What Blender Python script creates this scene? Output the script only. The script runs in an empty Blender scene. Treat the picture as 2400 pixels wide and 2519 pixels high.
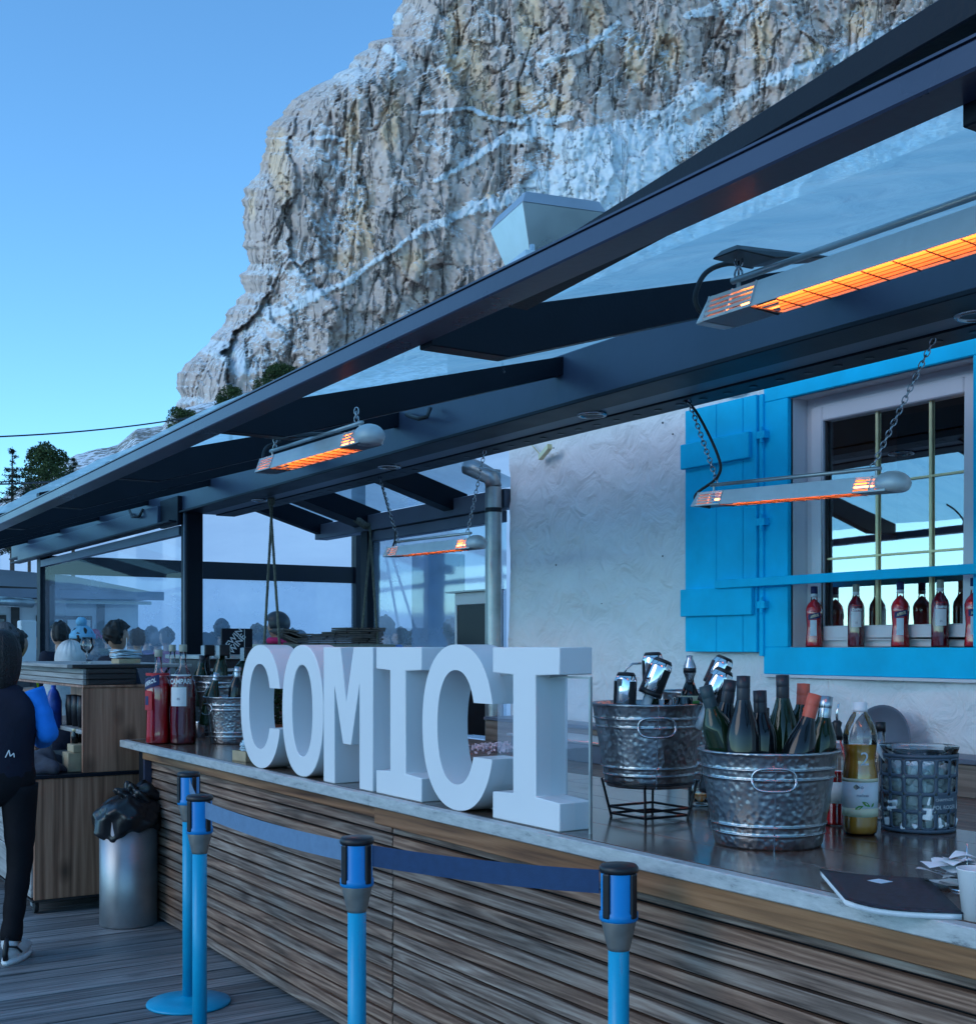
import bpy, bmesh, math, random
import numpy as np
from mathutils import Vector, Matrix, Euler
random.seed(7); np.random.seed(7)
SC = bpy.context.scene
COL = SC.collection
R = math.radians

# ------------------------------------------------------------------ camera, world, sun, exposure
EYE = 1.55; FOC = 3055.0; CX = 1200.0; HOR = 1590.0; YAW = R(32.5)
SY, CY = math.sin(YAW), math.cos(YAW)
cam_d = bpy.data.cameras.new('camera'); cam = bpy.data.objects.new('camera', cam_d); COL.objects.link(cam)
cam.location = (0, 0, EYE); cam.rotation_euler = (R(90), 0, -YAW)
cam_d.sensor_fit = 'HORIZONTAL'; cam_d.sensor_width = 36.0; cam_d.lens = 36.0*FOC/2400.0
cam_d.shift_y = (HOR-1259.5)/2400.0
cam_d.clip_start = 0.05; cam_d.clip_end = 20000
SC.camera = cam

SUN_EL, SUN_ROT = R(26), R(-86)          # weak, veiled winter sun from the left; the terrace is in open shade
world = bpy.data.worlds.new('World'); SC.world = world; world.use_nodes = True
wn, wl = world.node_tree.nodes, world.node_tree.links
wn.clear()
sky = wn.new('ShaderNodeTexSky'); sky.sky_type = 'NISHITA'; sky.sun_disc = False
sky.sun_elevation = SUN_EL; sky.sun_rotation = SUN_ROT; sky.altitude = 2000; sky.air_density = 1.0; sky.dust_density = 0.6; sky.ozone_density = 2.2
tint = wn.new('ShaderNodeMixRGB'); tint.blend_type = 'MULTIPLY'; tint.inputs[0].default_value = 1; tint.inputs[2].default_value = (0.53, 0.87, 0.99, 1)
bg = wn.new('ShaderNodeBackground'); bg.inputs[1].default_value = 0.15
wo = wn.new('ShaderNodeOutputWorld')
wl.new(sky.outputs[0], tint.inputs[1]); wl.new(tint.outputs[0], bg.inputs[0]); wl.new(bg.outputs[0], wo.inputs[0])

sun_d = bpy.data.lights.new('sun', 'SUN'); sun = bpy.data.objects.new('sun', sun_d); COL.objects.link(sun)
sun_d.energy = 0.32; sun_d.angle = R(35); sun_d.color = (1.0, 0.84, 0.66)
_sd = Vector((math.sin(SUN_ROT)*math.cos(SUN_EL), math.cos(SUN_ROT)*math.cos(SUN_EL), math.sin(SUN_EL)))
sun.rotation_euler = _sd.to_track_quat('Z', 'Y').to_euler()

SC.view_settings.view_transform = 'Standard'; SC.view_settings.look = 'None'
SC.view_settings.exposure = 1.08; SC.view_settings.gamma = 1.0; SC.view_settings.use_curve_mapping = False
SC.cycles.max_bounces = 8; SC.cycles.transparent_max_bounces = 16; SC.cycles.caustics_reflective = False
SC.cycles.caustics_refractive = False; SC.cycles.sample_clamp_indirect = 4.0
SC.cycles.use_denoising = True

# ------------------------------------------------------------------ surveying: photo coordinates -> metres on a known plane
FWD = Vector((SY, CY, 0)); RGT = Vector((CY, -SY, 0)); UP = Vector((0, 0, 1)); E = Vector((0, 0, EYE))
def ray(px, py): return FWD + RGT*((px-CX)/FOC) + UP*((HOR-py)/FOC)
def PX(px, py, X): r = ray(px, py); return E + r*(X/r.x)
def PY(px, py, Y): r = ray(px, py); return E + r*(Y/r.y)
def PZ(px, py, z): r = ray(px, py); return E + r*((z-EYE)/r.z)
def PD(px, py, d): return E + ray(px, py)*d
def YX(px, X): return PX(px, HOR, X).y

# ------------------------------------------------------------------ helpers
def setp(o, label=None, cat=None, group=None, kind=None):
    if label: o['label'] = label
    if cat: o['category'] = cat
    if group: o['group'] = group
    if kind: o['kind'] = kind
    return o
def empty(name, loc=(0, 0, 0), rz=0.0, label=None, cat=None, group=None):
    o = bpy.data.objects.new(name, None); COL.objects.link(o); o.location = loc; o.rotation_euler = (0, 0, rz)
    o.empty_display_size = 0.1
    return setp(o, label, cat, group)
def copy_tree(o, parent=None):
    c = o.copy(); COL.objects.link(c); c.parent = parent
    for ch in list(o.children): copy_tree(ch, c)
    return c
class MB:
    def __init__(s): s.v = []; s.f = []
    def add(s, vs, fs):
        n = len(s.v); s.v += [tuple(p) for p in vs]; s.f += [tuple(i+n for i in f) for f in fs]; return s
    def box(s, x0, x1, y0, y1, z0, z1):
        return s.add([(x0,y0,z0),(x1,y0,z0),(x1,y1,z0),(x0,y1,z0),(x0,y0,z1),(x1,y0,z1),(x1,y1,z1),(x0,y1,z1)],
                     [(0,3,2,1),(4,5,6,7),(0,1,5,4),(1,2,6,5),(2,3,7,6),(3,0,4,7)])
    def mbox(s, M, sx, sy, sz):
        n = len(s.v); s.box(-sx/2, sx/2, -sy/2, sy/2, -sz/2, sz/2)
        for i in range(n, len(s.v)): s.v[i] = tuple(M @ Vector(s.v[i]))
        return s
    def hexa(s, pts): return s.add(pts, [(0,3,2,1),(4,5,6,7),(0,1,5,4),(1,2,6,5),(2,3,7,6),(3,0,4,7)])
    def bar(s, a, b, w, h, up=(0, 0, 1)):
        a = Vector(a); b = Vector(b); d = (b-a).normalized(); u = Vector(up); sd = d.cross(u).normalized(); u = sd.cross(d)
        c = []
        for p in (a, b):
            c.append([p-sd*w/2-u*h/2, p+sd*w/2-u*h/2, p+sd*w/2+u*h/2, p-sd*w/2+u*h/2])
        return s.add(c[0]+c[1], [(0,1,2,3),(7,6,5,4),(0,4,5,1),(1,5,6,2),(2,6,7,3),(3,7,4,0)])
    def tube(s, pts, r, n=8, closed=False, caps=True):
        pts = [Vector(p) for p in pts]; m = len(pts); base = len(s.v)
        rr = r if isinstance(r, (list, tuple)) else [r]*m
        pu = None
        for i, p in enumerate(pts):
            if closed: d = pts[(i+1) % m]-pts[i-1]
            else: d = pts[min(i+1, m-1)]-pts[max(i-1, 0)]
            d.normalize()
            if pu is None:
                pu = Vector((0,0,1)) if abs(d.z) < .9 else Vector((1,0,0))
            u = (pu - d*pu.dot(d)).normalized(); pu = u; w = d.cross(u)
            for k in range(n):
                a = 2*math.pi*k/n; q = p + (u*math.cos(a)+w*math.sin(a))*rr[i]; s.v.append(tuple(q))
        for i in range(m if closed else m-1):
            for k in range(n):
                a = base+i*n+k; b = base+i*n+(k+1) % n; c = base+((i+1) % m)*n+(k+1) % n; e = base+((i+1) % m)*n+k
                s.f.append((a, b, c, e))
        if caps and not closed:
            s.f.append(tuple(base+k for k in reversed(range(n)))); s.f.append(tuple(base+(m-1)*n+k for k in range(n)))
        return s
    def lathe(s, prof, n=24, c=(0,0,0), sx=1.0, sy=1.0):
        base = len(s.v); c = Vector(c)
        for (r, z) in prof:
            for k in range(n):
                a = 2*math.pi*k/n; s.v.append((c.x+r*sx*math.cos(a), c.y+r*sy*math.sin(a), c.z+z))
        m = len(prof)
        for i in range(m-1):
            for k in range(n):
                s.f.append((base+i*n+k, base+i*n+(k+1) % n, base+(i+1)*n+(k+1) % n, base+(i+1)*n+k))
        if prof[0][0] > 1e-5: s.f.append(tuple(base+k for k in reversed(range(n))))
        if prof[-1][0] > 1e-5: s.f.append(tuple(base+(m-1)*n+k for k in range(n)))
        return s
    def ell(s, c, rx, ry, rz, nu=16, nv=10, fn=None):
        base = len(s.v); c = Vector(c)
        for i in range(nv+1):
            t = math.pi*i/nv
            for k in range(nu):
                a = 2*math.pi*k/nu
                p = Vector((math.sin(t)*math.cos(a), math.sin(t)*math.sin(a), math.cos(t)))
                q = Vector((p.x*rx, p.y*ry, p.z*rz))
                if fn: q = fn(p, q)
                s.v.append(tuple(c+q))
        for i in range(nv):
            for k in range(nu):
                s.f.append((base+i*nu+k, base+(i+1)*nu+k, base+(i+1)*nu+(k+1) % nu, base+i*nu+(k+1) % nu))
        return s
    def poly(s, pts2, t0, t1, fn):
        """extrude a 2-D outline; fn(u, v, t) -> 3-D point"""
        n = len(pts2); base = len(s.v)
        for t in (t0, t1):
            for (u, v) in pts2: s.v.append(tuple(fn(u, v, t)))
        s.f.append(tuple(base+i for i in range(n))); s.f.append(tuple(base+n+i for i in reversed(range(n))))
        for i in range(n): s.f.append((base+(i+1) % n, base+i, base+n+i, base+n+(i+1) % n))
        return s
    def mesh(s, name, smooth=False, angle=None):
        me = bpy.data.meshes.new(name); me.from_pydata(s.v, [], s.f)
        bm = bmesh.new(); bm.from_mesh(me)
        bmesh.ops.remove_doubles(bm, verts=bm.verts, dist=1e-6)
        bmesh.ops.recalc_face_normals(bm, faces=bm.faces); bm.to_mesh(me); bm.free()
        if smooth or angle:
            me.polygons.foreach_set('use_smooth', [True]*len(me.polygons))
            if angle:
                try: me.set_sharp_from_angle(angle=R(angle))
                except Exception: pass
        return me
    def build(s, name, mat, parent=None, smooth=False, angle=None, bevel=0, seg=1, **kw):
        me = s.mesh(name, smooth, angle); me.materials.append(mat)
        o = bpy.data.objects.new(name, me); COL.objects.link(o)
        if parent is not None: o.parent = parent
        if bevel:
            b = o.modifiers.new('bevel', 'BEVEL'); b.width = bevel; b.segments = seg; b.limit_method = 'ANGLE'; b.angle_limit = R(40)
            if not smooth and not angle: pass
        return setp(o, **kw)
def mobj(name, me, parent=None, mat=None, **kw):
    o = bpy.data.objects.new(name, me); COL.objects.link(o)
    if parent is not None: o.parent = parent
    if mat is not None:
        if not me.materials: me.materials.append(mat)
        else:
            o.material_slots[0].link = 'OBJECT'; o.material_slots[0].material = mat
    return setp(o, **kw)
def text_mesh(txt, size, ext=0.0, bold=0.0, align='CENTER', space=1.0):
    c = bpy.data.curves.new('t', 'FONT'); c.body = txt; c.size = size; c.extrude = ext; c.offset = bold
    c.align_x = align; c.align_y = 'CENTER'; c.resolution_u = 3; c.space_character = space
    o = bpy.data.objects.new('t', c); COL.objects.link(o)
    dg = bpy.context.evaluated_depsgraph_get(); me = bpy.data.meshes.new_from_object(o.evaluated_get(dg))
    bpy.data.objects.remove(o); bpy.data.curves.remove(c)
    return me
def text_on_cyl(name, txt, size, r, ang, z, mat, parent, bold=0.0, slant=0.0, sxk=1.0):
    me = text_mesh(txt, size, 0, bold)
    for v in me.vertices:
        a = ang + v.co.x*sxk/r; zz = z+v.co.y+slant*v.co.x
        v.co = (r*math.cos(a), r*math.sin(a), zz)
    return mobj(name, me, parent, mat)

# ------------------------------------------------------------------ materials
def M(name): m = bpy.data.materials.new(name); m.use_nodes = True; return m, m.node_tree.nodes, m.node_tree.links, m.node_tree.nodes['Principled BSDF']
def N(nodes, t, **kw):
    n = nodes.new(t)
    for k, v in kw.items(): setattr(n, k, v)
    return n
def ramp(nodes, stops):
    r = nodes.new('ShaderNodeValToRGB'); e = r.color_ramp.elements
    while len(e) < len(stops): e.new(0.5)
    for i, (p, c) in enumerate(stops): e[i].position = p; e[i].color = (c+(1,)) if len(c) == 3 else c
    return r
def mat(name, col, rough=0.6, metal=0.0, var=0.12, scale=12.0, bump=0.0, bscale=60.0, spec=0.5, trans=0.0, rvar=0.1, coat=0.0, ior=1.45, dirt=0.0):
    """base colour broken by noise, uneven roughness, fine relief"""
    m, n, l, b = M(name)
    tc = N(n, 'ShaderNodeTexCoord')
    no = N(n, 'ShaderNodeTexNoise'); no.inputs['Scale'].default_value = scale; no.inputs['Detail'].default_value = 6
    l.new(tc.outputs['Object'], no.inputs['Vector'])
    d = tuple(max(0, c*(1-var)) for c in col[:3]); u = tuple(min(1, c*(1+var)) for c in col[:3])
    r = ramp(n, [(0.3, d), (0.7, u)]); l.new(no.outputs['Fac'], r.inputs[0]); src = r.outputs[0]
    if dirt > 0:
        n2 = N(n, 'ShaderNodeTexNoise'); n2.inputs['Scale'].default_value = scale*0.35; n2.inputs['Detail'].default_value = 8; n2.inputs['Roughness'].default_value = .7
        l.new(tc.outputs['Object'], n2.inputs['Vector'])
        r2 = ramp(n, [(0.52, (0,0,0)), (0.75, (dirt,)*3)]); l.new(n2.outputs['Fac'], r2.inputs[0])
        mx = N(n, 'ShaderNodeMixRGB'); mx.inputs[2].default_value = (col[0]*.35, col[1]*.33, col[2]*.3, 1)
        l.new(r2.outputs[0], mx.inputs[0]); l.new(src, mx.inputs[1]); src = mx.outputs[0]
    l.new(src, b.inputs['Base Color'])
    mr = N(n, 'ShaderNodeMapRange'); mr.inputs[3].default_value = max(0.02, rough-rvar); mr.inputs[4].default_value = min(1, rough+rvar)
    l.new(no.outputs['Fac'], mr.inputs[0]); l.new(mr.outputs[0], b.inputs['Roughness'])
    b.inputs['Metallic'].default_value = metal; b.inputs['Specular IOR Level'].default_value = spec
    b.inputs['Transmission Weight'].default_value = trans; b.inputs['IOR'].default_value = ior
    b.inputs['Coat Weight'].default_value = coat
    if bump > 0:
        n3 = N(n, 'ShaderNodeTexNoise'); n3.inputs['Scale'].default_value = bscale; n3.inputs['Detail'].default_value = 5
        l.new(tc.outputs['Object'], n3.inputs['Vector'])
        bp = N(n, 'ShaderNodeBump'); bp.inputs['Strength'].default_value = bump; bp.inputs['Distance'].default_value = 0.01
        l.new(n3.outputs['Fac'], bp.inputs['Height']); l.new(bp.outputs[0], b.inputs['Normal'])
    return m
def wood(name, cols, axis=1, gscale=1.0, rough=0.65, bump=0.35, knots=True, rnd=0.25, wear=None, spec=0.4, coat=0.0):
    """long grain along local axis, per-piece tone from the object's random number"""
    m, n, l, b = M(name)
    tc = N(n, 'ShaderNodeTexCoord'); oi = N(n, 'ShaderNodeObjectInfo')
    sc = [14.0*gscale]*3; sc[axis] = 0.55*gscale
    off = N(n, 'ShaderNodeVectorMath', operation='ADD'); mul = N(n, 'ShaderNodeVectorMath', operation='SCALE')
    cmb = N(n, 'ShaderNodeCombineXYZ')
    for i in range(3): l.new(oi.outputs['Random'], cmb.inputs[i])
    l.new(cmb.outputs[0], mul.inputs[0]); mul.inputs['Scale'].default_value = 37.0
    l.new(tc.outputs['Object'], off.inputs[0]); l.new(mul.outputs[0], off.inputs[1])
    mp = N(n, 'ShaderNodeMapping'); mp.inputs['Scale'].default_value = sc; l.new(off.outputs[0], mp.inputs['Vector'])
    big = N(n, 'ShaderNodeTexNoise'); big.inputs['Scale'].default_value = 0.55; big.inputs['Detail'].default_value = 3; l.new(mp.outputs[0], big.inputs['Vector'])
    # growth rings: frac of a warped field
    ma = N(n, 'ShaderNodeMath', operation='MULTIPLY'); ma.inputs[1].default_value = 11.0; l.new(big.outputs['Fac'], ma.inputs[0])
    fr = N(n, 'ShaderNodeMath', operation='PINGPONG'); fr.inputs[1].default_value = 0.5; l.new(ma.outputs[0], fr.inputs[0])
    fine = N(n, 'ShaderNodeTexNoise'); fine.inputs['Scale'].default_value = 5.0; fine.inputs['Detail'].default_value = 7; fine.inputs['Roughness'].default_value = .65; l.new(mp.outputs[0], fine.inputs['Vector'])
    mix = N(n, 'ShaderNodeMath', operation='MULTIPLY_ADD'); mix.inputs[1].default_value = 0.55; l.new(fr.outputs[0], mix.inputs[0])
    f2 = N(n, 'ShaderNodeMath', operation='MULTIPLY'); f2.inputs[1].default_value = 0.75; l.new(fine.outputs['Fac'], f2.inputs[0]); l.new(f2.outputs[0], mix.inputs[2])
    rp = ramp(n, [(0.25, cols[0]), (0.5, cols[1]), (0.78, cols[2])]); l.new(mix.outputs[0], rp.inputs[0])
    src = rp.outputs[0]
    if wear:
        wn_ = N(n, 'ShaderNodeTexNoise'); wn_.inputs['Scale'].default_value = 0.35; wn_.inputs['Detail'].default_value = 5; l.new(mp.outputs[0], wn_.inputs['Vector'])
        ad = N(n, 'ShaderNodeMath', operation='ADD'); l.new(wn_.outputs['Fac'], ad.inputs[0]); l.new(oi.outputs['Random'], ad.inputs[1])
        wr = ramp(n, [(0.75, (0,0,0)), (1.15 if False else 0.98, (1,1,1))]); l.new(ad.outputs[0], wr.inputs[0])
        mw = N(n, 'ShaderNodeMixRGB'); l.new(wr.outputs[0], mw.inputs[0]); l.new(src, mw.inputs[1])
        mm = N(n, 'ShaderNodeMixRGB', blend_type='MULTIPLY'); mm.inputs[0].default_value = 1; mm.inputs[2].default_value = tuple(wear)+(1,); l.new(src, mm.inputs[1])
        l.new(mm.outputs[0], mw.inputs[2]); src = mw.outputs[0]
    if knots:
        vo = N(n, 'ShaderNodeTexVoronoi'); vo.inputs['Scale'].default_value = 0.55
        m2 = N(n, 'ShaderNodeMapping'); s2 = [5.5]*3; s2[axis] = 3.2; m2.inputs['Scale'].default_value = s2; l.new(off.outputs[0], m2.inputs['Vector']); l.new(m2.outputs[0], vo.inputs['Vector'])
        kr = ramp(n, [(0.03, (1,1,1)), (0.16, (0,0,0))]); l.new(vo.outputs['Distance'], kr.inputs[0])
        kf = N(n, 'ShaderNodeMath', operation='MULTIPLY'); kf.inputs[1].default_value = 0.75; l.new(kr.outputs[0], kf.inputs[0])
        mk = N(n, 'ShaderNodeMixRGB'); mk.inputs[2].default_value = tuple(c*.3 for c in cols[0])+(1,); l.new(kf.outputs[0], mk.inputs[0]); l.new(src, mk.inputs[1]); src = mk.outputs[0]
    hs = N(n, 'ShaderNodeHueSaturation'); mr = N(n, 'ShaderNodeMapRange'); mr.inputs[3].default_value = 1-rnd; mr.inputs[4].default_value = 1+rnd
    l.new(oi.outputs['Random'], mr.inputs[0]); l.new(mr.outputs[0], hs.inputs['Value']); l.new(src, hs.inputs['Color'])
    l.new(hs.outputs[0], b.inputs['Base Color']); b.inputs['Roughness'].default_value = rough; b.inputs['Specular IOR Level'].default_value = spec
    b.inputs['Coat Weight'].default_value = coat; b.inputs['Coat Roughness'].default_value = .12
    bp = N(n, 'ShaderNodeBump'); bp.inputs['Strength'].default_value = bump; bp.inputs['Distance'].default_value = 0.004
    l.new(mix.outputs[0], bp.inputs['Height']); l.new(bp.outputs[0], b.inputs['Normal'])
    return m
MT = {}
MT['steel_dark'] = mat('dark painted steel', (0.006, 0.009, 0.016), 0.45, 0.0, 0.2, 3, 0.08, 90, 0.25, dirt=.3)
MT['fascia'] = mat('bluish grey powder coated steel', (0.035, 0.045, 0.085), 0.3, 0.0, 0.12, 2.0, 0.04, 40, 0.6, dirt=.4)
MT['beam'] = mat('grey painted steel beam', (0.038, 0.052, 0.09), 0.36, 0.0, 0.3, 1.2, 0.06, 30, 0.6, dirt=.6)
MT['beam2'] = mat('mid grey steel', (0.11, 0.13, 0.17), 0.4, 0.1, 0.2, 2.0, 0.05, 30, 0.6, dirt=.5)
MT['galv'] = mat('galvanised steel', (0.42, 0.44, 0.44), 0.36, 0.7, 0.18, 9, 0.05, 60, 0.5, dirt=.4)
MT['sheet'] = mat('bare sheet metal', (0.55, 0.57, 0.58), 0.30, 0.75, 0.12, 3, 0.10, 6, 0.5, dirt=.3)
MT['white_paint'] = mat('white satin paint', (0.70, 0.71, 0.73), 0.42, 0, 0.015, 2.5, 0.015, 25, 0.35)
MT['heater'] = mat('light grey enamel', (0.55, 0.58, 0.60), 0.35, 0.2, 0.08, 10, 0.02, 40, 0.5, dirt=.35)
MT['blue_paint'] = mat('bright blue wood paint', (0.0, 0.54, 0.86), 0.6, 0, 0.12, 4, 0.12, 35, 0.22, dirt=.18)
MT['upvc'] = mat('white window profile', (0.68, 0.68, 0.70), 0.35, 0, 0.03, 8, 0.01, 40, 0.4)
MT['gold'] = mat('brass glazing bar', (0.75, 0.66, 0.36), 0.35, 0.3, 0.08, 20)
MT['black'] = mat('black plastic', (0.010, 0.010, 0.013), 0.4, 0, 0.2, 20, 0.03, 80, 0.5)
MT['black_metal'] = mat('black iron', (0.014, 0.014, 0.018), 0.38, 0.3, 0.2, 20, 0.03, 80, 0.5)
MT['rubber'] = mat('black rubber', (0.018, 0.018, 0.02), 0.55, 0, 0.2, 30)
MT['rope'] = mat('jute rope', (0.17, 0.16, 0.12), 0.9, 0, 0.35, 60, 0.6, 220)
MT['paper'] = mat('white paper', (0.75, 0.77, 0.80), 0.8, 0, 0.05, 30, 0.1, 60)
MT['napkin'] = mat('pale blue paper napkins', (0.52, 0.66, 0.74), 0.9, 0, 0.08, 30, 0.1, 60)
MT['chrome'] = mat('polished steel', (0.75, 0.76, 0.78), 0.10, 1.0, 0.04, 8)
MT['skin'] = mat('skin', (0.45, 0.26, 0.18), 0.55, 0, 0.1, 14, 0.03, 80, 0.4)
MT['belt'] = mat('dark blue retractable webbing', (0.022, 0.055, 0.13), 0.75, 0, 0.10, 40, 0.15, 300, 0.3)
MT['belt_pale'] = mat('sun bleached webbing', (0.13, 0.22, 0.34), 0.75, 0, 0.08, 40, 0.15, 300, 0.3)
MT['post_blue'] = mat('sky blue powder coat', (0.0, 0.33, 0.55), 0.36, 0, 0.06, 10, 0.03, 60, 0.5, dirt=.12)
MT['head_blue'] = mat('blue plastic post head', (0.0, 0.22, 0.56), 0.38, 0, 0.05, 10, 0.02, 60, 0.5)
MT['cone'] = mat('brushed metal cone', (0.30, 0.29, 0.27), 0.4, 0.7, 0.15, 20)
MT['bag'] = mat('black bin liner', (0.008, 0.009, 0.012), 0.32, 0, 0.2, 8, 0.25, 9, 0.6)
MT['cardboard'] = mat('pale wood box', (0.42, 0.32, 0.20), 0.7, 0, 0.12, 16, 0.1, 60)
MT['menu'] = mat('dark leather menu cover', (0.03, 0.018, 0.014), 0.5, 0, 0.4, 20, 0.15, 60)
MT['menu_page'] = mat('menu page edges', (0.22, 0.17, 0.14), 0.8, 0, 0.2, 40)
MT['cloth_dark'] = mat('dark cloth', (0.035, 0.038, 0.055), 0.9, 0, 0.2, 20, 0.3, 30)
# weathered woods
MT['slat'] = wood('weathered larch slats', [(0.085, 0.043, 0.028), (0.28, 0.155, 0.105), (0.54, 0.35, 0.25)], 1, 1.5, .65, .3, True, .42, wear=(0.60, 0.74, 0.86), spec=.35)
MT['front_board'] = wood('orange brown larch board', [(0.10, 0.04, 0.016), (0.26, 0.12, 0.05), (0.42, 0.21, 0.10)], 1, 0.8, .55, .4, True, .05)
MT['deck'] = wood('grey weathered deck board', [(0.07, 0.072, 0.075), (0.19, 0.195, 0.20), (0.32, 0.325, 0.33)], 0, 1.0, .5, .5, True, .32, spec=.4)
MT['larch'] = wood('brown larch veneer', [(0.14, 0.058, 0.034), (0.33, 0.155, 0.092), (0.52, 0.265, 0.165)], 2, 0.5, .5, .2, True, .05)
MT['larch_pale'] = wood('pale grey wood', [(0.17, 0.16, 0.15), (0.30, 0.29, 0.28), (0.40, 0.39, 0.38)], 1, 0.8, .6, .3, True, .1)
MT['larch_dark'] = wood('dark stained wood', [(0.010, 0.009, 0.010), (0.022, 0.018, 0.018), (0.04, 0.032, 0.03)], 0, 1.0, .5, .3, False, .1)
MT['worktop'] = wood('brown worktop planks', [(0.07, 0.05, 0.038), (0.16, 0.12, 0.095), (0.26, 0.20, 0.16)], 1, 0.8, .55, .3, True, .12)
MT['tabletop'] = wood('dark varnished counter boards', [(0.035, 0.018, 0.012), (0.080, 0.044, 0.030), (0.14, 0.08, 0.056)], 1, 0.7, .26, .10, False, .15, spec=.8, coat=.55)

def glassy(name, col, trans_w=0.9, rough=0.03, ior=1.45):
    m, n, l, b = M(name)
    tc = N(n, 'ShaderNodeTexCoord'); no = N(n, 'ShaderNodeTexNoise'); no.inputs['Scale'].default_value = 9
    l.new(tc.outputs['Object'], no.inputs['Vector']); bp = N(n, 'ShaderNodeBump'); bp.inputs['Strength'].default_value = .05
    l.new(no.outputs['Fac'], bp.inputs['Height']); l.new(bp.outputs[0], b.inputs['Normal'])
    b.inputs['Base Color'].default_value = tuple(col)+(1,); b.inputs['Roughness'].default_value = rough
    b.inputs['Transmission Weight'].default_value = trans_w; b.inputs['IOR'].default_value = ior
    return m
def thin_glass(name, tintc, refl=0.12, milk=0.0, milk_col=(.6,.8,1), rough=0.02, streak=0.0, fk=1.0, wob=.06):
    """single-sheet glass / clear PVC: see-through with fresnel reflection, optional milky scatter with cloudy wear"""
    m, n, l, b = M(name); out = n['Material Output']; n.remove(b)
    tr = N(n, 'ShaderNodeBsdfTransparent'); tr.inputs[0].default_value = tuple(tintc)+(1,)
    gl = N(n, 'ShaderNodeBsdfGlossy'); gl.inputs['Roughness'].default_value = rough; gl.inputs[0].default_value = (1,1,1,1)
    fr = N(n, 'ShaderNodeFresnel'); fr.inputs[0].default_value = 1.5
    tc = N(n, 'ShaderNodeTexCoord'); no = N(n, 'ShaderNodeTexNoise'); no.inputs['Scale'].default_value = 2.2; no.inputs['Detail'].default_value = 4
    l.new(tc.outputs['Object'], no.inputs['Vector'])
    bp = N(n, 'ShaderNodeBump'); bp.inputs['Strength'].default_value = wob + streak; bp.inputs['Distance'].default_value = .02; l.new(no.outputs['Fac'], bp.inputs['Height']); l.new(bp.outputs[0], gl.inputs['Normal'])
    ad = N(n, 'ShaderNodeMath', operation='MULTIPLY_ADD'); ad.inputs[1].default_value = fk; ad.inputs[2].default_value = refl; l.new(fr.outputs[0], ad.inputs[0])
    mx = N(n, 'ShaderNodeMixShader'); l.new(ad.outputs[0], mx.inputs[0]); l.new(tr.outputs[0], mx.inputs[1]); l.new(gl.outputs[0], mx.inputs[2])
    last = mx
    if milk > 0:
        df = N(n, 'ShaderNodeBsdfDiffuse'); df.inputs[0].default_value = tuple(milk_col)+(1,)
        tl = N(n, 'ShaderNodeBsdfTranslucent'); tl.inputs[0].default_value = tuple(milk_col)+(1,)
        m0 = N(n, 'ShaderNodeMixShader'); m0.inputs[0].default_value = .5; l.new(df.outputs[0], m0.inputs[1]); l.new(tl.outputs[0], m0.inputs[2])
        mr = N(n, 'ShaderNodeMapRange'); mr.inputs[1].default_value = .3; mr.inputs[2].default_value = .7; mr.inputs[3].default_value = milk*.6; mr.inputs[4].default_value = min(1, milk*1.4)
        l.new(no.outputs['Fac'], mr.inputs[0])
        m1 = N(n, 'ShaderNodeMixShader'); l.new(mr.outputs[0], m1.inputs[0]); l.new(mx.outputs[0], m1.inputs[1]); l.new(m0.outputs[0], m1.inputs[2]); last = m1
    l.new(last.outputs[0], out.inputs[0])
    return m
MT['pvc'] = thin_glass('clear wind screen', (0.80, 0.90, 0.97), 0.0, 0.24, (.62, .80, .96), .05, .0, .3, .03)
MT['clear'] = thin_glass('clear glass', (0.96, 0.985, 0.99), 0.02)
MT['acrylic'] = thin_glass('acrylic sheet', (0.93, 0.97, 0.98), 0.0, 0.02, (.8, .9, 1), .02, 0, .25, .02)
MT['window_glass'] = thin_glass('window pane', (0.75, 0.82, 0.85), 0.42, 0, (1,1,1), .015, 0, 1, .006)
MT['green_glass'] = glassy('dark green bottle glass', (0.010, 0.028, 0.012), .25, .06)
MT['black_glass'] = glassy('near black bottle glass', (0.006, 0.008, 0.010), .1, .05)
MT['red_liquid'] = glassy('red aperitif', (0.88, 0.014, 0.022), .12, .08)
MT['dark_red_liquid'] = glassy('dark red bitter', (0.22, 0.005, 0.014), .12, .08)
MT['amber'] = glassy('amber lemonade', (0.95, 0.36, 0.05), .05, .1)
MT['foil_green'] = mat('dark green capsule', (0.02, 0.045, 0.055), .5, 0, .1, 20)
MT['foil_black'] = mat('black capsule', (0.016, 0.018, 0.026), .42, 0, .2, 20)
MT['foil_red'] = mat('coral red capsule', (0.56, 0.10, 0.06), .45, 0, .1, 20)
MT['foil_gold'] = mat('cream gold foil', (0.55, 0.47, 0.28), .4, .3, .15, 30, .2, 60)
MT['label_blue'] = mat('navy label', (0.012, 0.016, 0.09), .55, 0, .08, 30)
MT['label_white'] = mat('white label', (0.62, 0.66, 0.68), .6, 0, .06, 30)
MT['label_cream'] = mat('cream label', (0.62, 0.60, 0.42), .6, 0, .06, 30)
MT['label_red'] = mat('red label print', (0.45, 0.02, 0.03), .6, 0, .06, 30)
MT['leaf_green'] = mat('green print', (0.08, 0.28, 0.05), .6, 0, .2, 30)
MT['cap_white'] = mat('white plastic cap', (0.72, 0.74, 0.76), .4, 0, .04, 20)
MT['cork'] = mat('pale stopper', (0.30, 0.30, 0.24), .6, 0, .15, 30)

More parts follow.
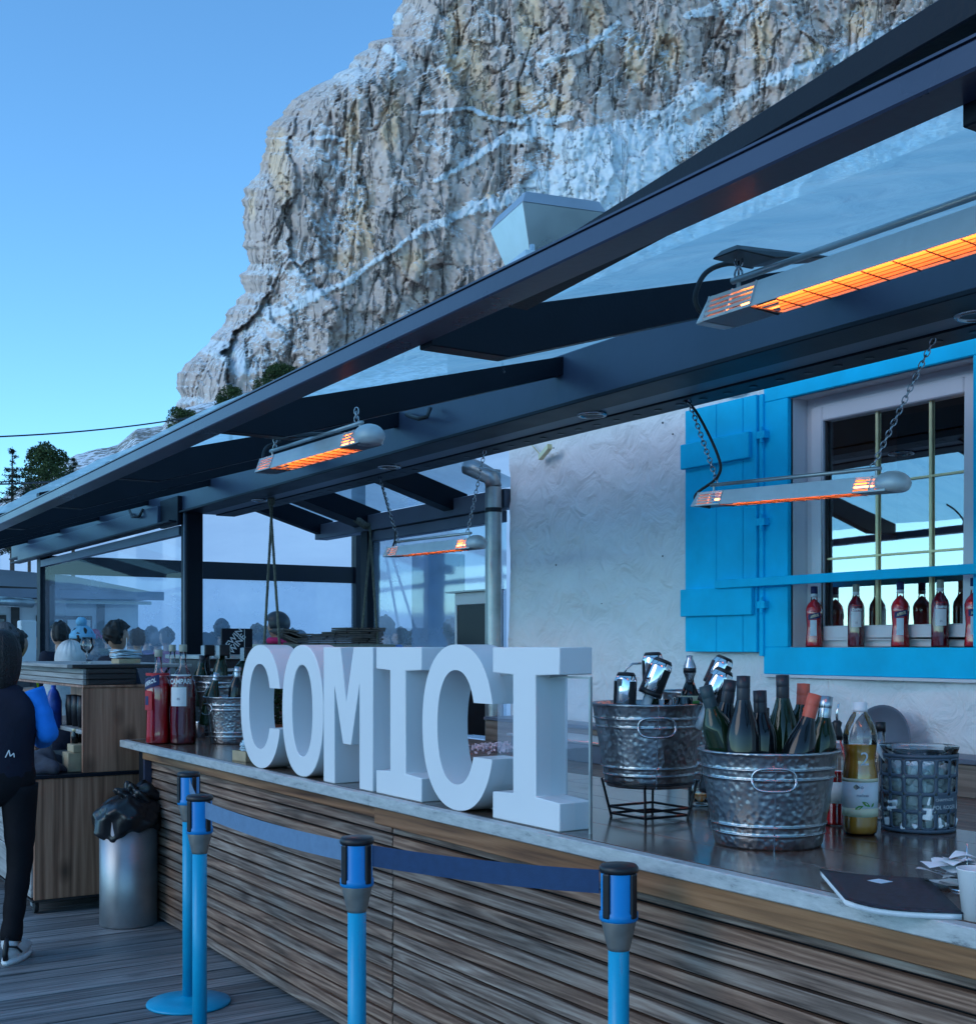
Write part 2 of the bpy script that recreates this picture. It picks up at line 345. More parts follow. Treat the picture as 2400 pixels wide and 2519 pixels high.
def hammered(name):
    m, n, l, b = M(name)
    tc = N(n, 'ShaderNodeTexCoord'); vo = N(n, 'ShaderNodeTexVoronoi'); vo.feature = 'SMOOTH_F1'; vo.inputs['Scale'].default_value = 62; vo.inputs['Smoothness'].default_value = .6
    l.new(tc.outputs['Object'], vo.inputs['Vector'])
    no = N(n, 'ShaderNodeTexNoise'); no.inputs['Scale'].default_value = 7; no.inputs['Detail'].default_value = 5; l.new(tc.outputs['Object'], no.inputs['Vector'])
    r = ramp(n, [(0.3, (0.26, 0.27, 0.29)), (0.7, (0.48, 0.49, 0.51))]); l.new(no.outputs['Fac'], r.inputs[0]); l.new(r.outputs[0], b.inputs['Base Color'])
    b.inputs['Metallic'].default_value = 1.0; b.inputs['Roughness'].default_value = .30
    bp = N(n, 'ShaderNodeBump'); bp.inputs['Strength'].default_value = .6; bp.inputs['Distance'].default_value = .005
    l.new(vo.outputs['Distance'], bp.inputs['Height']); l.new(bp.outputs[0], b.inputs['Normal'])
    return m
MT['hammered'] = hammered('hammered zinc')
MT['zinc'] = mat('smooth zinc', (0.40, 0.42, 0.45), .26, 1.0, .12, 12)

def m_stucco():
    m, n, l, b = M('rough white stucco')
    tc = N(n, 'ShaderNodeTexCoord')
    no = N(n, 'ShaderNodeTexNoise'); no.inputs['Scale'].default_value = 3.0; no.inputs['Detail'].default_value = 7; no.inputs['Distortion'].default_value = .6; l.new(tc.outputs['Object'], no.inputs['Vector'])
    r = ramp(n, [(0.25, (0.78, 0.79, 0.79)), (0.5, (0.82, 0.82, 0.82)), (0.8, (0.86, 0.86, 0.85))]); l.new(no.outputs['Fac'], r.inputs[0])
    n2 = N(n, 'ShaderNodeTexNoise'); n2.inputs['Scale'].default_value = 1.1; n2.inputs['Detail'].default_value = 8; n2.inputs['Roughness'].default_value = .75; l.new(tc.outputs['Object'], n2.inputs['Vector'])
    r2 = ramp(n, [(0.63, (0,0,0)), (0.74, (.35,)*3)]); l.new(n2.outputs['Fac'], r2.inputs[0])
    mx = N(n, 'ShaderNodeMixRGB'); mx.inputs[2].default_value = (0.36, 0.34, 0.31, 1); l.new(r2.outputs[0], mx.inputs[0]); l.new(r.outputs[0], mx.inputs[1])
    l.new(mx.outputs[0], b.inputs['Base Color']); b.inputs['Roughness'].default_value = .85; b.inputs['Specular IOR Level'].default_value = .2
    n3 = N(n, 'ShaderNodeTexNoise'); n3.inputs['Scale'].default_value = 7; n3.inputs['Detail'].default_value = 6; n3.inputs['Distortion'].default_value = 1.0; l.new(tc.outputs['Object'], n3.inputs['Vector'])
    bp = N(n, 'ShaderNodeBump'); bp.inputs['Strength'].default_value = .8; bp.inputs['Distance'].default_value = .04; l.new(n3.outputs['Fac'], bp.inputs['Height'])
    n4 = N(n, 'ShaderNodeTexNoise'); n4.inputs['Scale'].default_value = 90; l.new(tc.outputs['Object'], n4.inputs['Vector'])
    b2 = N(n, 'ShaderNodeBump'); b2.inputs['Strength'].default_value = .12; b2.inputs['Distance'].default_value = .004; l.new(n4.outputs['Fac'], b2.inputs['Height']); l.new(bp.outputs[0], b2.inputs['Normal']); l.new(b2.outputs[0], b.inputs['Normal'])
    return m
MT['stucco'] = m_stucco()
def m_edge():
    m, n, l, b = M('worn pale counter edge')
    tc = N(n, 'ShaderNodeTexCoord'); mp = N(n, 'ShaderNodeMapping'); mp.inputs['Scale'].default_value = (8, 3, 12); l.new(tc.outputs['Object'], mp.inputs[0])
    no = N(n, 'ShaderNodeTexNoise'); no.inputs['Scale'].default_value = 3; no.inputs['Detail'].default_value = 10; no.inputs['Roughness'].default_value = .75; l.new(mp.outputs[0], no.inputs['Vector'])
    r = ramp(n, [(0.33, (0.14, 0.15, 0.16)), (0.43, (0.40, 0.42, 0.42)), (0.7, (0.60, 0.61, 0.60))]); l.new(no.outputs['Fac'], r.inputs[0]); l.new(r.outputs[0], b.inputs['Base Color'])
    b.inputs['Roughness'].default_value = .5; b.inputs['Metallic'].default_value = .15
    bp = N(n, 'ShaderNodeBump'); bp.inputs['Strength'].default_value = .3; bp.inputs['Distance'].default_value = .003; l.new(no.outputs['Fac'], bp.inputs['Height']); l.new(bp.outputs[0], b.inputs['Normal'])
    return m
MT['edge'] = m_edge()
def m_membrane():
    m, n, l, b = M('translucent roof sheet'); out = n['Material Output']; n.remove(b)
    tc = N(n, 'ShaderNodeTexCoord'); mp = N(n, 'ShaderNodeMapping'); mp.inputs['Scale'].default_value = (1.0, 3.2, 1); mp.inputs['Rotation'].default_value = (0,0,R(20)); l.new(tc.outputs['Object'], mp.inputs[0])
    no = N(n, 'ShaderNodeTexNoise'); no.inputs['Scale'].default_value = 1.6; no.inputs['Detail'].default_value = 7; no.inputs['Distortion'].default_value = 1.2; l.new(mp.outputs[0], no.inputs['Vector'])
    r = ramp(n, [(0.35, (0.52, 0.84, 0.92)), (0.6, (0.64, 0.93, 0.98)), (0.8, (0.74, 0.97, 0.99))]); l.new(no.outputs['Fac'], r.inputs[0])
    tl = N(n, 'ShaderNodeBsdfTranslucent'); df = N(n, 'ShaderNodeBsdfDiffuse'); gl = N(n, 'ShaderNodeBsdfGlossy'); gl.inputs['Roughness'].default_value = .25
    bp = N(n, 'ShaderNodeBump'); bp.inputs['Strength'].default_value = .9; bp.inputs['Distance'].default_value = .05; l.new(no.outputs['Fac'], bp.inputs['Height'])
    for s in (tl, df, gl): l.new(bp.outputs[0], s.inputs['Normal'])
    l.new(r.outputs[0], tl.inputs[0]); l.new(r.outputs[0], df.inputs[0])
    m1 = N(n, 'ShaderNodeMixShader'); m1.inputs[0].default_value = .12; l.new(tl.outputs[0], m1.inputs[1]); l.new(df.outputs[0], m1.inputs[2])
    m2 = N(n, 'ShaderNodeMixShader'); m2.inputs[0].default_value = .06; l.new(m1.outputs[0], m2.inputs[1]); l.new(gl.outputs[0], m2.inputs[2])
    trp = N(n, 'ShaderNodeBsdfTransparent'); trp.inputs[0].default_value = (.66, .92, 1.0, 1); m3 = N(n, 'ShaderNodeMixShader'); m3.inputs[0].default_value = .30; l.new(m2.outputs[0], m3.inputs[1]); l.new(trp.outputs[0], m3.inputs[2])
    l.new(m3.outputs[0], out.inputs[0]); return m
MT['membrane'] = m_membrane()
def m_emit(name, col, st):
    m, n, l, b = M(name); b.inputs['Base Color'].default_value = (0.1, 0.05, 0.02, 1)
    b.inputs['Emission Color'].default_value = tuple(col)+(1,); b.inputs['Emission Strength'].default_value = st; return m
MT['glow'] = m_emit('glowing quartz tube', (1.0, 0.20, 0.03), 15)
MT['lamp'] = m_emit('warm lampshade', (1.0, 0.55, 0.22), 2.0)
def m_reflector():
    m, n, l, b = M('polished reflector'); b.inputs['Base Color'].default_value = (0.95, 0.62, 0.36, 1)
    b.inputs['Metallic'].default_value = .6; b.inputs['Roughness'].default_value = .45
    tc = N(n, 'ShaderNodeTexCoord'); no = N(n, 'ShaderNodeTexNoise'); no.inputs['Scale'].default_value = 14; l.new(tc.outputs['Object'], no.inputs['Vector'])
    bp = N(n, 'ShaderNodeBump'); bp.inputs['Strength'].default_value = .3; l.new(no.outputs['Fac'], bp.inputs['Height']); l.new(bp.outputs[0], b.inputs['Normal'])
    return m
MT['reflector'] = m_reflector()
def m_snow():
    m, n, l, b = M('snow'); tc = N(n, 'ShaderNodeTexCoord')
    no = N(n, 'ShaderNodeTexNoise'); no.inputs['Scale'].default_value = .06; no.inputs['Detail'].default_value = 9; no.inputs['Roughness'].default_value = .6; l.new(tc.outputs['Object'], no.inputs['Vector'])
    r = ramp(n, [(0.3, (0.72, 0.74, 0.78)), (0.7, (0.86, 0.87, 0.88))]); l.new(no.outputs['Fac'], r.inputs[0])
    # rocks and brush showing through on the upper ridge
    at = N(n, 'ShaderNodeAttribute'); at.attribute_name = 'rock'
    n2 = N(n, 'ShaderNodeTexNoise'); n2.inputs['Scale'].default_value = .35; n2.inputs['Detail'].default_value = 8; n2.inputs['Roughness'].default_value = .7; l.new(tc.outputs['Object'], n2.inputs['Vector'])
    ad = N(n, 'ShaderNodeMath', operation='MULTIPLY'); l.new(at.outputs['Fac'], ad.inputs[0]); l.new(n2.outputs['Fac'], ad.inputs[1])
    r2 = ramp(n, [(0.42, (0,0,0)), (0.47, (1,1,1))]); l.new(ad.outputs[0], r2.inputs[0])
    mx = N(n, 'ShaderNodeMixRGB'); mx.inputs[2].default_value = (0.22, 0.20, 0.17, 1); l.new(r2.outputs[0], mx.inputs[0]); l.new(r.outputs[0], mx.inputs[1])
    l.new(mx.outputs[0], b.inputs['Base Color']); b.inputs['Roughness'].default_value = .9; b.inputs['Specular IOR Level'].default_value = .1
    bp = N(n, 'ShaderNodeBump'); bp.inputs['Strength'].default_value = .25; bp.inputs['Distance'].default_value = 1.0; l.new(no.outputs['Fac'], bp.inputs['Height']); l.new(bp.outputs[0], b.inputs['Normal'])
    return m
MT['snow'] = m_snow()
def m_rock():
    m, n, l, b = M('dolomite rock with lying snow'); tc = N(n, 'ShaderNodeTexCoord')
    def noise(scale, sc=(1,1,1), rot=(0,0,0), det=8, rg=.6, dist=0):
        mp = N(n, 'ShaderNodeMapping'); mp.inputs['Scale'].default_value = sc; mp.inputs['Rotation'].default_value = rot; l.new(tc.outputs['Object'], mp.inputs[0])
        t = N(n, 'ShaderNodeTexNoise'); t.inputs['Scale'].default_value = scale; t.inputs['Detail'].default_value = det; t.inputs['Roughness'].default_value = rg; t.inputs['Distortion'].default_value = dist
        l.new(mp.outputs[0], t.inputs['Vector']); return t
    a_s = N(n, 'ShaderNodeAttribute'); a_s.attribute_name = 'snow'; a_t = N(n, 'ShaderNodeAttribute'); a_t.attribute_name = 'tan'
    v = noise(.05, (1, 1, .45), det=10, rg=.72, dist=.5)     # vertical streaks
    r = ramp(n, [(0.25, (0.38, 0.285, 0.25)), (0.42, (0.53, 0.405, 0.355)), (0.58, (0.62, 0.485, 0.43)), (0.8, (0.72, 0.58, 0.52))]); l.new(v.outputs['Fac'], r.inputs[0])
    t2 = noise(.03, (1, 1, .35), det=6, rg=.6)
    ta = N(n, 'ShaderNodeMath', operation='MULTIPLY_ADD'); ta.inputs[1].default_value = 1.5; l.new(t2.outputs['Fac'], ta.inputs[0]); ta.inputs[2].default_value = -1.05
    tb = N(n, 'ShaderNodeMath', operation='ADD'); l.new(ta.outputs[0], tb.inputs[0]); l.new(a_t.outputs['Fac'], tb.inputs[1])
    tr_ = ramp(n, [(0.12, (0,0,0)), (0.6, (.9,)*3)]); l.new(tb.outputs[0], tr_.inputs[0])
    rt = ramp(n, [(0.3, (0.58, 0.38, 0.25)), (0.65, (0.88, 0.62, 0.43))]); l.new(v.outputs['Fac'], rt.inputs[0])
    m1 = N(n, 'ShaderNodeMixRGB'); l.new(tr_.outputs[0], m1.inputs[0]); l.new(r.outputs[0], m1.inputs[1]); l.new(rt.outputs[0], m1.inputs[2])
    # dark cracks
    ck = noise(.05, (1, 1, .13), det=5, rg=.55, dist=.8)
    cr = ramp(n, [(0.475, (0,0,0)), (0.497, (.75,)*3), (0.52, (0,0,0))]); l.new(ck.outputs['Fac'], cr.inputs[0])
    m2 = N(n, 'ShaderNodeMixRGB'); m2.inputs[2].default_value = (0.13, 0.125, 0.125, 1)
    l.new(cr.outputs[0], m2.inputs[0]); l.new(m1.outputs[0], m2.inputs[1])
    # snow: on surfaces that face up, on ledges (attribute) and dusted in the small relief
    s1 = noise(.34, (1, 1, 1.9), (0, R(-24), 0), 9, .72, .3)
    s2 = noise(1.7, (1, 1, 1.5), (0, R(-24), 0), 5, .7, .2)
    sa = N(n, 'ShaderNodeMath', operation='MULTIPLY_ADD'); sa.inputs[1].default_value = .5; l.new(s2.outputs['Fac'], sa.inputs[0]); l.new(s1.outputs['Fac'], sa.inputs[2])
    ge = N(n, 'ShaderNodeNewGeometry'); sp = N(n, 'ShaderNodeSeparateXYZ'); l.new(ge.outputs['Normal'], sp.inputs[0])
    sn = N(n, 'ShaderNodeMath', operation='MULTIPLY_ADD'); sn.inputs[1].default_value = .22; l.new(sp.outputs['Z'], sn.inputs[0]); l.new(sa.outputs[0], sn.inputs[2])
    sm = N(n, 'ShaderNodeMath', operation='MULTIPLY_ADD'); sm.inputs[1].default_value = .42; l.new(a_s.outputs['Fac'], sm.inputs[0]); l.new(sn.outputs[0], sm.inputs[2])
    sr = ramp(n, [(0.93, (0,0,0)), (0.985, (1,1,1))]); l.new(sm.outputs[0], sr.inputs[0])
    m3 = N(n, 'ShaderNodeMixRGB'); m3.inputs[2].default_value = (0.74, 0.77, 0.80, 1); l.new(sr.outputs[0], m3.inputs[0]); l.new(m2.outputs[0], m3.inputs[1])
    l.new(m3.outputs[0], b.inputs['Base Color']); b.inputs['Roughness'].default_value = .9; b.inputs['Specular IOR Level'].default_value = .1
    bp = N(n, 'ShaderNodeBump'); bp.inputs['Strength'].default_value = .6; bp.inputs['Distance'].default_value = 1.8; l.new(v.outputs['Fac'], bp.inputs['Height'])
    b2 = N(n, 'ShaderNodeBump'); b2.inputs['Strength'].default_value = .6; b2.inputs['Distance'].default_value = 1.5; l.new(s1.outputs['Fac'], b2.inputs['Height']); l.new(bp.outputs[0], b2.inputs['Normal'])
    b3 = N(n, 'ShaderNodeBump'); b3.inputs['Strength'].default_value = .8; b3.inputs['Distance'].default_value = -3; l.new(cr.outputs[0], b3.inputs['Height']); l.new(b2.outputs[0], b3.inputs['Normal'])
    l.new(b3.outputs[0], b.inputs['Normal'])
    return m
MT['rock'] = m_rock()
# ================================================================== SETTING: ground, hills, mountain
def vnoise(x, y, seed):
    """smooth value noise on arrays"""
    rs = np.random.RandomState(seed); T = rs.rand(256, 256)
    xi = np.floor(x).astype(int); yi = np.floor(y).astype(int); fx = x-xi; fy = y-yi
    fx = fx*fx*(3-2*fx); fy = fy*fy*(3-2*fy)
    a = T[xi % 256, yi % 256]; b = T[(xi+1) % 256, yi % 256]; c = T[xi % 256, (yi+1) % 256]; d = T[(xi+1) % 256, (yi+1) % 256]
    return (a*(1-fx)+b*fx)*(1-fy)+(c*(1-fx)+d*fx)*fy
def fbm(x, y, seed, oc=5, g=.5):
    s = 0; a = 1; t = 0
    for i in range(oc): s = s+a*vnoise(x*2**i+i*17.3, y*2**i+i*9.1, seed+i); t += a; a *= g
    return s/t
def grid_mesh(name, P, mat_, attrs=None, closed=False, smooth=True):
    nv, nu, _ = P.shape
    me = bpy.data.meshes.new(name)
    idx = np.arange(nv*nu).reshape(nv, nu)
    if closed: a = idx[:-1, :]; b = np.roll(idx, -1, 1)[:-1, :]; c = np.roll(idx, -1, 1)[1:, :]; d = idx[1:, :]
    else: a = idx[:-1, :-1]; b = idx[:-1, 1:]; c = idx[1:, 1:]; d = idx[1:, :-1]
    F = np.stack([a, b, c, d], -1).reshape(-1, 4)
    me.vertices.add(nv*nu); me.vertices.foreach_set('co', P.reshape(-1).astype(np.float32))
    me.loops.add(F.size); me.loops.foreach_set('vertex_index', F.reshape(-1).astype(np.int32))
    me.polygons.add(len(F)); me.polygons.foreach_set('loop_start', np.arange(0, F.size, 4, dtype=np.int32))
    me.update(calc_edges=True); me.validate()
    if smooth: me.polygons.foreach_set('use_smooth', [True]*len(me.polygons))
    for k, v in (attrs or {}).items():
        at = me.attributes.new(k, 'FLOAT', 'POINT'); at.data.foreach_set('value', v.reshape(-1).astype(np.float32))
    me.materials.append(mat_)
    o = bpy.data.objects.new(name, me); COL.objects.link(o); return o

gs = MB().add([(-4000,-4000,-0.6),(4000,-4000,-0.6),(4000,6000,-0.6),(-4000,6000,-0.6)], [(0,1,2,3)]).build('snowy_ground', MT['snow'], kind='structure')

# snow hillside that climbs behind the terrace
NT, NR = 300, 110
px_prof = [(-2600, 3.0), (-1000, 5.0), (0, 6.6), (110, 8.0), (190, 8.72), (240, 8.95), (290, 9.15), (335, 9.9), (400, 10.1), (432, 10.8), (600, 11.6), (1500, 14.5), (4000, 14.0)]
th = np.linspace(-math.pi, math.pi, NT*2, endpoint=False)
# angle th measured from camera axis to the right
pxs = np.where(np.abs(th) < 1.3, CX+FOC*np.tan(np.clip(th, -1.3, 1.3)), np.sign(th)*9999)
th_f = th
E_deg = np.interp(pxs, [p[0] for p in px_prof], [p[1] for p in px_prof])
E_deg = np.where(np.abs(th) > 1.3, 4.0, E_deg)
dense = np.sort(np.concatenate([th, np.linspace(R(-27), R(-5), 420)]))
E_d = np.interp(dense, th, E_deg)
pxd = np.where(np.abs(dense) < 1.3, CX+FOC*np.tan(np.clip(dense, -1.3, 1.3)), -9999)
E_d = np.where(np.abs(dense) < 1.3, np.interp(pxd, [p[0] for p in px_prof], [p[1] for p in px_prof]), 4.0)
E_d = E_d*np.interp(np.abs(dense), [0, 1.0, 1.3, 3.2], [1, 1, .5, .4])
rr = np.concatenate([np.geomspace(34, 480, NR), [560, 800]])
TH, RR = np.meshgrid(dense, rr); EE = np.meshgrid(E_d, rr)[0]
f = np.clip((RR-30)/90, 0, 1); f = f*f*(3-2*f)
tanE = np.tan(np.radians(EE))/np.cos(np.clip(TH, -1.2, 1.2))*np.cos(np.clip(TH, -1.2, 1.2))
wx = np.sin(TH+YAW)*RR; wy = np.cos(TH+YAW)*RR
fdep = RR*np.maximum(np.cos(TH), .25)
nz = (fbm(wx/60, wy/60, 11)-.5)*9*np.clip((RR-40)/200, 0, 1) + (fbm(wx/9, wy/9, 21, 4)-.5)*2.2*np.clip((RR-60)/200, 0, 1)
zz = -0.6*(1-f) + f*(1.55+fdep*np.tan(np.radians(EE))*(.52+.48*np.clip((RR-34)/440, 0, 1)**.8)) + nz
crest = np.clip((RR-170)/200, 0, 1)
zz = np.where(RR > 500, zz-(RR-480)*.5, zz)
rock = np.clip(crest+.0, 0, 1)*np.where(pxs.min() < 0, 1, 1)*(0.75+.35*fbm(wx/25, wy/25, 5))
P = np.stack([wx, wy, zz], -1)
hill = grid_mesh('snow_hillside', P, MT['snow'], {'rock': rock}, closed=True); setp(hill, kind='structure')

# the rock wall
sil = [(-900, 1120),(-600,1080),(-420, 1040),(-250, 1010),(-100, 985),(0, 982),(50, 976),(62, 960),(78, 948),(88, 953),(100, 905),(118, 893),(135, 880),(165, 857),(195, 808),(212, 775),(245, 722),
       (285, 690),(325, 657),(370, 645),(408, 633),(450, 608),(487, 597),(560, 600),(600, 611),(665, 610),(712, 590),(750, 578),(790, 552),(850, 505),(880, 470),(920, 447),(946, 443),(1000, 437),(1060, 432),(1250, 420)]
ys = np.linspace(-700, 1230, 560)
us = np.concatenate([np.linspace(0, 1, 640)**1.12])
xl = np.interp(ys, [p[0] for p in sil], [p[1] for p in sil])
jit = (vnoise(ys/40, ys*0, 3)-.5)*26 + (vnoise(ys/15, ys*0, 4)-.5)*14 + (vnoise(ys/6, ys*0, 14)-.5)*7
U, Yp = np.meshgrid(us, ys); XL = np.repeat(xl[:, None], len(us), 1)
xls = np.convolve(np.pad(xl, 24, 'edge'), np.hanning(49)/np.hanning(49).sum(), 'valid'); jit = jit + (xl-xls); xl = xls; XL = np.repeat(xl[:, None], len(us), 1)
Xp = XL + U*(3300-XL) + jit[:, None]*np.exp(-U*40)
hgt = (HOR-Yp)
D = 760 + hgt*.10 - (Xp-1200)*.03
edge = np.clip((Xp-XL)/170, 0, 1); edge = np.clip((Xp-jit[:, None]*np.exp(-U*40)-XL)/170, 0, 1); D = D + 150*(1-np.sqrt(1-(1-edge)**2+1e-9))
def facet(x, y, cw, ch, seed, tilt=1.0, lift=.5):
    """sharply broken slabs: every cell of a jittered lattice is its own tilted plane"""
    rs = np.random.RandomState(seed); J = rs.rand(64, 64, 5)
    gx, gy = x/cw, y/ch; ix, iy = np.floor(gx).astype(int), np.floor(gy).astype(int); best = np.full(x.shape, 1e9); val = np.zeros(x.shape)
    for dx in (-1, 0, 1):
        for dy in (-1, 0, 1):
            cx, cy = ix+dx, iy+dy; q = J[cx % 64, cy % 64]; px_, py_ = cx+q[..., 0], cy+q[..., 1]; ex, ey = gx-px_, gy-py_; d2 = ex*ex+ey*ey
            v_ = (q[..., 2]-.5)*lift*2+tilt*((q[..., 3]-.5)*2*ex+(q[..., 4]-.75)*1.2*ey); m_ = d2 < best; best = np.where(m_, d2, best); val = np.where(m_, v_, val)
    return val
calm = 1-.65*np.clip((Xp-1000)/500, 0, 1)*np.clip((Yp-250)/120, 0, 1)
wx_ = (fbm(Xp/60, Yp/60, 31, 4)-.5)*70; wy_ = (fbm(Xp/60, Yp/60, 35, 4)-.5)*70
Xs = Xp+wx_+Yp*.18; Ys = Yp+wy_-Xp*.25
D = D - facet(Xs, Ys, 190, 420, 201, 1.3, .5)*16 - facet(Xs, Ys, 74, 150, 202, 1.2, .5)*7*calm - facet(Xs+wx_*.4, Ys, 27, 44, 203, 1.2, .5)*3.4*calm - facet(Xp+wy_*.3, Yp+wx_*.3, 12, 17, 204, 1.0, .5)*2.0
D = D - (fbm(Xp/120, Yp/420, 37, 4)-.5)*26*calm - (fbm(Xp/7, Yp/8, 61, 3, .6)-.5)*2.0
D = D + np.clip(1-np.abs(fbm((Xp+Yp*.12)/46, Yp/210, 66, 4, .5)-.5)*24, 0, 1)*6*calm
# ledges carrying snow: (polyline, half width)
bands = [([(1250,470),(1420,430),(1560,380),(1680,330)], [10,34,44,30]), ([(662,784),(760,738),(857,691),(1000,592),(1040,569),(1130,525),(1232,493),(1360,473),(1488,409),(1600,330),(1720,230)], [10,12,9,7,14,18,24,30,52,55,30]),
         ([(1072,441),(1160,395),(1244,339),(1330,325),(1400,360),(1490,340),(1600,300)], [8,10,18,30,34,34,20]),
         ([(1040,275),(1140,268),(1232,294),(1330,300),(1400,290)], [7,9,8,10,12]),
         ([(1706,262),(1769,225)], [22,14]),
         ([(1700,345),(1780,270),(1860,216),(1990,168),(2100,125),(2300,30)], [20,22,20,20,18,18]),
         ([(1490,500),(1600,410),(1706,330),(1760,290)], [50,48,26,14]),
         ([(515,857),(560,870),(590,905)], [22,26,26]),
         ([(780,343),(840,338)], [5,6]), ([(905,90),(976,50)], [12,16]), ([(950,120),(990,160),(965,190)], [10,12,8]),
         ([(1690,45),(1760,20),(1830,-20)], [14,14,10]), ([(1330,160),(1440,120),(1520,60)], [8,10,10])]
S = np.zeros_like(Xp)
wob = (fbm(Xp/40, Yp/40, 71, 4)-.5)*44
for pts, ws in bands:
    for (a, b), (w0, w1) in zip(zip(pts[:-1], pts[1:]), zip(ws[:-1], ws[1:])):
        ax, ay = a; dx, dy = b[0]-ax, b[1]-ay; L2 = dx*dx+dy*dy
        t = np.clip(((Xp-ax)*dx+(Yp+wob*.5-ay)*dy)/L2, 0, 1); dist = np.hypot(Xp-ax-t*dx, Yp+wob*.5-ay-t*dy); w = (w0+(w1-w0)*t)*.72
        S = np.maximum(S, np.clip(1.55-dist/w, 0, 1))
speck = fbm(Xp/120, Yp/90, 81, 4)
zone = np.clip((Xp-1150)/300, 0, 1)*np.clip((Yp-270)/90, 0, 1)*.26 + np.clip(1-np.abs(Yp-830)/220, 0, 1)*np.clip(1-np.abs(Xp-640)/260, 0, 1)*.25
Ssum = np.clip(S*(.35+1.0*fbm(Xp/22, Yp/16, 77, 4))+zone+np.clip((speck-.42)*1.1, 0, .35), 0, 1.1)
# the ledge steps back where snow lies
D = D - S*3
tanp = [(1120,110,34,110),(1190,225,34,60),(1170,180,26,120),(1290,235,45,55),(1355,255,60,40),(680,385,34,70),(690,450,26,60),(870,330,22,110),(880,550,42,110),(845,650,40,60),(620,500,20,45),
        (960,290,30,80),(1640,110,34,60),(1870,90,28,90),(1560,130,26,70),(1460,60,30,80),(1380,170,24,60),(1210,490,26,22),(910,600,26,60),(2120,60,40,60),(1010,640,40,40),(1300,40,30,90),(2000,130,40,20)]
T = np.zeros_like(Xp)
tw = (fbm(Xp/30, Yp/60, 91, 4)-.5)*40
for (cx_, cy_, rx_, ry_) in tanp: T = np.maximum(T, np.clip(1.35-np.hypot((Xp+tw-cx_)/rx_, (Yp+tw-cy_)/ry_)*.8, 0, 1))
W = np.stack([FWD.x*D+RGT.x*D*(Xp-CX)/FOC, FWD.y*D+RGT.y*D*(Xp-CX)/FOC, EYE+D*(HOR-Yp)/FOC], -1)
# the buttress turns the corner: hidden flank running back
back = []
for k in (1, 2, 3):
    Xk = xl + jit + 14*k*k; Dk = D[:, 0] + 60*k*k
    back.append(np.stack([FWD.x*Dk+RGT.x*Dk*(Xk-CX)/FOC, FWD.y*Dk+RGT.y*Dk*(Xk-CX)/FOC, EYE+Dk*(HOR-ys-14*k)/FOC], -1))
W = np.concatenate([np.stack(back[::-1], 1), W], 1)
pad = lambda A: np.concatenate([np.repeat(A[:, :1], 3, 1), A], 1)
mount = grid_mesh('rock_mountain', W, MT['rock'], {'snow': pad(Ssum), 'tan': pad(T)}, smooth=False); setp(mount, kind='structure')

# ================================================================== trees
def m_leaf(name, c0, c1):
    m, n, l, b = M(name); tc = N(n, 'ShaderNodeTexCoord')
    no = N(n, 'ShaderNodeTexNoise'); no.inputs['Scale'].default_value = 1.3; no.inputs['Detail'].default_value = 4; l.new(tc.outputs['Object'], no.inputs['Vector'])
    r = ramp(n, [(0.35, c0), (0.65, c1)]); l.new(no.outputs['Fac'], r.inputs[0]); l.new(r.outputs[0], b.inputs['Base Color']); b.inputs['Roughness'].default_value = .8
    b.inputs['Specular IOR Level'].default_value = .15
    return m
MT['needles'] = m_leaf('pine needles', (0.022, 0.036, 0.014), (0.075, 0.10, 0.035))
MT['needles_dark'] = m_leaf('spruce needles', (0.016, 0.028, 0.018), (0.045, 0.065, 0.035))
MT['bark'] = mat('bark', (0.09, 0.065, 0.05), .9, 0, .3, 8, .5, 20)
def leaf_cloud(mb, c, rx, ry, rz, n, size, rnd):
    for _ in range(n):
        while True:
            p = Vector((rnd.uniform(-1, 1), rnd.uniform(-1, 1), rnd.uniform(-1, 1)))
            if .25 < p.length < 1: break
        p = p.normalized()*(p.length**.6); q = Vector((c[0]+p.x*rx, c[1]+p.y*ry, c[2]+p.z*rz))
        a = Vector((rnd.gauss(0,1), rnd.gauss(0,1), rnd.gauss(0,1))).normalized(); b_ = a.cross(Vector((rnd.gauss(0,1), rnd.gauss(0,1), rnd.gauss(0,1)))).normalized()
        s = size*rnd.uniform(.6, 1.4)
        mb.add([q-a*s*.5, q+b_*s*.28, q+a*s*.6, q-b_*s*.28], [(0,1,2,3)])
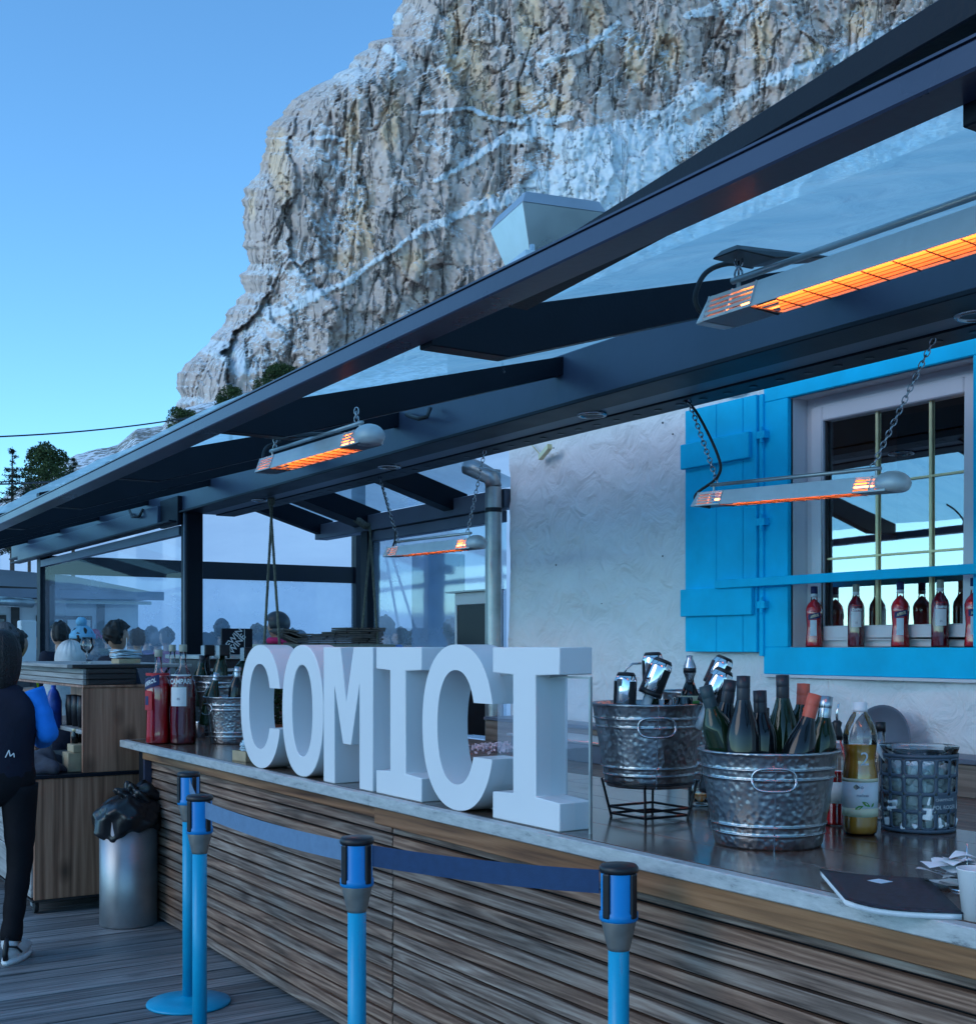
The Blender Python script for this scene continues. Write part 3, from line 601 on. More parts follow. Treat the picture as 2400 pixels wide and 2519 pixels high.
def round_pine(px, ytop, d, w_px, h_px, label, seed, dens=1.0):
    rnd = random.Random(seed); top = PD(px, ytop, d); s = d/FOC; W_ = w_px*s; H_ = h_px*s
    base = Vector((top.x, top.y, top.z-H_*1.5))
    t = empty('pine_tree', base, 0, label, 'tree', 'pine trees on the slope above the terrace')
    MB().tube([(0,0,-1.5),(W_*.02,0,H_*.4),(0,0,H_*1.0),(0.0,0,H_*1.35)], [W_*.06, W_*.05, W_*.035, W_*.01], 8).build('trunk', MT['bark'], t, True)
    mb = MB(); cz = H_*1.0
    for k in range(26):
        a = rnd.uniform(0, 6.28); v = rnd.uniform(-.85, .9); r_ = math.sqrt(max(0, 1-v*v))*rnd.uniform(.45, .82)
        c = (math.cos(a)*r_*W_*.42, math.sin(a)*r_*W_*.42, cz+v*H_*.42)
        leaf_cloud(mb, c, W_*.17*rnd.uniform(.7, 1.3), W_*.17, H_*.11*rnd.uniform(.8, 1.3), int(230*dens), W_*.045, rnd)
    leaf_cloud(mb, (0,0,cz), W_*.42, W_*.42, H_*.45, int(900*dens), W_*.055, rnd)
    mb.build('crown', MT['needles'], t)
    lb = MB()
    for k in range(9):
        a = rnd.uniform(0, 6.28); z0 = H_*rnd.uniform(.5, 1.1); lb.tube([(0,0,z0),(math.cos(a)*W_*.2, math.sin(a)*W_*.2, z0+H_*.1),(math.cos(a)*W_*.4, math.sin(a)*W_*.4, z0+H_*.16)], [W_*.02, W_*.012, W_*.004], 5)
    lb.build('limbs', MT['bark'], t)
def spruce(px, ytop, d, w_px, h_px, label, seed, gap=0.0, group='spruces left of the roof'):
    rnd = random.Random(seed); top = PD(px, ytop, d); s = d/FOC; W_ = w_px*s; H_ = h_px*s
    t = empty('spruce_tree', (top.x, top.y, top.z-H_), 0, label, 'tree', group)
    MB().tube([(0,0,-2),(0,0,H_*.5),(0,0,H_)], [W_*.05, W_*.03, W_*.004], 7).build('trunk', MT['bark'], t, True)
    mb = MB(); lb = MB(); nl = 17
    for i in range(nl):
        f_ = i/(nl-1); z0 = H_*(.12+.84*f_); L = W_*.5*(1-f_)**.6+W_*.03
        for k in range(6 if f_ < .8 else 4):
            if rnd.random() < gap: continue
            a = rnd.uniform(0, 6.28); L2 = L*rnd.uniform(.65, 1.1); dr = -L2*.22*(1-f_)
            p0 = Vector((0,0,z0)); p1 = Vector((math.cos(a)*L2*.6, math.sin(a)*L2*.6, z0+dr)); p2 = Vector((math.cos(a)*L2, math.sin(a)*L2, z0+dr*.5+L2*.08))
            lb.tube([p0, p1, p2], [W_*.010, W_*.007, W_*.003], 4)
            for q in range(60):
                u = rnd.uniform(.15, 1); p = p0.lerp(p1, u/.6) if u < .6 else p1.lerp(p2, (u-.6)/.4)
                p = p+Vector((rnd.gauss(0,1), rnd.gauss(0,1), rnd.gauss(0,1)-.6))*W_*.022
                a_ = Vector((rnd.gauss(0,1), rnd.gauss(0,1), rnd.gauss(0,.5))).normalized(); b_ = Vector((-a_.y, a_.x, rnd.uniform(-.5,.5))); s_ = W_*.055*rnd.uniform(.6,1.4)
                mb.add([p-a_*s_*.5, p+b_*s_*.2, p+a_*s_*.6, p-b_*s_*.2], [(0,1,2,3)])
    mb.build('crown', MT['needles_dark'], t); lb.build('limbs', MT['bark'], t)
round_pine(112, 1082, 62, 134, 190, 'big round dark pine between two spruces at the far left', 1, 1.3)
round_pine(567, 948, 120, 92, 84, 'middle of the small pines peeking over the roof edge below the rock wall', 2)
round_pine(695, 890, 120, 112, 90, 'uppermost small pine peeking over the roof edge', 3)
round_pine(648, 922, 125, 62, 66, 'low pine clump touching the uppermost small pine above the roof', 6, .7)
round_pine(450, 1000, 118, 100, 86, 'lowest round pine at the foot of the rock wall, just above the roof edge', 4)
spruce(30, 1098, 45, 135, 280, 'thin bare topped spruce at the left edge of the photo', 11, .35)
spruce(180, 1122, 55, 95, 190, 'small spruce to the right of the big round pine', 12)
spruce(72, 1180, 50, 95, 170, 'low ragged spruce in front of the round pine', 13, .2)

# cables across the sky
for i, (a, b_, lab) in enumerate([((-300, 1078, 30), (760, 958, 46), 'upper cable crossing the sky above the pines'), ((-300, 1182, 28), (520, 1105, 44), 'lower cable passing in front of the trees')]):
    A = PD(*a); B = PD(*b_); pts = [A.lerp(B, t)-Vector((0,0,4*t*(1-t)*.5)) for t in [k/24 for k in range(25)]]
    c = MB().tube(pts, .022, 6).build('overhead_cable', MT['black_metal'], None, True); setp(c, lab, 'cable', 'cables overhead')

# ================================================================== terrace deck (boards run towards the building)
deck = empty('terrace_deck', (0,0,0)); setp(deck, kind='structure')
MB().box(-9, 4.5, -3, 15.2, -.55, -.045).build('substructure', MT['steel_dark'], deck)
bw = .145
def deck_board(L):
    return MB().box(-L/2, L/2, -(bw-.014)/2, (bw-.014)/2, -.028, 0).mesh('board')
meL = deck_board(4.0); meL.materials.append(MT['deck']); meS = deck_board(3.0); meS.materials.append(MT['deck'])
for i in range(62):
    y = 2.3+i*bw
    if y > 11.2: break
    off = [0, .9, .35, 1.4][i % 4]
    xs = [(-4.9+off-.2, meL), (-4.9+off-.2+4.005, meL)]
    for (x, me) in xs:
        if i % 4 == 0 and False: continue
        o = mobj('board', me, deck); o.location = (x+2.0, y, random.uniform(-.0015, .0015)); o.rotation_euler = (random.uniform(-.002,.002), 0, 0)
setp(MB().box(-9, 4.5, -3, 2.22, -.03, 0).box(-9, 4.5, 11.1, 15.2, -.03, 0).build('deck_surface', MT['deck'], deck), kind='stuff')

# ================================================================== house with stucco wall, window, shutter
WX = 4.60
house = empty('white_house', (WX, 2, 0), 0, 'white stucco mountain inn with bright blue window and shutter', 'house')
def H(mb, name, m, parent=house, **kw):
    """world coordinates -> child of the house"""
    lc = kw.pop('lc', (WX, 2, 0)); mb.v = [(x-lc[0], y-lc[1], z-lc[2]) for (x, y, z) in mb.v]
    return mb.build(name, m, parent, **kw)
wy0, wy1, wz0, wz1 = 3.34, 4.40, 1.545, 2.785
# front wall as a relief grid with the window opening left out
mb = MB()
ny, nz_ = 150, 60
Yg = np.unique(np.concatenate([np.linspace(-3, 2.6, 30), np.linspace(2.6, 6.95, 150), [wy0, wy1]])); Zg = np.unique(np.concatenate([np.linspace(0, 3.45, 105), [wz0, wz1]]))
YY, ZZ = np.meshgrid(Yg, Zg)
rel = (fbm(YY/.26, ZZ/.19, 101, 4)-.5)*.055+(fbm(YY/.05, ZZ/.05, 111, 2)-.5)*.004
near = np.minimum(np.minimum(np.abs(YY-wy0), np.abs(YY-wy1)), np.minimum(np.abs(ZZ-wz0), np.abs(ZZ-wz1)))
vs = np.stack([WX-rel, YY, ZZ], -1).reshape(-1, 3); nY = len(Yg); fs = []
for i in range(len(Zg)-1):
    for j in range(nY-1):
        yc = (Yg[j]+Yg[j+1])/2; zc = (Zg[i]+Zg[i+1])/2
        if wy0 < yc < wy1 and wz0 < zc < wz1: continue
        fs.append((i*nY+j, (i+1)*nY+j, (i+1)*nY+j+1, i*nY+j+1))
mb.add([tuple(v) for v in vs], fs)
H(mb, 'front_wall', MT['stucco'], smooth=True)
mb = MB().box(WX+.02, 9, 6.90, 6.97, 0, 3.45)
H(mb, 'end_wall', MT['stucco'])
H(MB().box(4.25, 9.5, -3.2, 7.15, 3.45, 3.58), 'roof', MT['steel_dark'])
H(MB().box(4.24, 4.30, -3.2, 7.16, 3.36, 3.60), 'eave_board', MT['steel_dark'])
# room behind the window
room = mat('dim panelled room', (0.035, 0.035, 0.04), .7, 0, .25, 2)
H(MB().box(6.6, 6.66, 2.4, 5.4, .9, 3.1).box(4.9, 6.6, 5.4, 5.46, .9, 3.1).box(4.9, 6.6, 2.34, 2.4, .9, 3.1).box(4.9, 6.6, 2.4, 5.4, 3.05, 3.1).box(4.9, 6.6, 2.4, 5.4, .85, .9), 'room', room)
for (yy, zz_) in ((2.9, 2.22), (3.45, 2.02)):
    lp = empty('wall_lamp', (6.5, yy+1.2, zz_), 0, 'lit wall lamp behind the window, %s of the two' % ('upper' if zz_ > 2.1 else 'lower'), 'lamp', 'lamps inside the house')
    MB().lathe([(.13, 0), (.09, .17)], 16).build('lamp_shade', MT['lamp'], lp, True); MB().box(.02, .1, -.02, .02, .03, .09).build('bracket', MT['gold'], lp)
# reveals and sash
hm_ = MB().lathe([(.0045, 0), (.0045, .004)], 10).mesh('screw_hole'); hm_.materials.append(MT['black'])
for px, py in ((1362, 1102), (1630, 1040), (1655, 1068), (1368, 1390), (1630, 1368), (2158, 1760), (2170, 1790), (2172, 1815), (1480, 1485)):
    p = PX(px, py, WX-.012); o = mobj('screw_hole', hm_, house); o.location = (p.x-WX, p.y-2, p.z); o.rotation_euler = (0, R(-90), 0); s_ = random.uniform(.7, 1.5); o.scale = (s_, s_, 1)
win = empty('window'); win.parent = house
def Wn(mb, name, m, **kw): return H(mb, name, m, win, **kw)
Wn(MB().box(WX-.01, WX+.13, wy0, wy1, wz0-.03, wz0), 'window_sill', MT['upvc'], bevel=.004)
Wn(MB().box(WX-.01, WX+.16, wy1, wy1+.02, wz0, wz1).box(WX-.01, WX+.16, wy0-.02, wy0, wz0, wz1).box(WX-.01, WX+.16, wy0-.02, wy1+.02, wz1, wz1+.02), 'reveal', MT['upvc'])
fx0, fx1 = WX+.10, WX+.16
fr = MB().box(fx0, fx1, wy1-.055, wy1, wz0, wz1).box(fx0, fx1, wy0, wy0+.055, wz0, wz1).box(fx0, fx1, wy0+.055, wy1-.055, wz1-.055, wz1).box(fx0, fx1, wy0+.055, wy1-.055, wz0, wz0+.045)
Wn(fr, 'frame', MT['upvc'], bevel=.004)
sx0, sx1 = WX+.075, WX+.145
sa = MB().box(sx0, sx1, wy1-.125, wy1-.05, wz0+.04, wz1-.05).box(sx0, sx1, wy0+.05, wy0+.125, wz0+.04, wz1-.05).box(sx0, sx1, wy0+.125, wy1-.125, wz1-.125, wz1-.05).box(sx0, sx1, wy0+.125, wy1-.125, wz0+.04, wz0+.105)
Wn(sa, 'sash', MT['upvc'], bevel=.006)
gy0, gy1, gz0, gz1 = wy0+.125, wy1-.125, wz0+.105, wz1-.125
Wn(MB().add([(WX+.11, gy0, gz0), (WX+.11, gy1, gz0), (WX+.11, gy1, gz1), (WX+.11, gy0, gz1)], [(0,1,2,3)]), 'pane', MT['window_glass'])
Wn(MB().box(WX+.095, WX+.10, gy1-.012, gy1, gz0, gz1).box(WX+.095, WX+.10, gy0, gy0+.012, gz0, gz1), 'gasket', MT['rubber'])
for px in (2158, 2290):
    y = YX(px, WX+.105); Wn(MB().box(WX+.098, WX+.108, y-.007, y+.007, gz0, gz1), 'glazing_bar', MT['gold'])
for z in (2.32, 1.98): Wn(MB().box(WX+.097, WX+.107, gy0, gy1, z-.005, z+.005), 'glazing_bar', MT['gold'])
# blue surround boards
bs = MT['blue_paint']
H(MB().box(WX-.035, WX+.005, wy1, wy1+.165, wz0, wz1), 'surround_board', bs, bevel=.004)
H(MB().box(WX-.035, WX+.005, wy0-.165, wy0, wz0, wz1), 'surround_board', bs, bevel=.004)
H(MB().box(WX-.036, WX+.005, wy0-.165, wy1+.165, wz1, wz1+.125), 'surround_board', bs, bevel=.004)
H(MB().box(WX-.036, WX+.005, wy0-.165, wy1+.165, wz0-.135, wz0), 'surround_board', bs, bevel=.004)
H(MB().box(WX-.045, WX-.001, wy0-.175, wy1+.175, wz0-.150, wz0-.136), 'drip_edge', MT['upvc'])
# shutter folded back on the wall
shu = empty('shutter'); shu.parent = house
def Sh(mb, name, m=bs, **kw): return H(mb, name, m, shu, **kw)
sy0, sy1, szb, szt = 4.585, 5.125, 1.52, 2.83
y1_, y2_ = YX(1828, 4.54), YX(1763, 4.54)
for (a, b_) in ((sy0, y1_), (y1_, y2_), (y2_, sy1)): Sh(MB().box(WX-.065, WX-.040, a+.0015, b_-.0015, szb, szt), 'board', bevel=.003)
Sh(MB().box(WX-.092, WX-.0655, sy0+.03, sy1+.01, 2.51, 2.645), 'batten', bevel=.004); Sh(MB().box(WX-.092, WX-.0655, sy0+.01, sy1+.01, 1.71, 1.857), 'batten', bevel=.004)
Sh(MB().box(WX-.05, WX-.02, sy0-.03, sy0-.002, szb-.02, szt), 'hanging_stile', bevel=.003)
for z in (2.62, 2.18, 1.76):
    Sh(MB().box(WX-.070, WX-.036, sy0-.060, sy0-.005, z-.018, z+.018).tube([(WX-.062, sy0-.033, z-.04), (WX-.062, sy0-.033, z+.04)], .010, 8), 'hinge', bs)
# retaining bar across the sill
bar = MB().box(4.485, 4.515, 2.9, 4.84, 1.851, 1.895); 
o = bar.build('bottle_rail', bs, None, bevel=.003); setp(o, 'long blue wooden rail running across the shutter and window in front of the bottles', 'rail')
H(MB().tube([(4.53, 4.72, 1.80), (4.53, 4.72, 1.87)], .008, 6), 'rail_hook', MT['black_metal'])
# downpipe at the house corner
yp = YX(1252, 4.5)
dp = MB().tube([(4.52, 7.02, 0.6), (4.52, 7.02, 2.62)], .053, 20); dp.box(4.50, 4.60, 7.06, 7.10, .6, 2.75)
o = dp.build('downpipe', MT['galv'], None, angle=40); setp(o, 'galvanised downpipe standing at the corner of the stucco wall', 'pipe')
MB().tube([(4.52, 7.02, 2.62), (4.51, 7.04, 2.69), (4.46, 7.12, 2.74), (4.42, 7.20, 2.78)], [.055, .06, .062, .062], 16).build('elbow', MT['galv'], o, True)
MB().lathe([(.058, 2.45), (.058, 2.48)], 20, (4.52, 7.02, 0)).build('clamp', MT['black_metal'], o)
# loose cable and small bracket on the wall
A = [PX(px, py, 4.57) for px, py in ((1765, 962), (1790, 972), (1820, 968), (1850, 948), (1880, 938), (1905, 925))]
o = MB().tube(A, .008, 6).build('wall_cable', MT['cork'], None, True); setp(o, 'loose pale cable looping on the wall just above the shutter', 'cable')
o = MB().bar(PX(1329, 1126, 4.56), PX(1352, 1098, 4.50), .03, .03).tube([PX(1300, 1085, 4.58), PX(1328, 1118, 4.56)], .004, 5).build('wall_bracket', MT['gold'], None); setp(o, 'small wooden peg sticking out high on the white wall by the downpipe', 'peg')
# kitchen exhaust on the roof
vb = PD(1345, 660, 8.0); ve = empty('roof_vent', (vb.x, vb.y, 3.6), R(-12), 'metal kitchen exhaust hood with tapered sides on the house roof, in front of the cliff', 'roof vent')
z0 = vb.z-3.6
def frus(mb, w0, w1, za, zb, dx=0):
    return mb.hexa([(-w0,-w0,za),(w0,-w0,za),(w0,w0,za),(-w0,w0,za),(-w1,-w1,zb),(w1,-w1,zb),(w1,w1,zb),(-w1,w1,zb)])
MB().box(-.16, .16, -.16, .16, 0, z0).build('stack', MT['sheet'], ve)
frus(MB(), .20, .285, z0+.02, z0+.30).build('hood', MT['sheet'], ve, bevel=.003)
frus(MB(), .287, .25, z0+.30, z0+.38).build('cap', MT['sheet'], ve, bevel=.003)
MB().box(-.25, .25, -.25, .25, z0-.03, z0+.02).build('flange', MT['sheet'], ve)
tl = MB()
for sx in (-1, 1):
    for sy in (-1, 1): tl.box(sx*.2-.012, sx*.2+.012, sy*.235-.012, sy*.235+.012, z0+.02, z0+.06)
tl.build('bolts', MT['zinc'], ve)
# ================================================================== pergola
per = empty('steel_pergola', (3.4, 5, 0), 0, 'dark steel pergola with translucent sheet roof over the bar', 'pergola')
def Pg(mb, name, m, parent=per, **kw):
    mb.v = [(x-3.4, y-5, z) for (x, y, z) in mb.v]; return mb.build(name, m, parent, **kw)
Y0, Y1 = -1.2, 17.0
zt = lambda X: EYE+.935+.25*(X-1.74)       # top of rafters, outer slope
# fascia follows the two measured ends
fa, fb = PX(0, 1271, 1.65), PX(2400, 91, 1.65)
sl = (fb.z-fa.z)/(fb.y-fa.y); fz = lambda y: fa.z+sl*(y-fa.y)
def ylong(mb, x0, x1, ya, yb, zb0, zt0, zb1, zt1):
    return mb.hexa([(x0,ya,zb0),(x1,ya,zb0),(x1,yb,zb1),(x0,yb,zb1),(x0,ya,zt0),(x1,ya,zt0),(x1,yb,zt1),(x0,yb,zt1)])
mb = MB(); ylong(mb, 1.65, 1.745, Y0, Y1, fz(Y0)-.048, fz(Y0), fz(Y1)-.048, fz(Y1)); Pg(mb, 'fascia_beam', MT['fascia'], bevel=.004)
mb = MB(); ylong(mb, 1.648, 1.72, Y0, Y1, fz(Y0)+.001, fz(Y0)+.006, fz(Y1)+.001, fz(Y1)+.006); Pg(mb, 'gutter_lip', MT['fascia'])
# raised cassette that climbs towards the viewer above the fascia
yc0, yc1 = 2.75, -1.2
pu0, pu1 = PX(1500, 513, 1.70), PX(2306, 0, 1.70); s2 = (pu1.z-pu0.z)/(pu1.y-pu0.y); uz = lambda y: pu0.z+s2*(y-pu0.y)
ystart = (fz(0)-uz(0))/(s2-sl); ystart = min(4.0, max(2.2, ystart))
mb = MB(); ylong(mb, 1.70, 1.86, yc1, ystart, uz(yc1)-.13, uz(yc1), uz(ystart)-.02, uz(ystart)+.003); Pg(mb, 'raised_cassette', MT['steel_dark'], bevel=.003)
mb = MB(); ylong(mb, 1.86, 3.6, yc1, ystart, uz(yc1)-.06, uz(yc1)-.04, uz(ystart)-.02, uz(ystart))
# outer rafters
def rafter(y, w=.07):
    pr = [(1.745, .848), (2.01, .848), (3.405, 1.265), (3.405, 1.352), (1.745, .930)]
    mb = MB().poly(pr, y-w/2, y+w/2, lambda u, v, t: (u, t, EYE+v)); Pg(mb, 'rafter', MT['steel_dark'], bevel=.003)
rys = [-.35, 1.262, 3.07, 4.72, 6.32, 7.82, 9.42, 11.0, 12.6, 14.2, 15.8]
for y in rys: rafter(y)
# sheets between rafters
ed = [Y0]+rys+[Y1]
for a, b_ in zip(ed[:-1], ed[1:]):
    nu, nv = 14, 10
    P = np.zeros((nv, nu, 3))
    for i in range(nv):
        for j in range(nu):
            x = 1.70+(3.45-1.70)*i/(nv-1); y = a+(b_-a)*j/(nu-1)
            sag = .012*math.sin(math.pi*j/(nu-1))*(1+.5*math.sin(x*5+y*3))
            P[i, j] = (x-3.4, y-5, zt(x)+.014-sag)
    o = grid_mesh('roof_sheet', P, MT['membrane']); o.parent = per
# ridge beam box with soffit
xb0, xb1 = 3.40, 3.87
Pg(MB().box(xb0, xb0+.03, Y0, 16.7, 2.675, 2.912), 'ridge_beam', MT['beam'], bevel=.006)
Pg(MB().box(xb0+.031, xb1, Y0, 10.1, 2.70, 2.90), 'beam_core', MT['steel_dark'])
Pg(MB().box(xb0-.03, xb0+.16, Y0, 16.7, 2.655, 2.674), 'lower_flange', MT['steel_dark'], bevel=.003)
Pg(MB().box(xb0+.165, xb0+.30, Y0, 10.1, 2.662, 2.69), 'soffit_strip', MT['beam2'], bevel=.002)
Pg(MB().box(xb0+.305, xb1, Y0, 10.1, 2.655, 2.69), 'perforated_tray', MT['steel_dark'], bevel=.002)
hole = MB().lathe([(.019, 0), (.019, .002)], 10).mesh('tray_hole'); hole.materials.append(MT['black'])
y = .9
while y < 9.5:
    o = mobj('tray_hole', hole, per); o.location = (xb0+.385-3.4, y-5, 2.652); y += .155
ring = MB().tube([(.062*math.cos(t*math.pi/12), .062*math.sin(t*math.pi/12), 0) for t in range(24)], .011, 8, True).mesh('lamp_ring', True); ring.materials.append(MT['zinc'])
inner = MB().lathe([(.055, 0), (.055, .012)], 20).mesh('lamp_recess'); inner.materials.append(MT['black'])
for y in (.6, 2.62, 4.73, 6.78, 8.85):
    o = mobj('recessed_spotlight', ring, per); o.location = (xb0+.2-3.4, y-5, 2.656)
    o2 = mobj('recess', inner, o); o2.location = (0,0,-.002)
# inner slope: rafters from the ridge to the eave beam
zi = lambda X: EYE+1.36-.30*(X-3.87)
for (y, w) in ((9.95, .10), (9.12, .24), (7.72, .14), (6.3, .14), (4.8, .14)):
    mb = MB().poly([(3.872, 1.19), (4.70, .945), (4.70, 1.10), (3.872, 1.35)], y-w/2, y+w/2, lambda u, v, t: (u, t, EYE+v)); 
    if y > 6.95: Pg(mb, 'inner_rafter', MT['steel_dark'], bevel=.003)
Pg(MB().box(4.58, 4.70, 6.98, 10.02, EYE+.935, EYE+1.062), 'eave_beam', MT['beam2'], bevel=.004)
P = np.array([[(3.45-3.4, 6.98-5, EYE+1.375), (3.45-3.4, 10.05-5, EYE+1.375)], [(3.88-3.4, 6.98-5, EYE+1.36), (3.88-3.4, 10.05-5, EYE+1.36)], [(4.75-3.4, 6.98-5, EYE+1.105), (4.75-3.4, 10.05-5, EYE+1.105)]])
MT['pane_clear'] = thin_glass('clear roof pane', (0.80, 0.93, 0.98), .02, .45, (.55, .78, .9), .05)
o = grid_mesh('roof_pane', P, MT['pane_clear'], smooth=False); o.parent = per
# posts
def post(x, y, w, z1, nm='post'):
    mb = MB().box(x, x+w, y-w/2, y+w/2, 0, z1); return Pg(mb, nm, MT['steel_dark'], bevel=.004)
post(3.41, 10.05, .14, 2.655); Pg(MB().box(3.395, 3.408, 9.99, 10.02, 0, 2.655), 'post_edge', MT['beam2'])
post(4.585, 9.08, .12, 2.484); post(3.40, 15.2, .17, 2.62)
Pg(MB().box(3.36, 3.398, 10.06, 10.52, 2.56, 2.80), 'bracket', MT['steel_dark'], bevel=.004)
Pg(MB().lathe([(.022, 0), (.022, .02)], 12, (0,0,0)), 'bolt', MT['galv']).matrix_local = Matrix.Translation((3.355-3.4, 5.35, 2.68)) @ Matrix.Rotation(R(-90), 4, 'Y')
Pg(MB().box(3.33, 3.395, 10.5, 16.0, 2.60, 2.755), 'screen_head_beam', MT['beam'], bevel=.004)
Pg(MB().box(3.30, 3.42, 10.1, 16.3, 2.585, 2.598), 'head_flange', MT['steel_dark'])
# ---- wind screens
ws = empty('wind_screen', (3.4, 12.5, 0), 0, 'left side wind screen between the two dark steel posts', 'wind screen', 'clear wind screens round the terrace')
def WS(mb, name, m, root, **kw):
    l_ = root.location; mb.v = [(x-l_.x, y-l_.y, z-l_.z) for (x, y, z) in mb.v]; return mb.build(name, m, root, **kw)
WS(MB().box(3.40, 3.46, 10.15, 15.1, 2.48, 2.56), 'top_rail', MT['beam2'], ws, bevel=.003)
WS(MB().box(3.40, 3.46, 10.15, 15.1, .96, 1.06), 'bottom_rail', MT['steel_dark'], ws, bevel=.003)
WS(MB().add([(3.43, 10.13, 1.05), (3.43, 15.1, 1.05), (3.43, 15.1, 2.48), (3.43, 10.13, 2.48)], [(0,1,2,3)]), 'clear_sheet', MT['acrylic'], ws)
WS(MB().box(3.405, 3.455, 10.2, 15.0, 0, .95), 'lower_panel', MT['larch_dark'], ws)
w2 = empty('wind_screen', (5.5, 15.1, 0), 0, 'wide back wind screen with dark cross band behind the hanging shelf', 'wind screen', 'clear wind screens round the terrace')
WS(MB().box(3.5, 7.5, 15.05, 15.13, 2.40, 2.615), 'cross_band', MT['steel_dark'], w2, bevel=.003)
WS(MB().add([(3.5, 15.09, .9), (7.5, 15.09, .9), (7.5, 15.09, 2.4), (3.5, 15.09, 2.4)], [(0,1,2,3)]), 'clear_sheet', MT['pvc'], w2)
WS(MB().box(7.46, 7.60, 15.0, 15.14, 0, 3.9), 'end_post', MT['steel_dark'], w2)
WS(MB().box(3.56, 7.45, 15.04, 15.12, 0, .9), 'lower_panel', MT['larch_dark'], w2)
w3 = empty('wind_screen', (4.64, 8, 0), 0, 'hazy clear screen between the house corner and the rope post', 'wind screen', 'clear wind screens round the terrace')
WS(MB().box(4.60, 4.68, 7.10, 9.0, 2.40, 2.48), 'roller_box', MT['beam2'], w3, bevel=.004)
WS(MB().add([(4.64, 7.05, .9), (4.64, 9.01, .9), (4.64, 9.01, 2.40), (4.64, 7.05, 2.40)], [(0,1,2,3)]), 'clear_sheet', MT['pvc'], w3)
WS(MB().box(4.61, 4.67, 7.1, 9.0, 0, .88), 'lower_panel', MT['larch_dark'], w3)
# ================================================================== BAR COUNTER
CZ = 1.0
ctr = empty('bar_counter', (2.6, 3.5, 0), 0, 'long outdoor bar counter clad in weathered slats with worn pale edge', 'bar counter')
def Ct(mb, name, m, parent=None, **kw):
    mb.v = [(x-2.6, y-3.5, z) for (x, y, z) in mb.v]; return mb.build(name, m, parent or ctr, **kw)
cy1 = PZ(293, 1820.5, CZ).y; joint = 4.12
# plank top: planks run along the counter
xs_ = [2.142, 2.36, 2.58, 2.79, 3.0, 3.20]
segs = [(-.9, joint-.001), (joint+.001, cy1-.01)]
for (a, b_) in segs:
    Ct(MB().box(2.10, 2.14, a, b_, CZ-.042, CZ-.001), 'edge_strip', MT['edge'], bevel=.003)
    for x0, x1 in zip(xs_[:-1], xs_[1:]): Ct(MB().box(x0, x1-.0015, a, b_, CZ-.035, CZ), 'top_board', MT['tabletop'], bevel=.0012)
Ct(MB().box(2.10, 3.2, cy1-.009, cy1+.02, CZ-.042, CZ-.001), 'edge_strip', MT['edge'], bevel=.003)
Ct(MB().box(2.118, 2.16, -.9, joint-.01, .893, .957), 'front_board', MT['front_board'], bevel=.003)
Ct(MB().box(2.15, 2.19, joint+.01, 7.05, .905, .957), 'front_board', MT['front_board'], bevel=.003)
Ct(MB().box(2.245, 3.15, -.9, 7.05, 0, .955), 'carcass', MT['larch_dark'])
Ct(MB().box(3.18, 3.20, -.9, cy1, .6, .964), 'back_rim', MT['larch'])
# lapped slats, individually built, in two panels
pitch = .0520
for (a, b_) in ((-.9, joint-.004), (joint+.004, 7.06)):
    nsl = 17
    for i in range(nsl):
        zt_ = .892-i*pitch
        dx = random.uniform(-.0015, .0015); j = random.uniform(-.001, .001)
        pr = [(2.198+dx, zt_-.0415), (2.222, zt_-.0415), (2.224, zt_-.001), (2.202+dx, zt_-.001)]
        mb = MB().poly(pr, a+random.uniform(0, .002), b_-random.uniform(0, .002), lambda u, v, t: (u, t, v+j))
        Ct(mb, 'slat', MT['slat'], bevel=.002)
Ct(MB().box(2.232, 2.244, -.9, 7.05, 0, .895), 'backing', MT['black'])
Ct(MB().box(2.165, 2.30, 7.07, 7.17, 0, .957), 'end_post', MT['steel_dark'], bevel=.003); Ct(MB().box(2.16, 2.2, 7.04, 7.068, 0, .957), 'end_trim', MT['fascia'])
# lower wooden worktop between counter and wall, wall ledge
wt = empty('back_worktop', (3.9, 3.5, 0), 0, 'low brown plank worktop between the bar counter and the white wall', 'worktop')
def Wt(mb, name, m, **kw):
    mb.v = [(x-3.9, y-3.5, z) for (x, y, z) in mb.v]; return mb.build(name, m, wt, **kw)
for k in range(6):
    x0 = 3.205+k*.195; Wt(MB().box(x0, x0+.192, -.9, 7.3, .895, .93), 'top_board', MT['worktop'], bevel=.002)
Wt(MB().box(3.21, 4.37, -.85, 7.3, .0, .89), 'carcass', MT['larch_dark'])
Wt(MB().box(4.375, 4.59, -.9, 6.9, .93, 1.065), 'ledge_board', MT['worktop'], bevel=.003)
Wt(MB().box(4.36, 4.59, -.9, 6.9, 1.067, 1.088), 'ledge_top', MT['beam2'], bevel=.003)

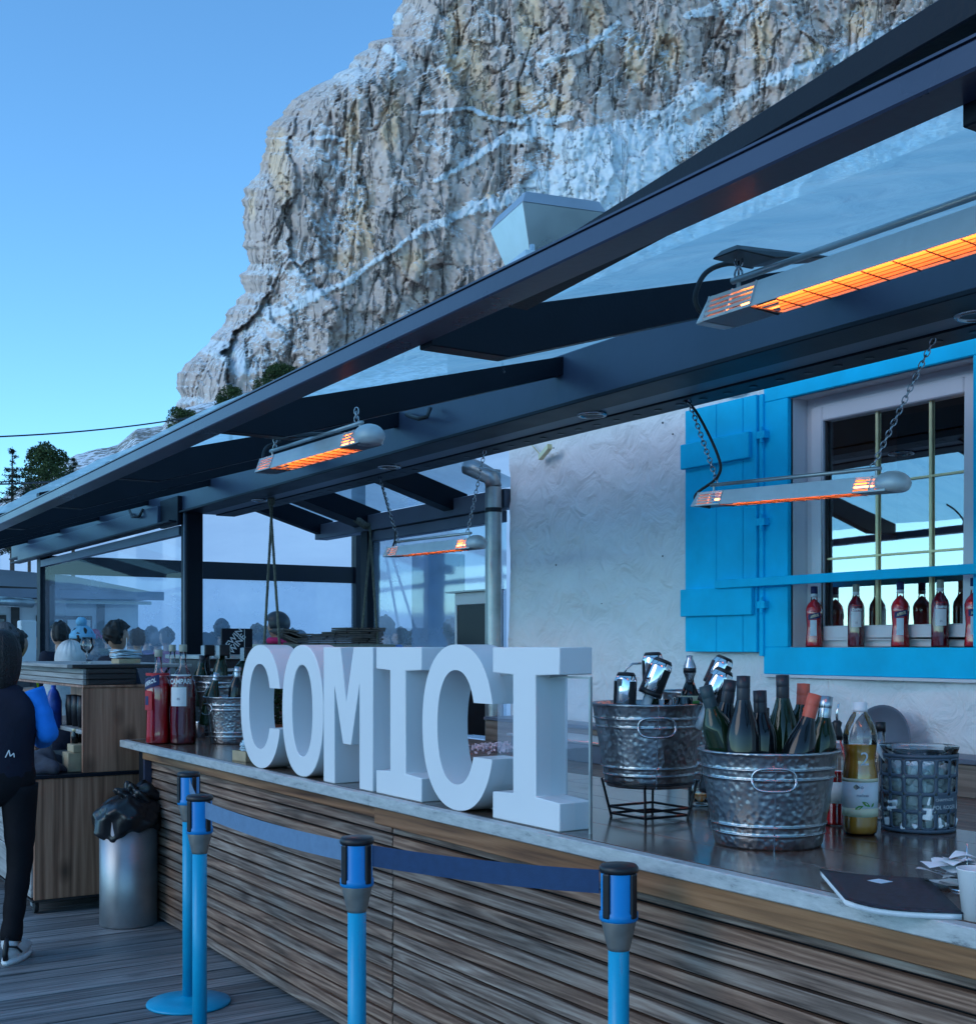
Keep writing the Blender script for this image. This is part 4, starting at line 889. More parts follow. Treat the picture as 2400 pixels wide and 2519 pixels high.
# ================================================================== LETTERS
FX = 2.15; LD = .122
def arc(cx, cz, rx, rz, a0, a1, n, p=2.25):
    out = []
    for i in range(n+1):
        a = R(a0+(a1-a0)*i/n); c, s = math.cos(a), math.sin(a)
        out.append((cx+rx*math.copysign(abs(c)**(2/p), c), cz+rz*math.copysign(abs(s)**(2/p), s)))
    return out
def letter(outline, y_left, label, nm, holes=None, H_=.548, w=.4):
    """outline in (u along reading direction, v up); u grows to the right of the photo = towards -Y"""
    t = empty(nm, (FX+LD/2, y_left-w/2, CZ), 0, label, 'letter', 'big white letters on the counter')
    mb = MB(); f = lambda u, v, tt: (tt, w/2-u, v)
    if holes:   # ring: outer & inner with the same count
        n = len(outline); b0 = len(mb.v)
        for tt in (-LD/2, LD/2):
            for (u, v) in outline: mb.v.append(f(u, v, tt))
            for (u, v) in holes: mb.v.append(f(u, v, tt))
        for i in range(n):
            j = (i+1) % n
            mb.f += [(i, j, n+j, n+i), (2*n+j, 2*n+i, 3*n+i, 3*n+j), (j, i, 2*n+i, 2*n+j), (n+i, n+j, 3*n+j, 3*n+i)]
    else: mb.poly(outline, -LD/2, LD/2, f)
    o = mb.build('letter_body', MT['white_paint'], t, angle=35, bevel=.0035, seg=2); return t
def cshape(w, h=.556):
    cx, cz = w/2, h/2; ow, oh = w/2, h/2; tw = .108; iw, ih = w/2-tw, h/2-.086
    out = arc(cx, cz, ow, oh, 22, 338, 64)
    # cut outer arc to vertical terminal
    vt, vb_ = h*.655, h*.335
    outer = [p for p in arc(cx, cz, ow, oh, 0, 360, 160)[:-1]]
    up = [p for p in outer if p[1] > vt or p[0] < cx]
    dn = []
    seq = [p for p in outer if not (p[0] > cx and vb_ < p[1] < vt)]
    # rotate the list to begin just above the gap
    k = next(i for i, p in enumerate(seq) if p[0] > cx and p[1] >= vt); seq = seq[k:]+seq[:k]
    xo = w-.004
    inner = [p for p in arc(cx-.004, cz, iw, ih, 0, 360, 120)[:-1] if not (p[0] > cx and vb_ < p[1] < vt)]
    k = next(i for i, p in enumerate(inner) if p[0] > cx and p[1] >= vt); inner = inner[k:]+inner[:k]
    xi_t = inner[0][0]; xi_b = inner[-1][0]
    return [(seq[0][0], vt)]+seq+[(seq[-1][0], vb_), (xi_b, vb_)]+inner[::-1]+[(xi_t, vt)]
def oshape(w, h=.556):
    return arc(w/2, h/2, w/2, h/2, 0, 360, 96)[:-1], arc(w/2, h/2, w/2-.105, h/2-.086, 0, 360, 96)[:-1]
def ishape(w, h=.547):
    a, b_ = .085, .082; s0, s1 = w*.32, w*.66
    return [(0,0),(w,0),(w,a),(s1,a+.006),(s1,h-b_-.004),(w,h-b_),(w,h),(0,h),(0,h-b_),(s0,h-b_-.004),(s0,a+.006),(0,a)]
def mshape(w, h=.547):
    k = w/.438
    return [(0,0),(.105*k,0),(.105*k,h*.70),(.180*k,h*.30),(.252*k,h*.30),(.325*k,h*.72),(.325*k,0),(w,0),(w,h),(.275*k,h),(.212*k,h*.62),(.155*k,h),(0,h)]
letter(cshape(.470), 5.529, 'first letter C of the white sign, at the far left end of the word', 'letter_c', w=.470)
o_, i_ = oshape(.418); letter(o_, 5.043, 'white letter O between the first C and the M', 'letter_o', i_, w=.418)
letter(mshape(.436), 4.620, 'white letter M with a deep notch, third of the word', 'letter_m', w=.436)
letter(ishape(.345), 4.156, 'slab serif white letter I between the M and the second C', 'letter_i', w=.345)
letter(cshape(.462), 3.803, 'second white letter C standing between the two letters I', 'letter_c', w=.462)
letter(ishape(.366), 3.348, 'last letter I of the white sign, nearest to the metal buckets', 'letter_i', w=.366)
# ================================================================== buckets and bottles
def prof_bottle(kind):
    P_ = {'wine': [(0, .0), (.036, 0), (.038, .01), (.038, .185), (.034, .205), (.020, .235), (.0145, .255), (.0145, .30)],
          'burg': [(0, 0), (.040, 0), (.042, .012), (.041, .15), (.034, .185), (.024, .215), (.016, .245), (.0145, .30)],
          'sparkling': [(0, 0), (.043, 0), (.045, .012), (.045, .15), (.038, .19), (.026, .225), (.017, .26), (.0155, .30)]}
    return P_[kind]
_bm = {}
def bottle_mesh(kind, key, prof, n=20):
    k = (kind, key)
    if k not in _bm: _bm[k] = MB().lathe(prof, n).mesh('glass_body', True)
    return _bm[k]
def wine_bottle(loc, tilt, az, kind, glass, foil, label, collar=None, grp='wine bottles in the zinc bucket', s=1.0, parent=None):
    t = empty('wine_bottle', loc, 0, label, 'bottle', grp); t.scale = (s, s, s)
    t.rotation_euler = (Euler((0, tilt, 0)).to_matrix().to_4x4()).to_euler(); t.rotation_euler = (Matrix.Rotation(az, 4, 'Z') @ Matrix.Rotation(tilt, 4, 'Y')).to_euler()
    mobj('glass_body', bottle_mesh(kind, 'b', prof_bottle(kind)), t, glass)
    me = bottle_mesh('cap', 'c', [(.0168, .238), (.0172, .24), (.0172, .268), (.0165, .27), (.0172, .272), (.0172, .301), (.0, .302)], 20)
    mobj('capsule', me, t, foil)
    if collar: mobj('neck_label', bottle_mesh('col', 'c', [(.0185, .218), (.0175, .236)], 18), t, collar)
    return t
def bucket(loc, rt, rb, h, label, grp, stand=None, handle_az=R(-118), nm='zinc_bucket', fill=True, rz=0, cat='bucket'):
    t = empty(nm, loc, rz, label, cat, grp); z0 = stand or 0
    rr_ = lambda f: rb+(rt-rb)*f
    prof = [(0, 0), (rb*.97, 0), (rb, .006)]
    for f in (.12, .14, .155, .17, .185, .21, .23, .245, .26, .275): prof.append((rr_(f)+(.0035 if f in (.155, .245) else 0), h*f))
    for f in (.5, .70, .72, .735, .75, .765, .80, .82, .835, .85, .87, .96): prof.append((rr_(f)+(.0035 if f in (.735, .835) else 0), h*f))
    prof += [(rr_(1)+.002, h*.985), (rr_(1)+.006, h), (rr_(1)+.001, h+.004), (rr_(1)-.005, h), (rr_(.8)-.004, h*.8), (rr_(.55)-.004, h*.55), (0, h*.55)] if False else [(rr_(1)+.002, h*.985), (rr_(1)+.006, h), (rr_(1)+.001, h+.004), (rr_(1)-.005, h), (rb-.004, .01), (0, .01)]
    prof = [(r_, z+z0) for r_, z in prof]
    MB().lathe(prof, 72).build('bucket_body', MT['hammered'], t, True)
    rg = MB()
    for f in (.155, .245, .735, .835): rg.tube([((rr_(f)+.002)*math.cos(a*math.pi/36), (rr_(f)+.002)*math.sin(a*math.pi/36), h*f+z0) for a in range(72)], .0024, 6, True)
    rg.build('raised_rings', MT['zinc'], t, True)
    MB().bar(((rb+.001)*math.cos(handle_az+.02), (rb+.001)*math.sin(handle_az+.02), z0), ((rt+.001)*math.cos(handle_az+.02), (rt+.001)*math.sin(handle_az+.02), z0+h-.004), .004, .002).build('seam', MT['zinc'], t)
    for k in (0, 1):
        a0 = handle_az+k*math.pi; pts = []
        for i in range(40):
            u = 2*math.pi*i/40; hw, hh = .058, .030
            x_ = hw*math.copysign(abs(math.cos(u))**.55, math.cos(u)); z_ = hh*math.copysign(abs(math.sin(u))**.85, math.sin(u))
            r_ = rr_(.72)+.012+ (.006 if z_ < 0 else 0); pts.append((r_*math.cos(a0+x_/r_), r_*math.sin(a0+x_/r_), z0+h*.745+z_))
        MB().tube(pts, .0038, 7, True).build('handle', MT['zinc'], t, True)
    if stand:
        sd = MB(); q = rb*.62; q2 = rb*.78
        for sx in (-1, 1):
            for sy in (-1, 1): sd.tube([(sx*q2, sy*q2, z0+.02), (sx*q, sy*q, 0.0)], .0045, 6)
        for zz_, k in ((.012, q*1.0), (.034, q*1.08)):
            for a, b_ in (((-k,-k),(k,-k)), ((k,-k),(k,k)), ((k,k),(-k,k)), ((-k,k),(-k,-k))): sd.tube([(a[0], a[1], zz_), (b_[0], b_[1], zz_)], .0042, 6)
        sd.tube([((rb+.004)*math.cos(a*math.pi/12), (rb+.004)*math.sin(a*math.pi/12), z0+.014) for a in range(24)], .004, 6, True)
        sd.build('stand', MT['black_metal'], t)
    return t
MT['ice'] = mat('ice', (0.86, 0.90, 0.92), .2, 0, .15, 40, .1, 30)
def ice_heap(root_loc, r, z, n, seed, nm='ice', label=None, sz=.022, flat=.02):
    rnd = random.Random(seed); mb = MB()
    for _ in range(n):
        a = rnd.uniform(0, 6.28); q = r*math.sqrt(rnd.random()); s = sz*rnd.uniform(.6, 1.2)
        mb.mbox(Matrix.Translation((q*math.cos(a), q*math.sin(a), z+rnd.uniform(-flat, flat))) @ Euler((rnd.uniform(0,3), rnd.uniform(0,3), rnd.uniform(0,3))).to_matrix().to_4x4(), s, s, s)
    o = mb.build(nm, MT['ice'], None, bevel=.003); o.location = root_loc; setp(o, label, 'ice', None, 'stuff'); return o
cB = PD(1888, 0, 3.47); Bx, By = cB.x, cB.y
bucket((Bx, By, CZ), .190, .147, .262, 'hammered zinc bucket full of wine bottles, nearest one on the right of the letters', 'hammered zinc buckets', None, R(-130))
cA = PD(1596, 0, 3.98); Ax, Ay = cA.x, cA.y
bucket((Ax, Ay, CZ), .182, .138, .262, 'hammered zinc bucket raised on a black wire stand beside the last letter I', 'hammered zinc buckets', .105, R(-122))
ice_heap((Bx, By, CZ), .165, .225, 90, 5, 'ice_cubes', 'ice heaped in the nearest bucket of wine bottles')
ice_heap((Ax, Ay, CZ+.105), .155, .215, 80, 6, 'ice_cubes', 'ice heaped in the bucket on the black wire stand')
def lay(px, ptop, d, tilt_px, s=1.0, L=.302):
    """bottle whose top shows at (px, ptop) at camera depth d; tilt_px = sideways lean of the top in pixels over the bottle's length"""
    top = PD(px, ptop, d); lean = tilt_px*d/FOC; 
    base = top - RGT*lean - UP*math.sqrt(max(.001, (L*s)**2-lean*lean)); 
    v = (top-base).normalized(); tilt = math.acos(v.z); az = math.atan2(v.y, v.x)
    return base, tilt, az
G, K = MT['green_glass'], MT['black_glass']
specs = [ # px, ytop, depth, lean px, kind, glass, foil, label, collar
 (1734, 1687, 3.45, -78, 'wine', G, 'foil_green', 'wine bottle with a dull green capsule leaning out at the left of the nearest bucket'),
 (1828, 1662, 3.38, 2, 'burg', K, 'foil_black', 'broad shouldered dark bottle standing tall in the middle of the nearest bucket'),
 (1796, 1672, 3.52, 40, 'burg', K, 'foil_black', 'dark bottle mostly hidden just left of the tall dark bottle in the bucket'),
 (1868, 1698, 3.44, -10, 'wine', K, 'foil_black', 'short dark bottle with a ribbed black screw cap in the nearest bucket'),
 (1924, 1660, 3.56, -4, 'burg', G, 'foil_black', 'green bottle with a white neck band and the tallest black capsule'),
 (1976, 1681, 3.60, 12, 'wine', G, 'foil_red', 'upright bottle with a red capsule at the back of the nearest bucket'),
 (2004, 1707, 3.38, 78, 'burg', K, 'foil_red', 'bottle with a coral red capsule leaning right at the front of the bucket'),
 (2032, 1712, 3.50, 30, 'wine', G, 'zinc', 'green bottle with a silver grey capsule at the right of the bucket'),
]
for (px, yt, d, ln, kd, gl, fo, lab) in specs:
    b_, ti, az = lay(px, yt, d, ln, 1.08, .302)
    t = wine_bottle(b_, ti, az, kd, gl, MT[fo], lab, MT['label_white'] if 'neck band' in lab else None, s=1.08)
    if lab.startswith('broad'): pass
# chrome pourer heads and bottles in the raised bucket
def clamp_head(px, py, d, lean_deg, label, h=.105, r=.036, arm=None):
    c = PD(px, py, d); t = empty('bottle_cooler_cap', c, 0, label, 'bottle stopper', 'chrome bottle stoppers in the raised bucket')
    t.rotation_euler = (Matrix.Rotation(R(lean_deg), 4, FWD)).to_euler()
    MB().lathe([(r*.62, -h*.52), (r*1.02, -h*.40), (r, 0), (r, h*.30), (r*.86, h*.44), (r*.55, h*.5), (0, h*.5)], 24).build('cap_shell', MT['chrome'], t, True)
    for a in (0.2, 2.3, 4.4):
        st = MB()
        pts = [((r+.0015)*math.cos(a+k*.16), (r+.0015)*math.sin(a+k*.16)) for k in range(6)]
        n0 = len(st.v)
        for (x, y) in pts: st.v += [(x, y, -h*.36), (x, y, h*.28)]
        for k in range(5): st.f.append((n0+2*k, n0+2*k+2, n0+2*k+3, n0+2*k+1))
        st.build('dark_band', MT['black'], t, True)
    MB().lathe([(r*1.02, -h*.5), (r*1.06, -h*.44), (r*1.04, -h*.36)], 24).build('rim', MT['black'], t, True)
    MB().lathe([(r*.88, h*.44), (r*.7, h*.53), (0, h*.54)], 24).build('cap_top', MT['black'], t, True)
    MB().lathe([(r*.45, -h*.5), (r*.42, -h*.9), (r*.5, -h*1.2)], 16).build('bottle_neck', MT['green_glass'] if arm is None else MT['label_white'], t, True)
    return t
clamp_head(1538, 1700, 3.88, 2, 'chrome stopper standing lowest at the left of the raised bucket', .110, .035)
clamp_head(1606, 1645, 4.02, -2, 'chrome stopper behind with the black top, middle of the raised bucket', .100, .034)
clamp_head(1614, 1668, 3.90, 22, 'chrome stopper leaning right in front, middle of the raised bucket', .118, .036, 1)
clamp_head(1768, 1652, 4.02, 24, 'chrome stopper with black top leaning right, behind at the right of the raised bucket', .095, .034)
clamp_head(1761, 1692, 3.88, 26, 'chrome stopper with a pale stripe leaning right over the nearest bucket', .118, .036, 1)
aw = [PD(x, y, 3.95) for x, y in ((1533, 1662), (1540, 1645), (1556, 1633), (1577, 1632))]
o = MB().tube(aw, .0035, 6).build('wire_clip', MT['zinc'], None, True); setp(o, 'thin curved steel wire joining the two left stoppers', 'wire')
# small liqueur bottle in the raised bucket
t = empty('liqueur_bottle', PD(1696, 1800, 4.0), 0, 'small clear topped bottle with a yellow floral label in the raised bucket', 'bottle')
MB().lathe([(0, 0), (.03, 0), (.03, .12), (.014, .16)], 20).build('glass_body', MT['black_glass'], t, True)
MB().lathe([(.0145, .155), (.013, .17), (.020, .19), (.020, .21), (.010, .235), (.010, .245), (0, .246)], 20).build('clear_top', MT['zinc'], t, True)
MB().lathe([(.0305, .07), (.0305, .115), (.018, .15)], 20).build('label', MT['label_cream'], t, True)
MB().lathe([(.0208, .19), (.0208, .205)], 20).build('neck_ring', MT['black'], t, True)
MB().lathe([(.0312, .085), (.0312, .1)], 20).build('label_motif', MT['leaf_green'], t, True)
# small glass jars behind the raised bucket and between the buckets
for (px, d, lab, h_) in ((1680, 3.9, 'patterned glass at the back of the raised bucket', .07), (1655, 4.0, 'second patterned glass at the back of the raised bucket', .06)):
    c = PD(px, 1748, d); o = MB().lathe([(.028, -.05), (.030, h_*.6), (.027, h_*.6), (.025, -.04)], 18).build('cut_glass', MT['clear'], None, True); o.location = c; setp(o, lab, 'glass', 'cut glasses in the raised bucket')
jl = PZ(1722, 1985, CZ); t = empty('glass_jar', jl, 0, 'clear ribbed glass jar half hidden between the two zinc buckets', 'jar'); MB().lathe([(0, 0), (.04, 0), (.042, .01), (.042, .075), (.036, .09), (.034, .088), (.039, .07), (.038, .012), (0, .01)], 20).build('glass_body', MT['clear'], t, True); MB().lathe([(0, .012), (.036, .012), (.037, .045), (0, .046)], 18).build('contents', MT['amber'], t, True)
# another hammered bucket and bottles behind
c = PZ(1812, 1905, CZ); bucket((c.x, c.y+.25, .93), .155, .12, .42, 'tall ribbed zinc pail standing behind the bottles against the white wall', 'hammered zinc buckets', None, R(-120), 'zinc_pail')
# juice bottle
jb = PZ(2115, 2052, CZ); t = empty('juice_bottle', jb, 0, 'big clear plastic bottle of amber lemonade with a leafy white label', 'bottle')
bp_ = [(0, 0), (.040, 0), (.047, .008), (.050, .03), (.050, .085), (.050, .175), (.046, .200), (.043, .215), (.044, .235), (.0485, .27), (.049, .29), (.043, .315), (.028, .345), (.0185, .358), (.0175, .372)]
MB().lathe(bp_, 32).build('bottle_body', MT['clear'], t, True)
lq = [(0, .003), (.038, .003), (.045, .01), (.048, .03), (.048, .175), (.044, .200), (.041, .215), (.042, .235), (.0465, .262), (0, .263)]
MB().lathe(lq, 32).build('lemonade', MT['amber'], t, True)
MB().lathe([(.0208, .358), (.0208, .366), (.0200, .367), (.0205, .385), (.0, .387)], 20).build('cap', MT['cap_white'], t, True)
MB().lathe([(.0507, .055), (.0507, .165)], 40).build('label', MT['label_white'], t, True)
MB().lathe([(.0510, .156), (.0510, .166)], 40).build('label_stripe', MT['label_cream'], t, True)
MB().lathe([(.0510, .055), (.0510, .080)], 40).build('label_base', MT['label_cream'], t, True)
ca = math.atan2(-FWD.y, -FWD.x)
def leafm(a, z, rot, L_, m, r=.0514, wd=.42):
    mb = MB(); n = 12; pts = []
    for i in range(n): 
        u = 2*math.pi*i/n; x_ = L_*math.cos(u)*.5; y_ = L_*wd*.5*math.sin(u)*(1-.5*abs(math.cos(u))); c_, s_ = math.cos(rot), math.sin(rot)
        X_, Z_ = x_*c_-y_*s_, x_*s_+y_*c_; pts.append((r*math.cos(a+X_/r), r*math.sin(a+X_/r), z+Z_))
    mb.add(pts, [tuple(range(n))]); return mb.build('printed_leaf', m, t)
leafm(ca-.35, .083, .4, .026, MT['leaf_green']); leafm(ca+.05, .093, 2.6, .028, MT['leaf_green']); leafm(ca+.45, .09, .9, .016, MT['leaf_green'])
leafm(ca-.5, .142, 0, .018, MT['cork'], .0514, .9); 
text_on_cyl('label_text', 'bio', .016, .0514, ca-.3, .142, MT['label_blue'], t); text_on_cyl('label_text', 'melissa', .012, .0514, ca-.15, .118, MT['label_blue'], t)
text_on_cyl('embossed_monogram', '2', .055, .0462, ca+.0, .222, MT['label_white'], t)
# red bottle with pourer behind the juice
rbp = PZ(2058, 2030, CZ); t = empty('syrup_bottle', rbp, 0, 'clear bottle half full of red syrup with a steel pourer, behind the lemonade', 'bottle')
MB().lathe([(0, 0), (.036, 0), (.037, .01), (.037, .20), (.030, .225), (.016, .25), (.014, .285)], 24).build('glass_body', MT['clear'], t, True)
MB().lathe([(0, .004), (.034, .004), (.035, .012), (.035, .165), (0, .166)], 24).build('red_syrup', MT['red_liquid'], t, True)
MB().lathe([(.0375, .07), (.0375, .135)], 24).build('label', MT['label_white'], t, True)
MB().lathe([(.017, .262), (.018, .28), (.012, .30), (.016, .315), (.008, .322)], 16).build('pourer_collar', MT['black'], t, True)
MB().tube([(0, 0, .318), (0, 0, .345), (.004, -.004, .375)], [.004, .004, .0025], 8).build('pourer_spout', MT['chrome'], t, True)
# tall clear bottles and carafe standing behind
for (px, yb, h_, lab, lm) in ((1880, 1990, .33, 'clear bottle with a white label behind the bucket, left of the green one', 'label_white'), (1905, 1985, .30, 'clear bottle with a cream label behind the bucket', 'label_cream'), (2165, 2020, .30, 'clear bottle with a black and white label between the lemonade and the ice pail', 'label_white')):
    c = PZ(px, yb, CZ); t = empty('clear_bottle', c, 0, lab, 'bottle'); MB().lathe([(0, 0), (.034, 0), (.036, .01), (.036, h_*.62), (.03, h_*.7), (.014, h_*.8), (.014, h_)], 20).build('glass_body', MT['clear'], t, True)
    MB().lathe([(.0367, h_*.2), (.0367, h_*.5)], 20).build('label', MT[lm], t, True); MB().lathe([(.016, h_*.94), (.016, h_+.012), (0, h_+.013)], 14).build('cap', MT['black'], t, True)
# grey tray leaning on the wall
c = PX(2165, 1800, 4.45); t = empty('round_tray', c, 0, 'round grey serving tray leaning on the white wall behind the ice pail', 'tray')
me = MB().lathe([(0, 0), (.16, 0), (.17, .012), (.165, .014), (.155, .005), (0, .005)], 40).build('tray_disc', MT['beam2'], t, True); me.rotation_euler = (0, R(-78), 0); me.location = (0, 0, -.05)
# glass ice pail with punched sleeve
ip = PZ(2258, 2040, CZ); t = empty('ice_pail', ip, 0, 'clear glass ice pail in a grey sleeve with rows of square windows', 'ice pail')
MB().lathe([(0, .0), (.098, .0), (.103, .006), (.110, .232), (.116, .246), (.117, .252)], 48).build('glass_pail', MT['clear'], t, True)
mb = MB(); NC, NRW = 15, 4; r0 = lambda z: .1045+.0072*(z/.232)+.0012
zr = [.012+.052*i for i in range(5)]
rot0 = ca+.13
for i in range(NRW):
    for k in range(NC):
        a0 = rot0+2*math.pi*k/NC; a1 = rot0+2*math.pi*(k+1)/NC; z0_, z1_ = zr[i], zr[i+1]
        ga = (a1-a0)*.13; gz_ = .0055; blank = (k in (0, 1) and i == 1)
        n0 = len(mb.v); M_ = 4
        # outer cell boundary and rounded window boundary, 16 points each
        ob, ib = [], []
        for q in range(24):
            u = 2*math.pi*(q+.5)/24; cu, su = math.cos(u), math.sin(u); m_ = max(abs(cu), abs(su)); ox, oz = cu/m_, su/m_
            sq = lambda v: math.copysign(abs(v)**.30, v)
            ib.append(((a0+a1)/2+sq(cu)*((a1-a0)/2-ga)*.99, (z0_+z1_)/2+sq(su)*((z1_-z0_)/2-gz_))); ob.append(((a0+a1)/2+ox*(a1-a0)/2, (z0_+z1_)/2+oz*(z1_-z0_)/2))
        cyl = lambda a, z: (r0(z)*math.cos(a), r0(z)*math.sin(a), z)
        mb.v += [cyl(a, z) for a, z in ob]+[cyl(a, z) for a, z in ib]
        for q in range(24): mb.f.append((n0+q, n0+(q+1) % 24, n0+24+(q+1) % 24, n0+24+q))
        if blank: mb.f.append(tuple(n0+24+q for q in range(24)))
for z0_, z1_ in ((.002, .012), (.220, .232)):
    n0 = len(mb.v)
    for k in range(60): a = 2*math.pi*k/60; mb.v += [(r0(z0_)*math.cos(a), r0(z0_)*math.sin(a), z0_), (r0(z1_)*math.cos(a), r0(z1_)*math.sin(a), z1_)]
    for k in range(60): mb.f.append((n0+2*k, n0+(2*k+2) % 120, n0+(2*k+3) % 120, n0+2*k+1))
MT['sleeve'] = mat('dark grey silicone sleeve', (0.07, 0.10, 0.14), .5, 0, .1, 20)
sl_ = mb.build('sleeve', MT['sleeve'], t, True); so = sl_.modifiers.new('thick', 'SOLIDIFY'); so.thickness = .0015; so.offset = 1
text_on_cyl('sleeve_text', 'CHAMPAGNE', .0115, .1085+.003, ca+.42, .100, MT['label_white'], t); text_on_cyl('sleeve_text', 'POL ROGER', .016, .1085+.003, ca+.42, .078, MT['label_white'], t)
ice_heap(ip, .092, .10, 420, 9, 'ice_cubes', 'ice cubes filling the glass pail with the grey sleeve', .03, .085)
o = MB().box(-.012, .012, -.004, .004, 0, .25).build('ice_scoop', MT['cap_white'], None, bevel=.003); o.location = ip+Vector((.01, -.02, .06)); o.rotation_euler = (Matrix.Rotation(R(-38), 4, FWD)).to_euler(); setp(o, 'white plastic ice scoop sticking out of the glass ice pail', 'scoop')
# notebook, receipts on a spike, cup
nb = [PZ(2078, 2243, CZ+.01), PZ(2368, 2252, CZ+.01), PZ(2280, 2166, CZ+.01), PZ(2015, 2152, CZ+.01)]
nc = sum(nb, Vector())/4; t = empty('notebook', (nc.x, nc.y, CZ), 0, 'dark scuffed notebook with thick white pages lying on the counter edge', 'notebook')
lc = [Vector((p.x-nc.x, p.y-nc.y, 0)) for p in nb]
def sheet_stack(z0, z1, k, curl):
    n = 10; g = []
    for zz_ in (z0, z1):
        for i in range(n+1):
            for j in range(n+1):
                u, v = i/n, j/n; p = (lc[3]*(1-u)+lc[2]*u)*(1-v)+(lc[0]*(1-u)+lc[1]*u)*v; p = p*k
                lift = curl*max(0, (1-u)*1.0-.75)**1.5*8*v*0+curl*(1-u)**4*(.4+.6*v); g.append((p.x, p.y, zz_+lift))
    mb = MB(); m_ = (n+1)**2; idx = lambda s, i, j: s*m_+i*(n+1)+j; fs = []
    for i in range(n):
        for j in range(n): fs += [(idx(1,i,j), idx(1,i+1,j), idx(1,i+1,j+1), idx(1,i,j+1)), (idx(0,i,j), idx(0,i,j+1), idx(0,i+1,j+1), idx(0,i+1,j))]
    for i in range(n): fs += [(idx(0,i,0), idx(0,i+1,0), idx(1,i+1,0), idx(1,i,0)), (idx(0,i,n), idx(1,i,n), idx(1,i+1,n), idx(0,i+1,n)), (idx(0,0,i), idx(1,0,i), idx(1,0,i+1), idx(0,0,i+1)), (idx(0,n,i), idx(0,n,i+1), idx(1,n,i+1), idx(1,n,i))]
    return mb.add(g, fs)
MT['note_cover'] = mat('scuffed dark cover', (0.018, 0.020, 0.030), .6, 0, .9, 70, .1, 60, dirt=0)
sheet_stack(.0, .012, .985, .022).build('pages', MT['paper'], t, True); sheet_stack(.0125, .0150, 1.0, .022).build('cover', MT['note_cover'], t, True)
a_ = PZ(2165, 2168, CZ+.016)-Vector((nc.x, nc.y, CZ)); MB().box(a_.x-.022, a_.x+.018, a_.y-.02, a_.y+.02, .0155, .0165).build('label_tag', MT['napkin'], t)
rs_ = random.Random(3)
rc = PZ(2378, 2190, CZ); t = empty('receipt_spike', rc, 0, 'steel spike holding a loose stack of white receipts at the right edge of the counter', 'receipt spike')
MB().lathe([(0, 0), (.04, 0), (.038, .006), (0, .008)], 20).tube([(0,0,.005), (0,0,.105)], .0018, 6).build('spike', MT['chrome'], t, True)
for k in range(14):
    n = 6; mb = MB(); L_, W_ = rs_.uniform(.10, .16), rs_.uniform(.05, .07); cx_, cy_ = rs_.uniform(-.03, .03), rs_.uniform(-.015, .015); ph = rs_.uniform(0, 6); am = rs_.uniform(.004, .010)
    vs = [((i/n-.5)*L_+cx_, (j/3-.5)*W_+cy_, math.sin(i/n*5+ph+j*.6)*am) for i in range(n+1) for j in range(4)]
    mb.add(vs, [(i*4+j, (i+1)*4+j, (i+1)*4+j+1, i*4+j+1) for i in range(n) for j in range(3)]); o = mb.build('receipt', MT['paper'], t, True); o.location = (0, 0, .012+k*.0048); o.rotation_euler = (0, 0, rs_.uniform(-.9, .9)+R(-60))
cp = PZ(2402, 2262, CZ); o = MB().lathe([(0, 0), (.027, 0), (.038, .10), (.040, .102), (.037, .103), (.026, .004), (0, .004)], 28).build('paper_cup', MT['cap_white'], None, True); o.location = cp; setp(o, 'plain white paper cup cut by the right edge of the photo', 'cup')
# clear acrylic box behind the last letter
a0 = PZ(1452, 2052, CZ); 
t = empty('acrylic_screen', (a0.x+.0, a0.y, CZ), 0, 'clear acrylic splash guard standing behind the last letter I', 'splash guard')
hh = .46
MB().add([(0, 0, .002), (0, .5, .002), (0, .5, hh), (0, 0, hh)], [(0,1,2,3)]).build('front_sheet', MT['acrylic'], t)
MB().box(-.004, .004, -.004, .004, 0, hh).box(-.0035, .0035, 0, .5, hh-.006, hh).build('polished_edge', MT['acrylic_edge'] if 'acrylic_edge' in MT else MT['galv'], t)
# crumbs of pink and white confetti on the low worktop
rs_ = random.Random(8); mb = MB()
c0, c1 = PZ(1165, 1850, .93), PZ(1420, 1852, .93)
for k in range(520):
    u = rs_.random(); p = c0.lerp(c1, u)+Vector((rs_.gauss(0, .09), rs_.gauss(0, .12), 0)); s_ = rs_.uniform(.008, .024)
    if p.x < 3.25: continue
    mb.mbox(Matrix.Translation((p.x, p.y, .945+rs_.random()*.03)) @ Euler((rs_.uniform(0,3), rs_.uniform(0,3), rs_.uniform(0,3))).to_matrix().to_4x4(), s_, s_*.7, s_*.4)
MT['confetti'] = mat('pale pink crushed ice', (0.72, 0.55, 0.60), .5, 0, .35, 12)
o = mb.build('crushed_ice', MT['confetti'], None); setp(o, 'heap of pinkish crushed ice on the low worktop behind the letters', 'crushed ice', None, 'stuff')
# crumpled napkins in a small wooden box by the first C
def crumple(mb, c, r, rnd, n=1):
    def fn(p, q): return q*(1+.35*math.sin(p.x*7+rnd*3)*math.cos(p.y*9-rnd)+.25*math.sin(p.z*11+rnd))
    mb.ell(c, r, r, r*.7, 14, 10, fn)
nbx = PZ(610, 1872, CZ); t = empty('napkin_box', nbx, R(10), 'small wooden box of crumpled pale napkins tucked beside the first letter C', 'napkin box')
MB().box(-.05, .05, -.06, .06, 0, .004).box(-.05, .05, -.06, -.054, 0, .05).box(-.05, .05, .054, .06, 0, .05).box(-.05, -.044, -.054, .054, 0, .05).box(.044, .05, -.054, .054, 0, .05).build('box', MT['cardboard'], t)
mb = MB()
for k in range(7): crumple(mb, (random.uniform(-.03, .03), random.uniform(-.02, .06), .055+random.uniform(0, .03)), .024, k*1.3)
mb.build('crumpled_napkins', MT['napkin'], t)
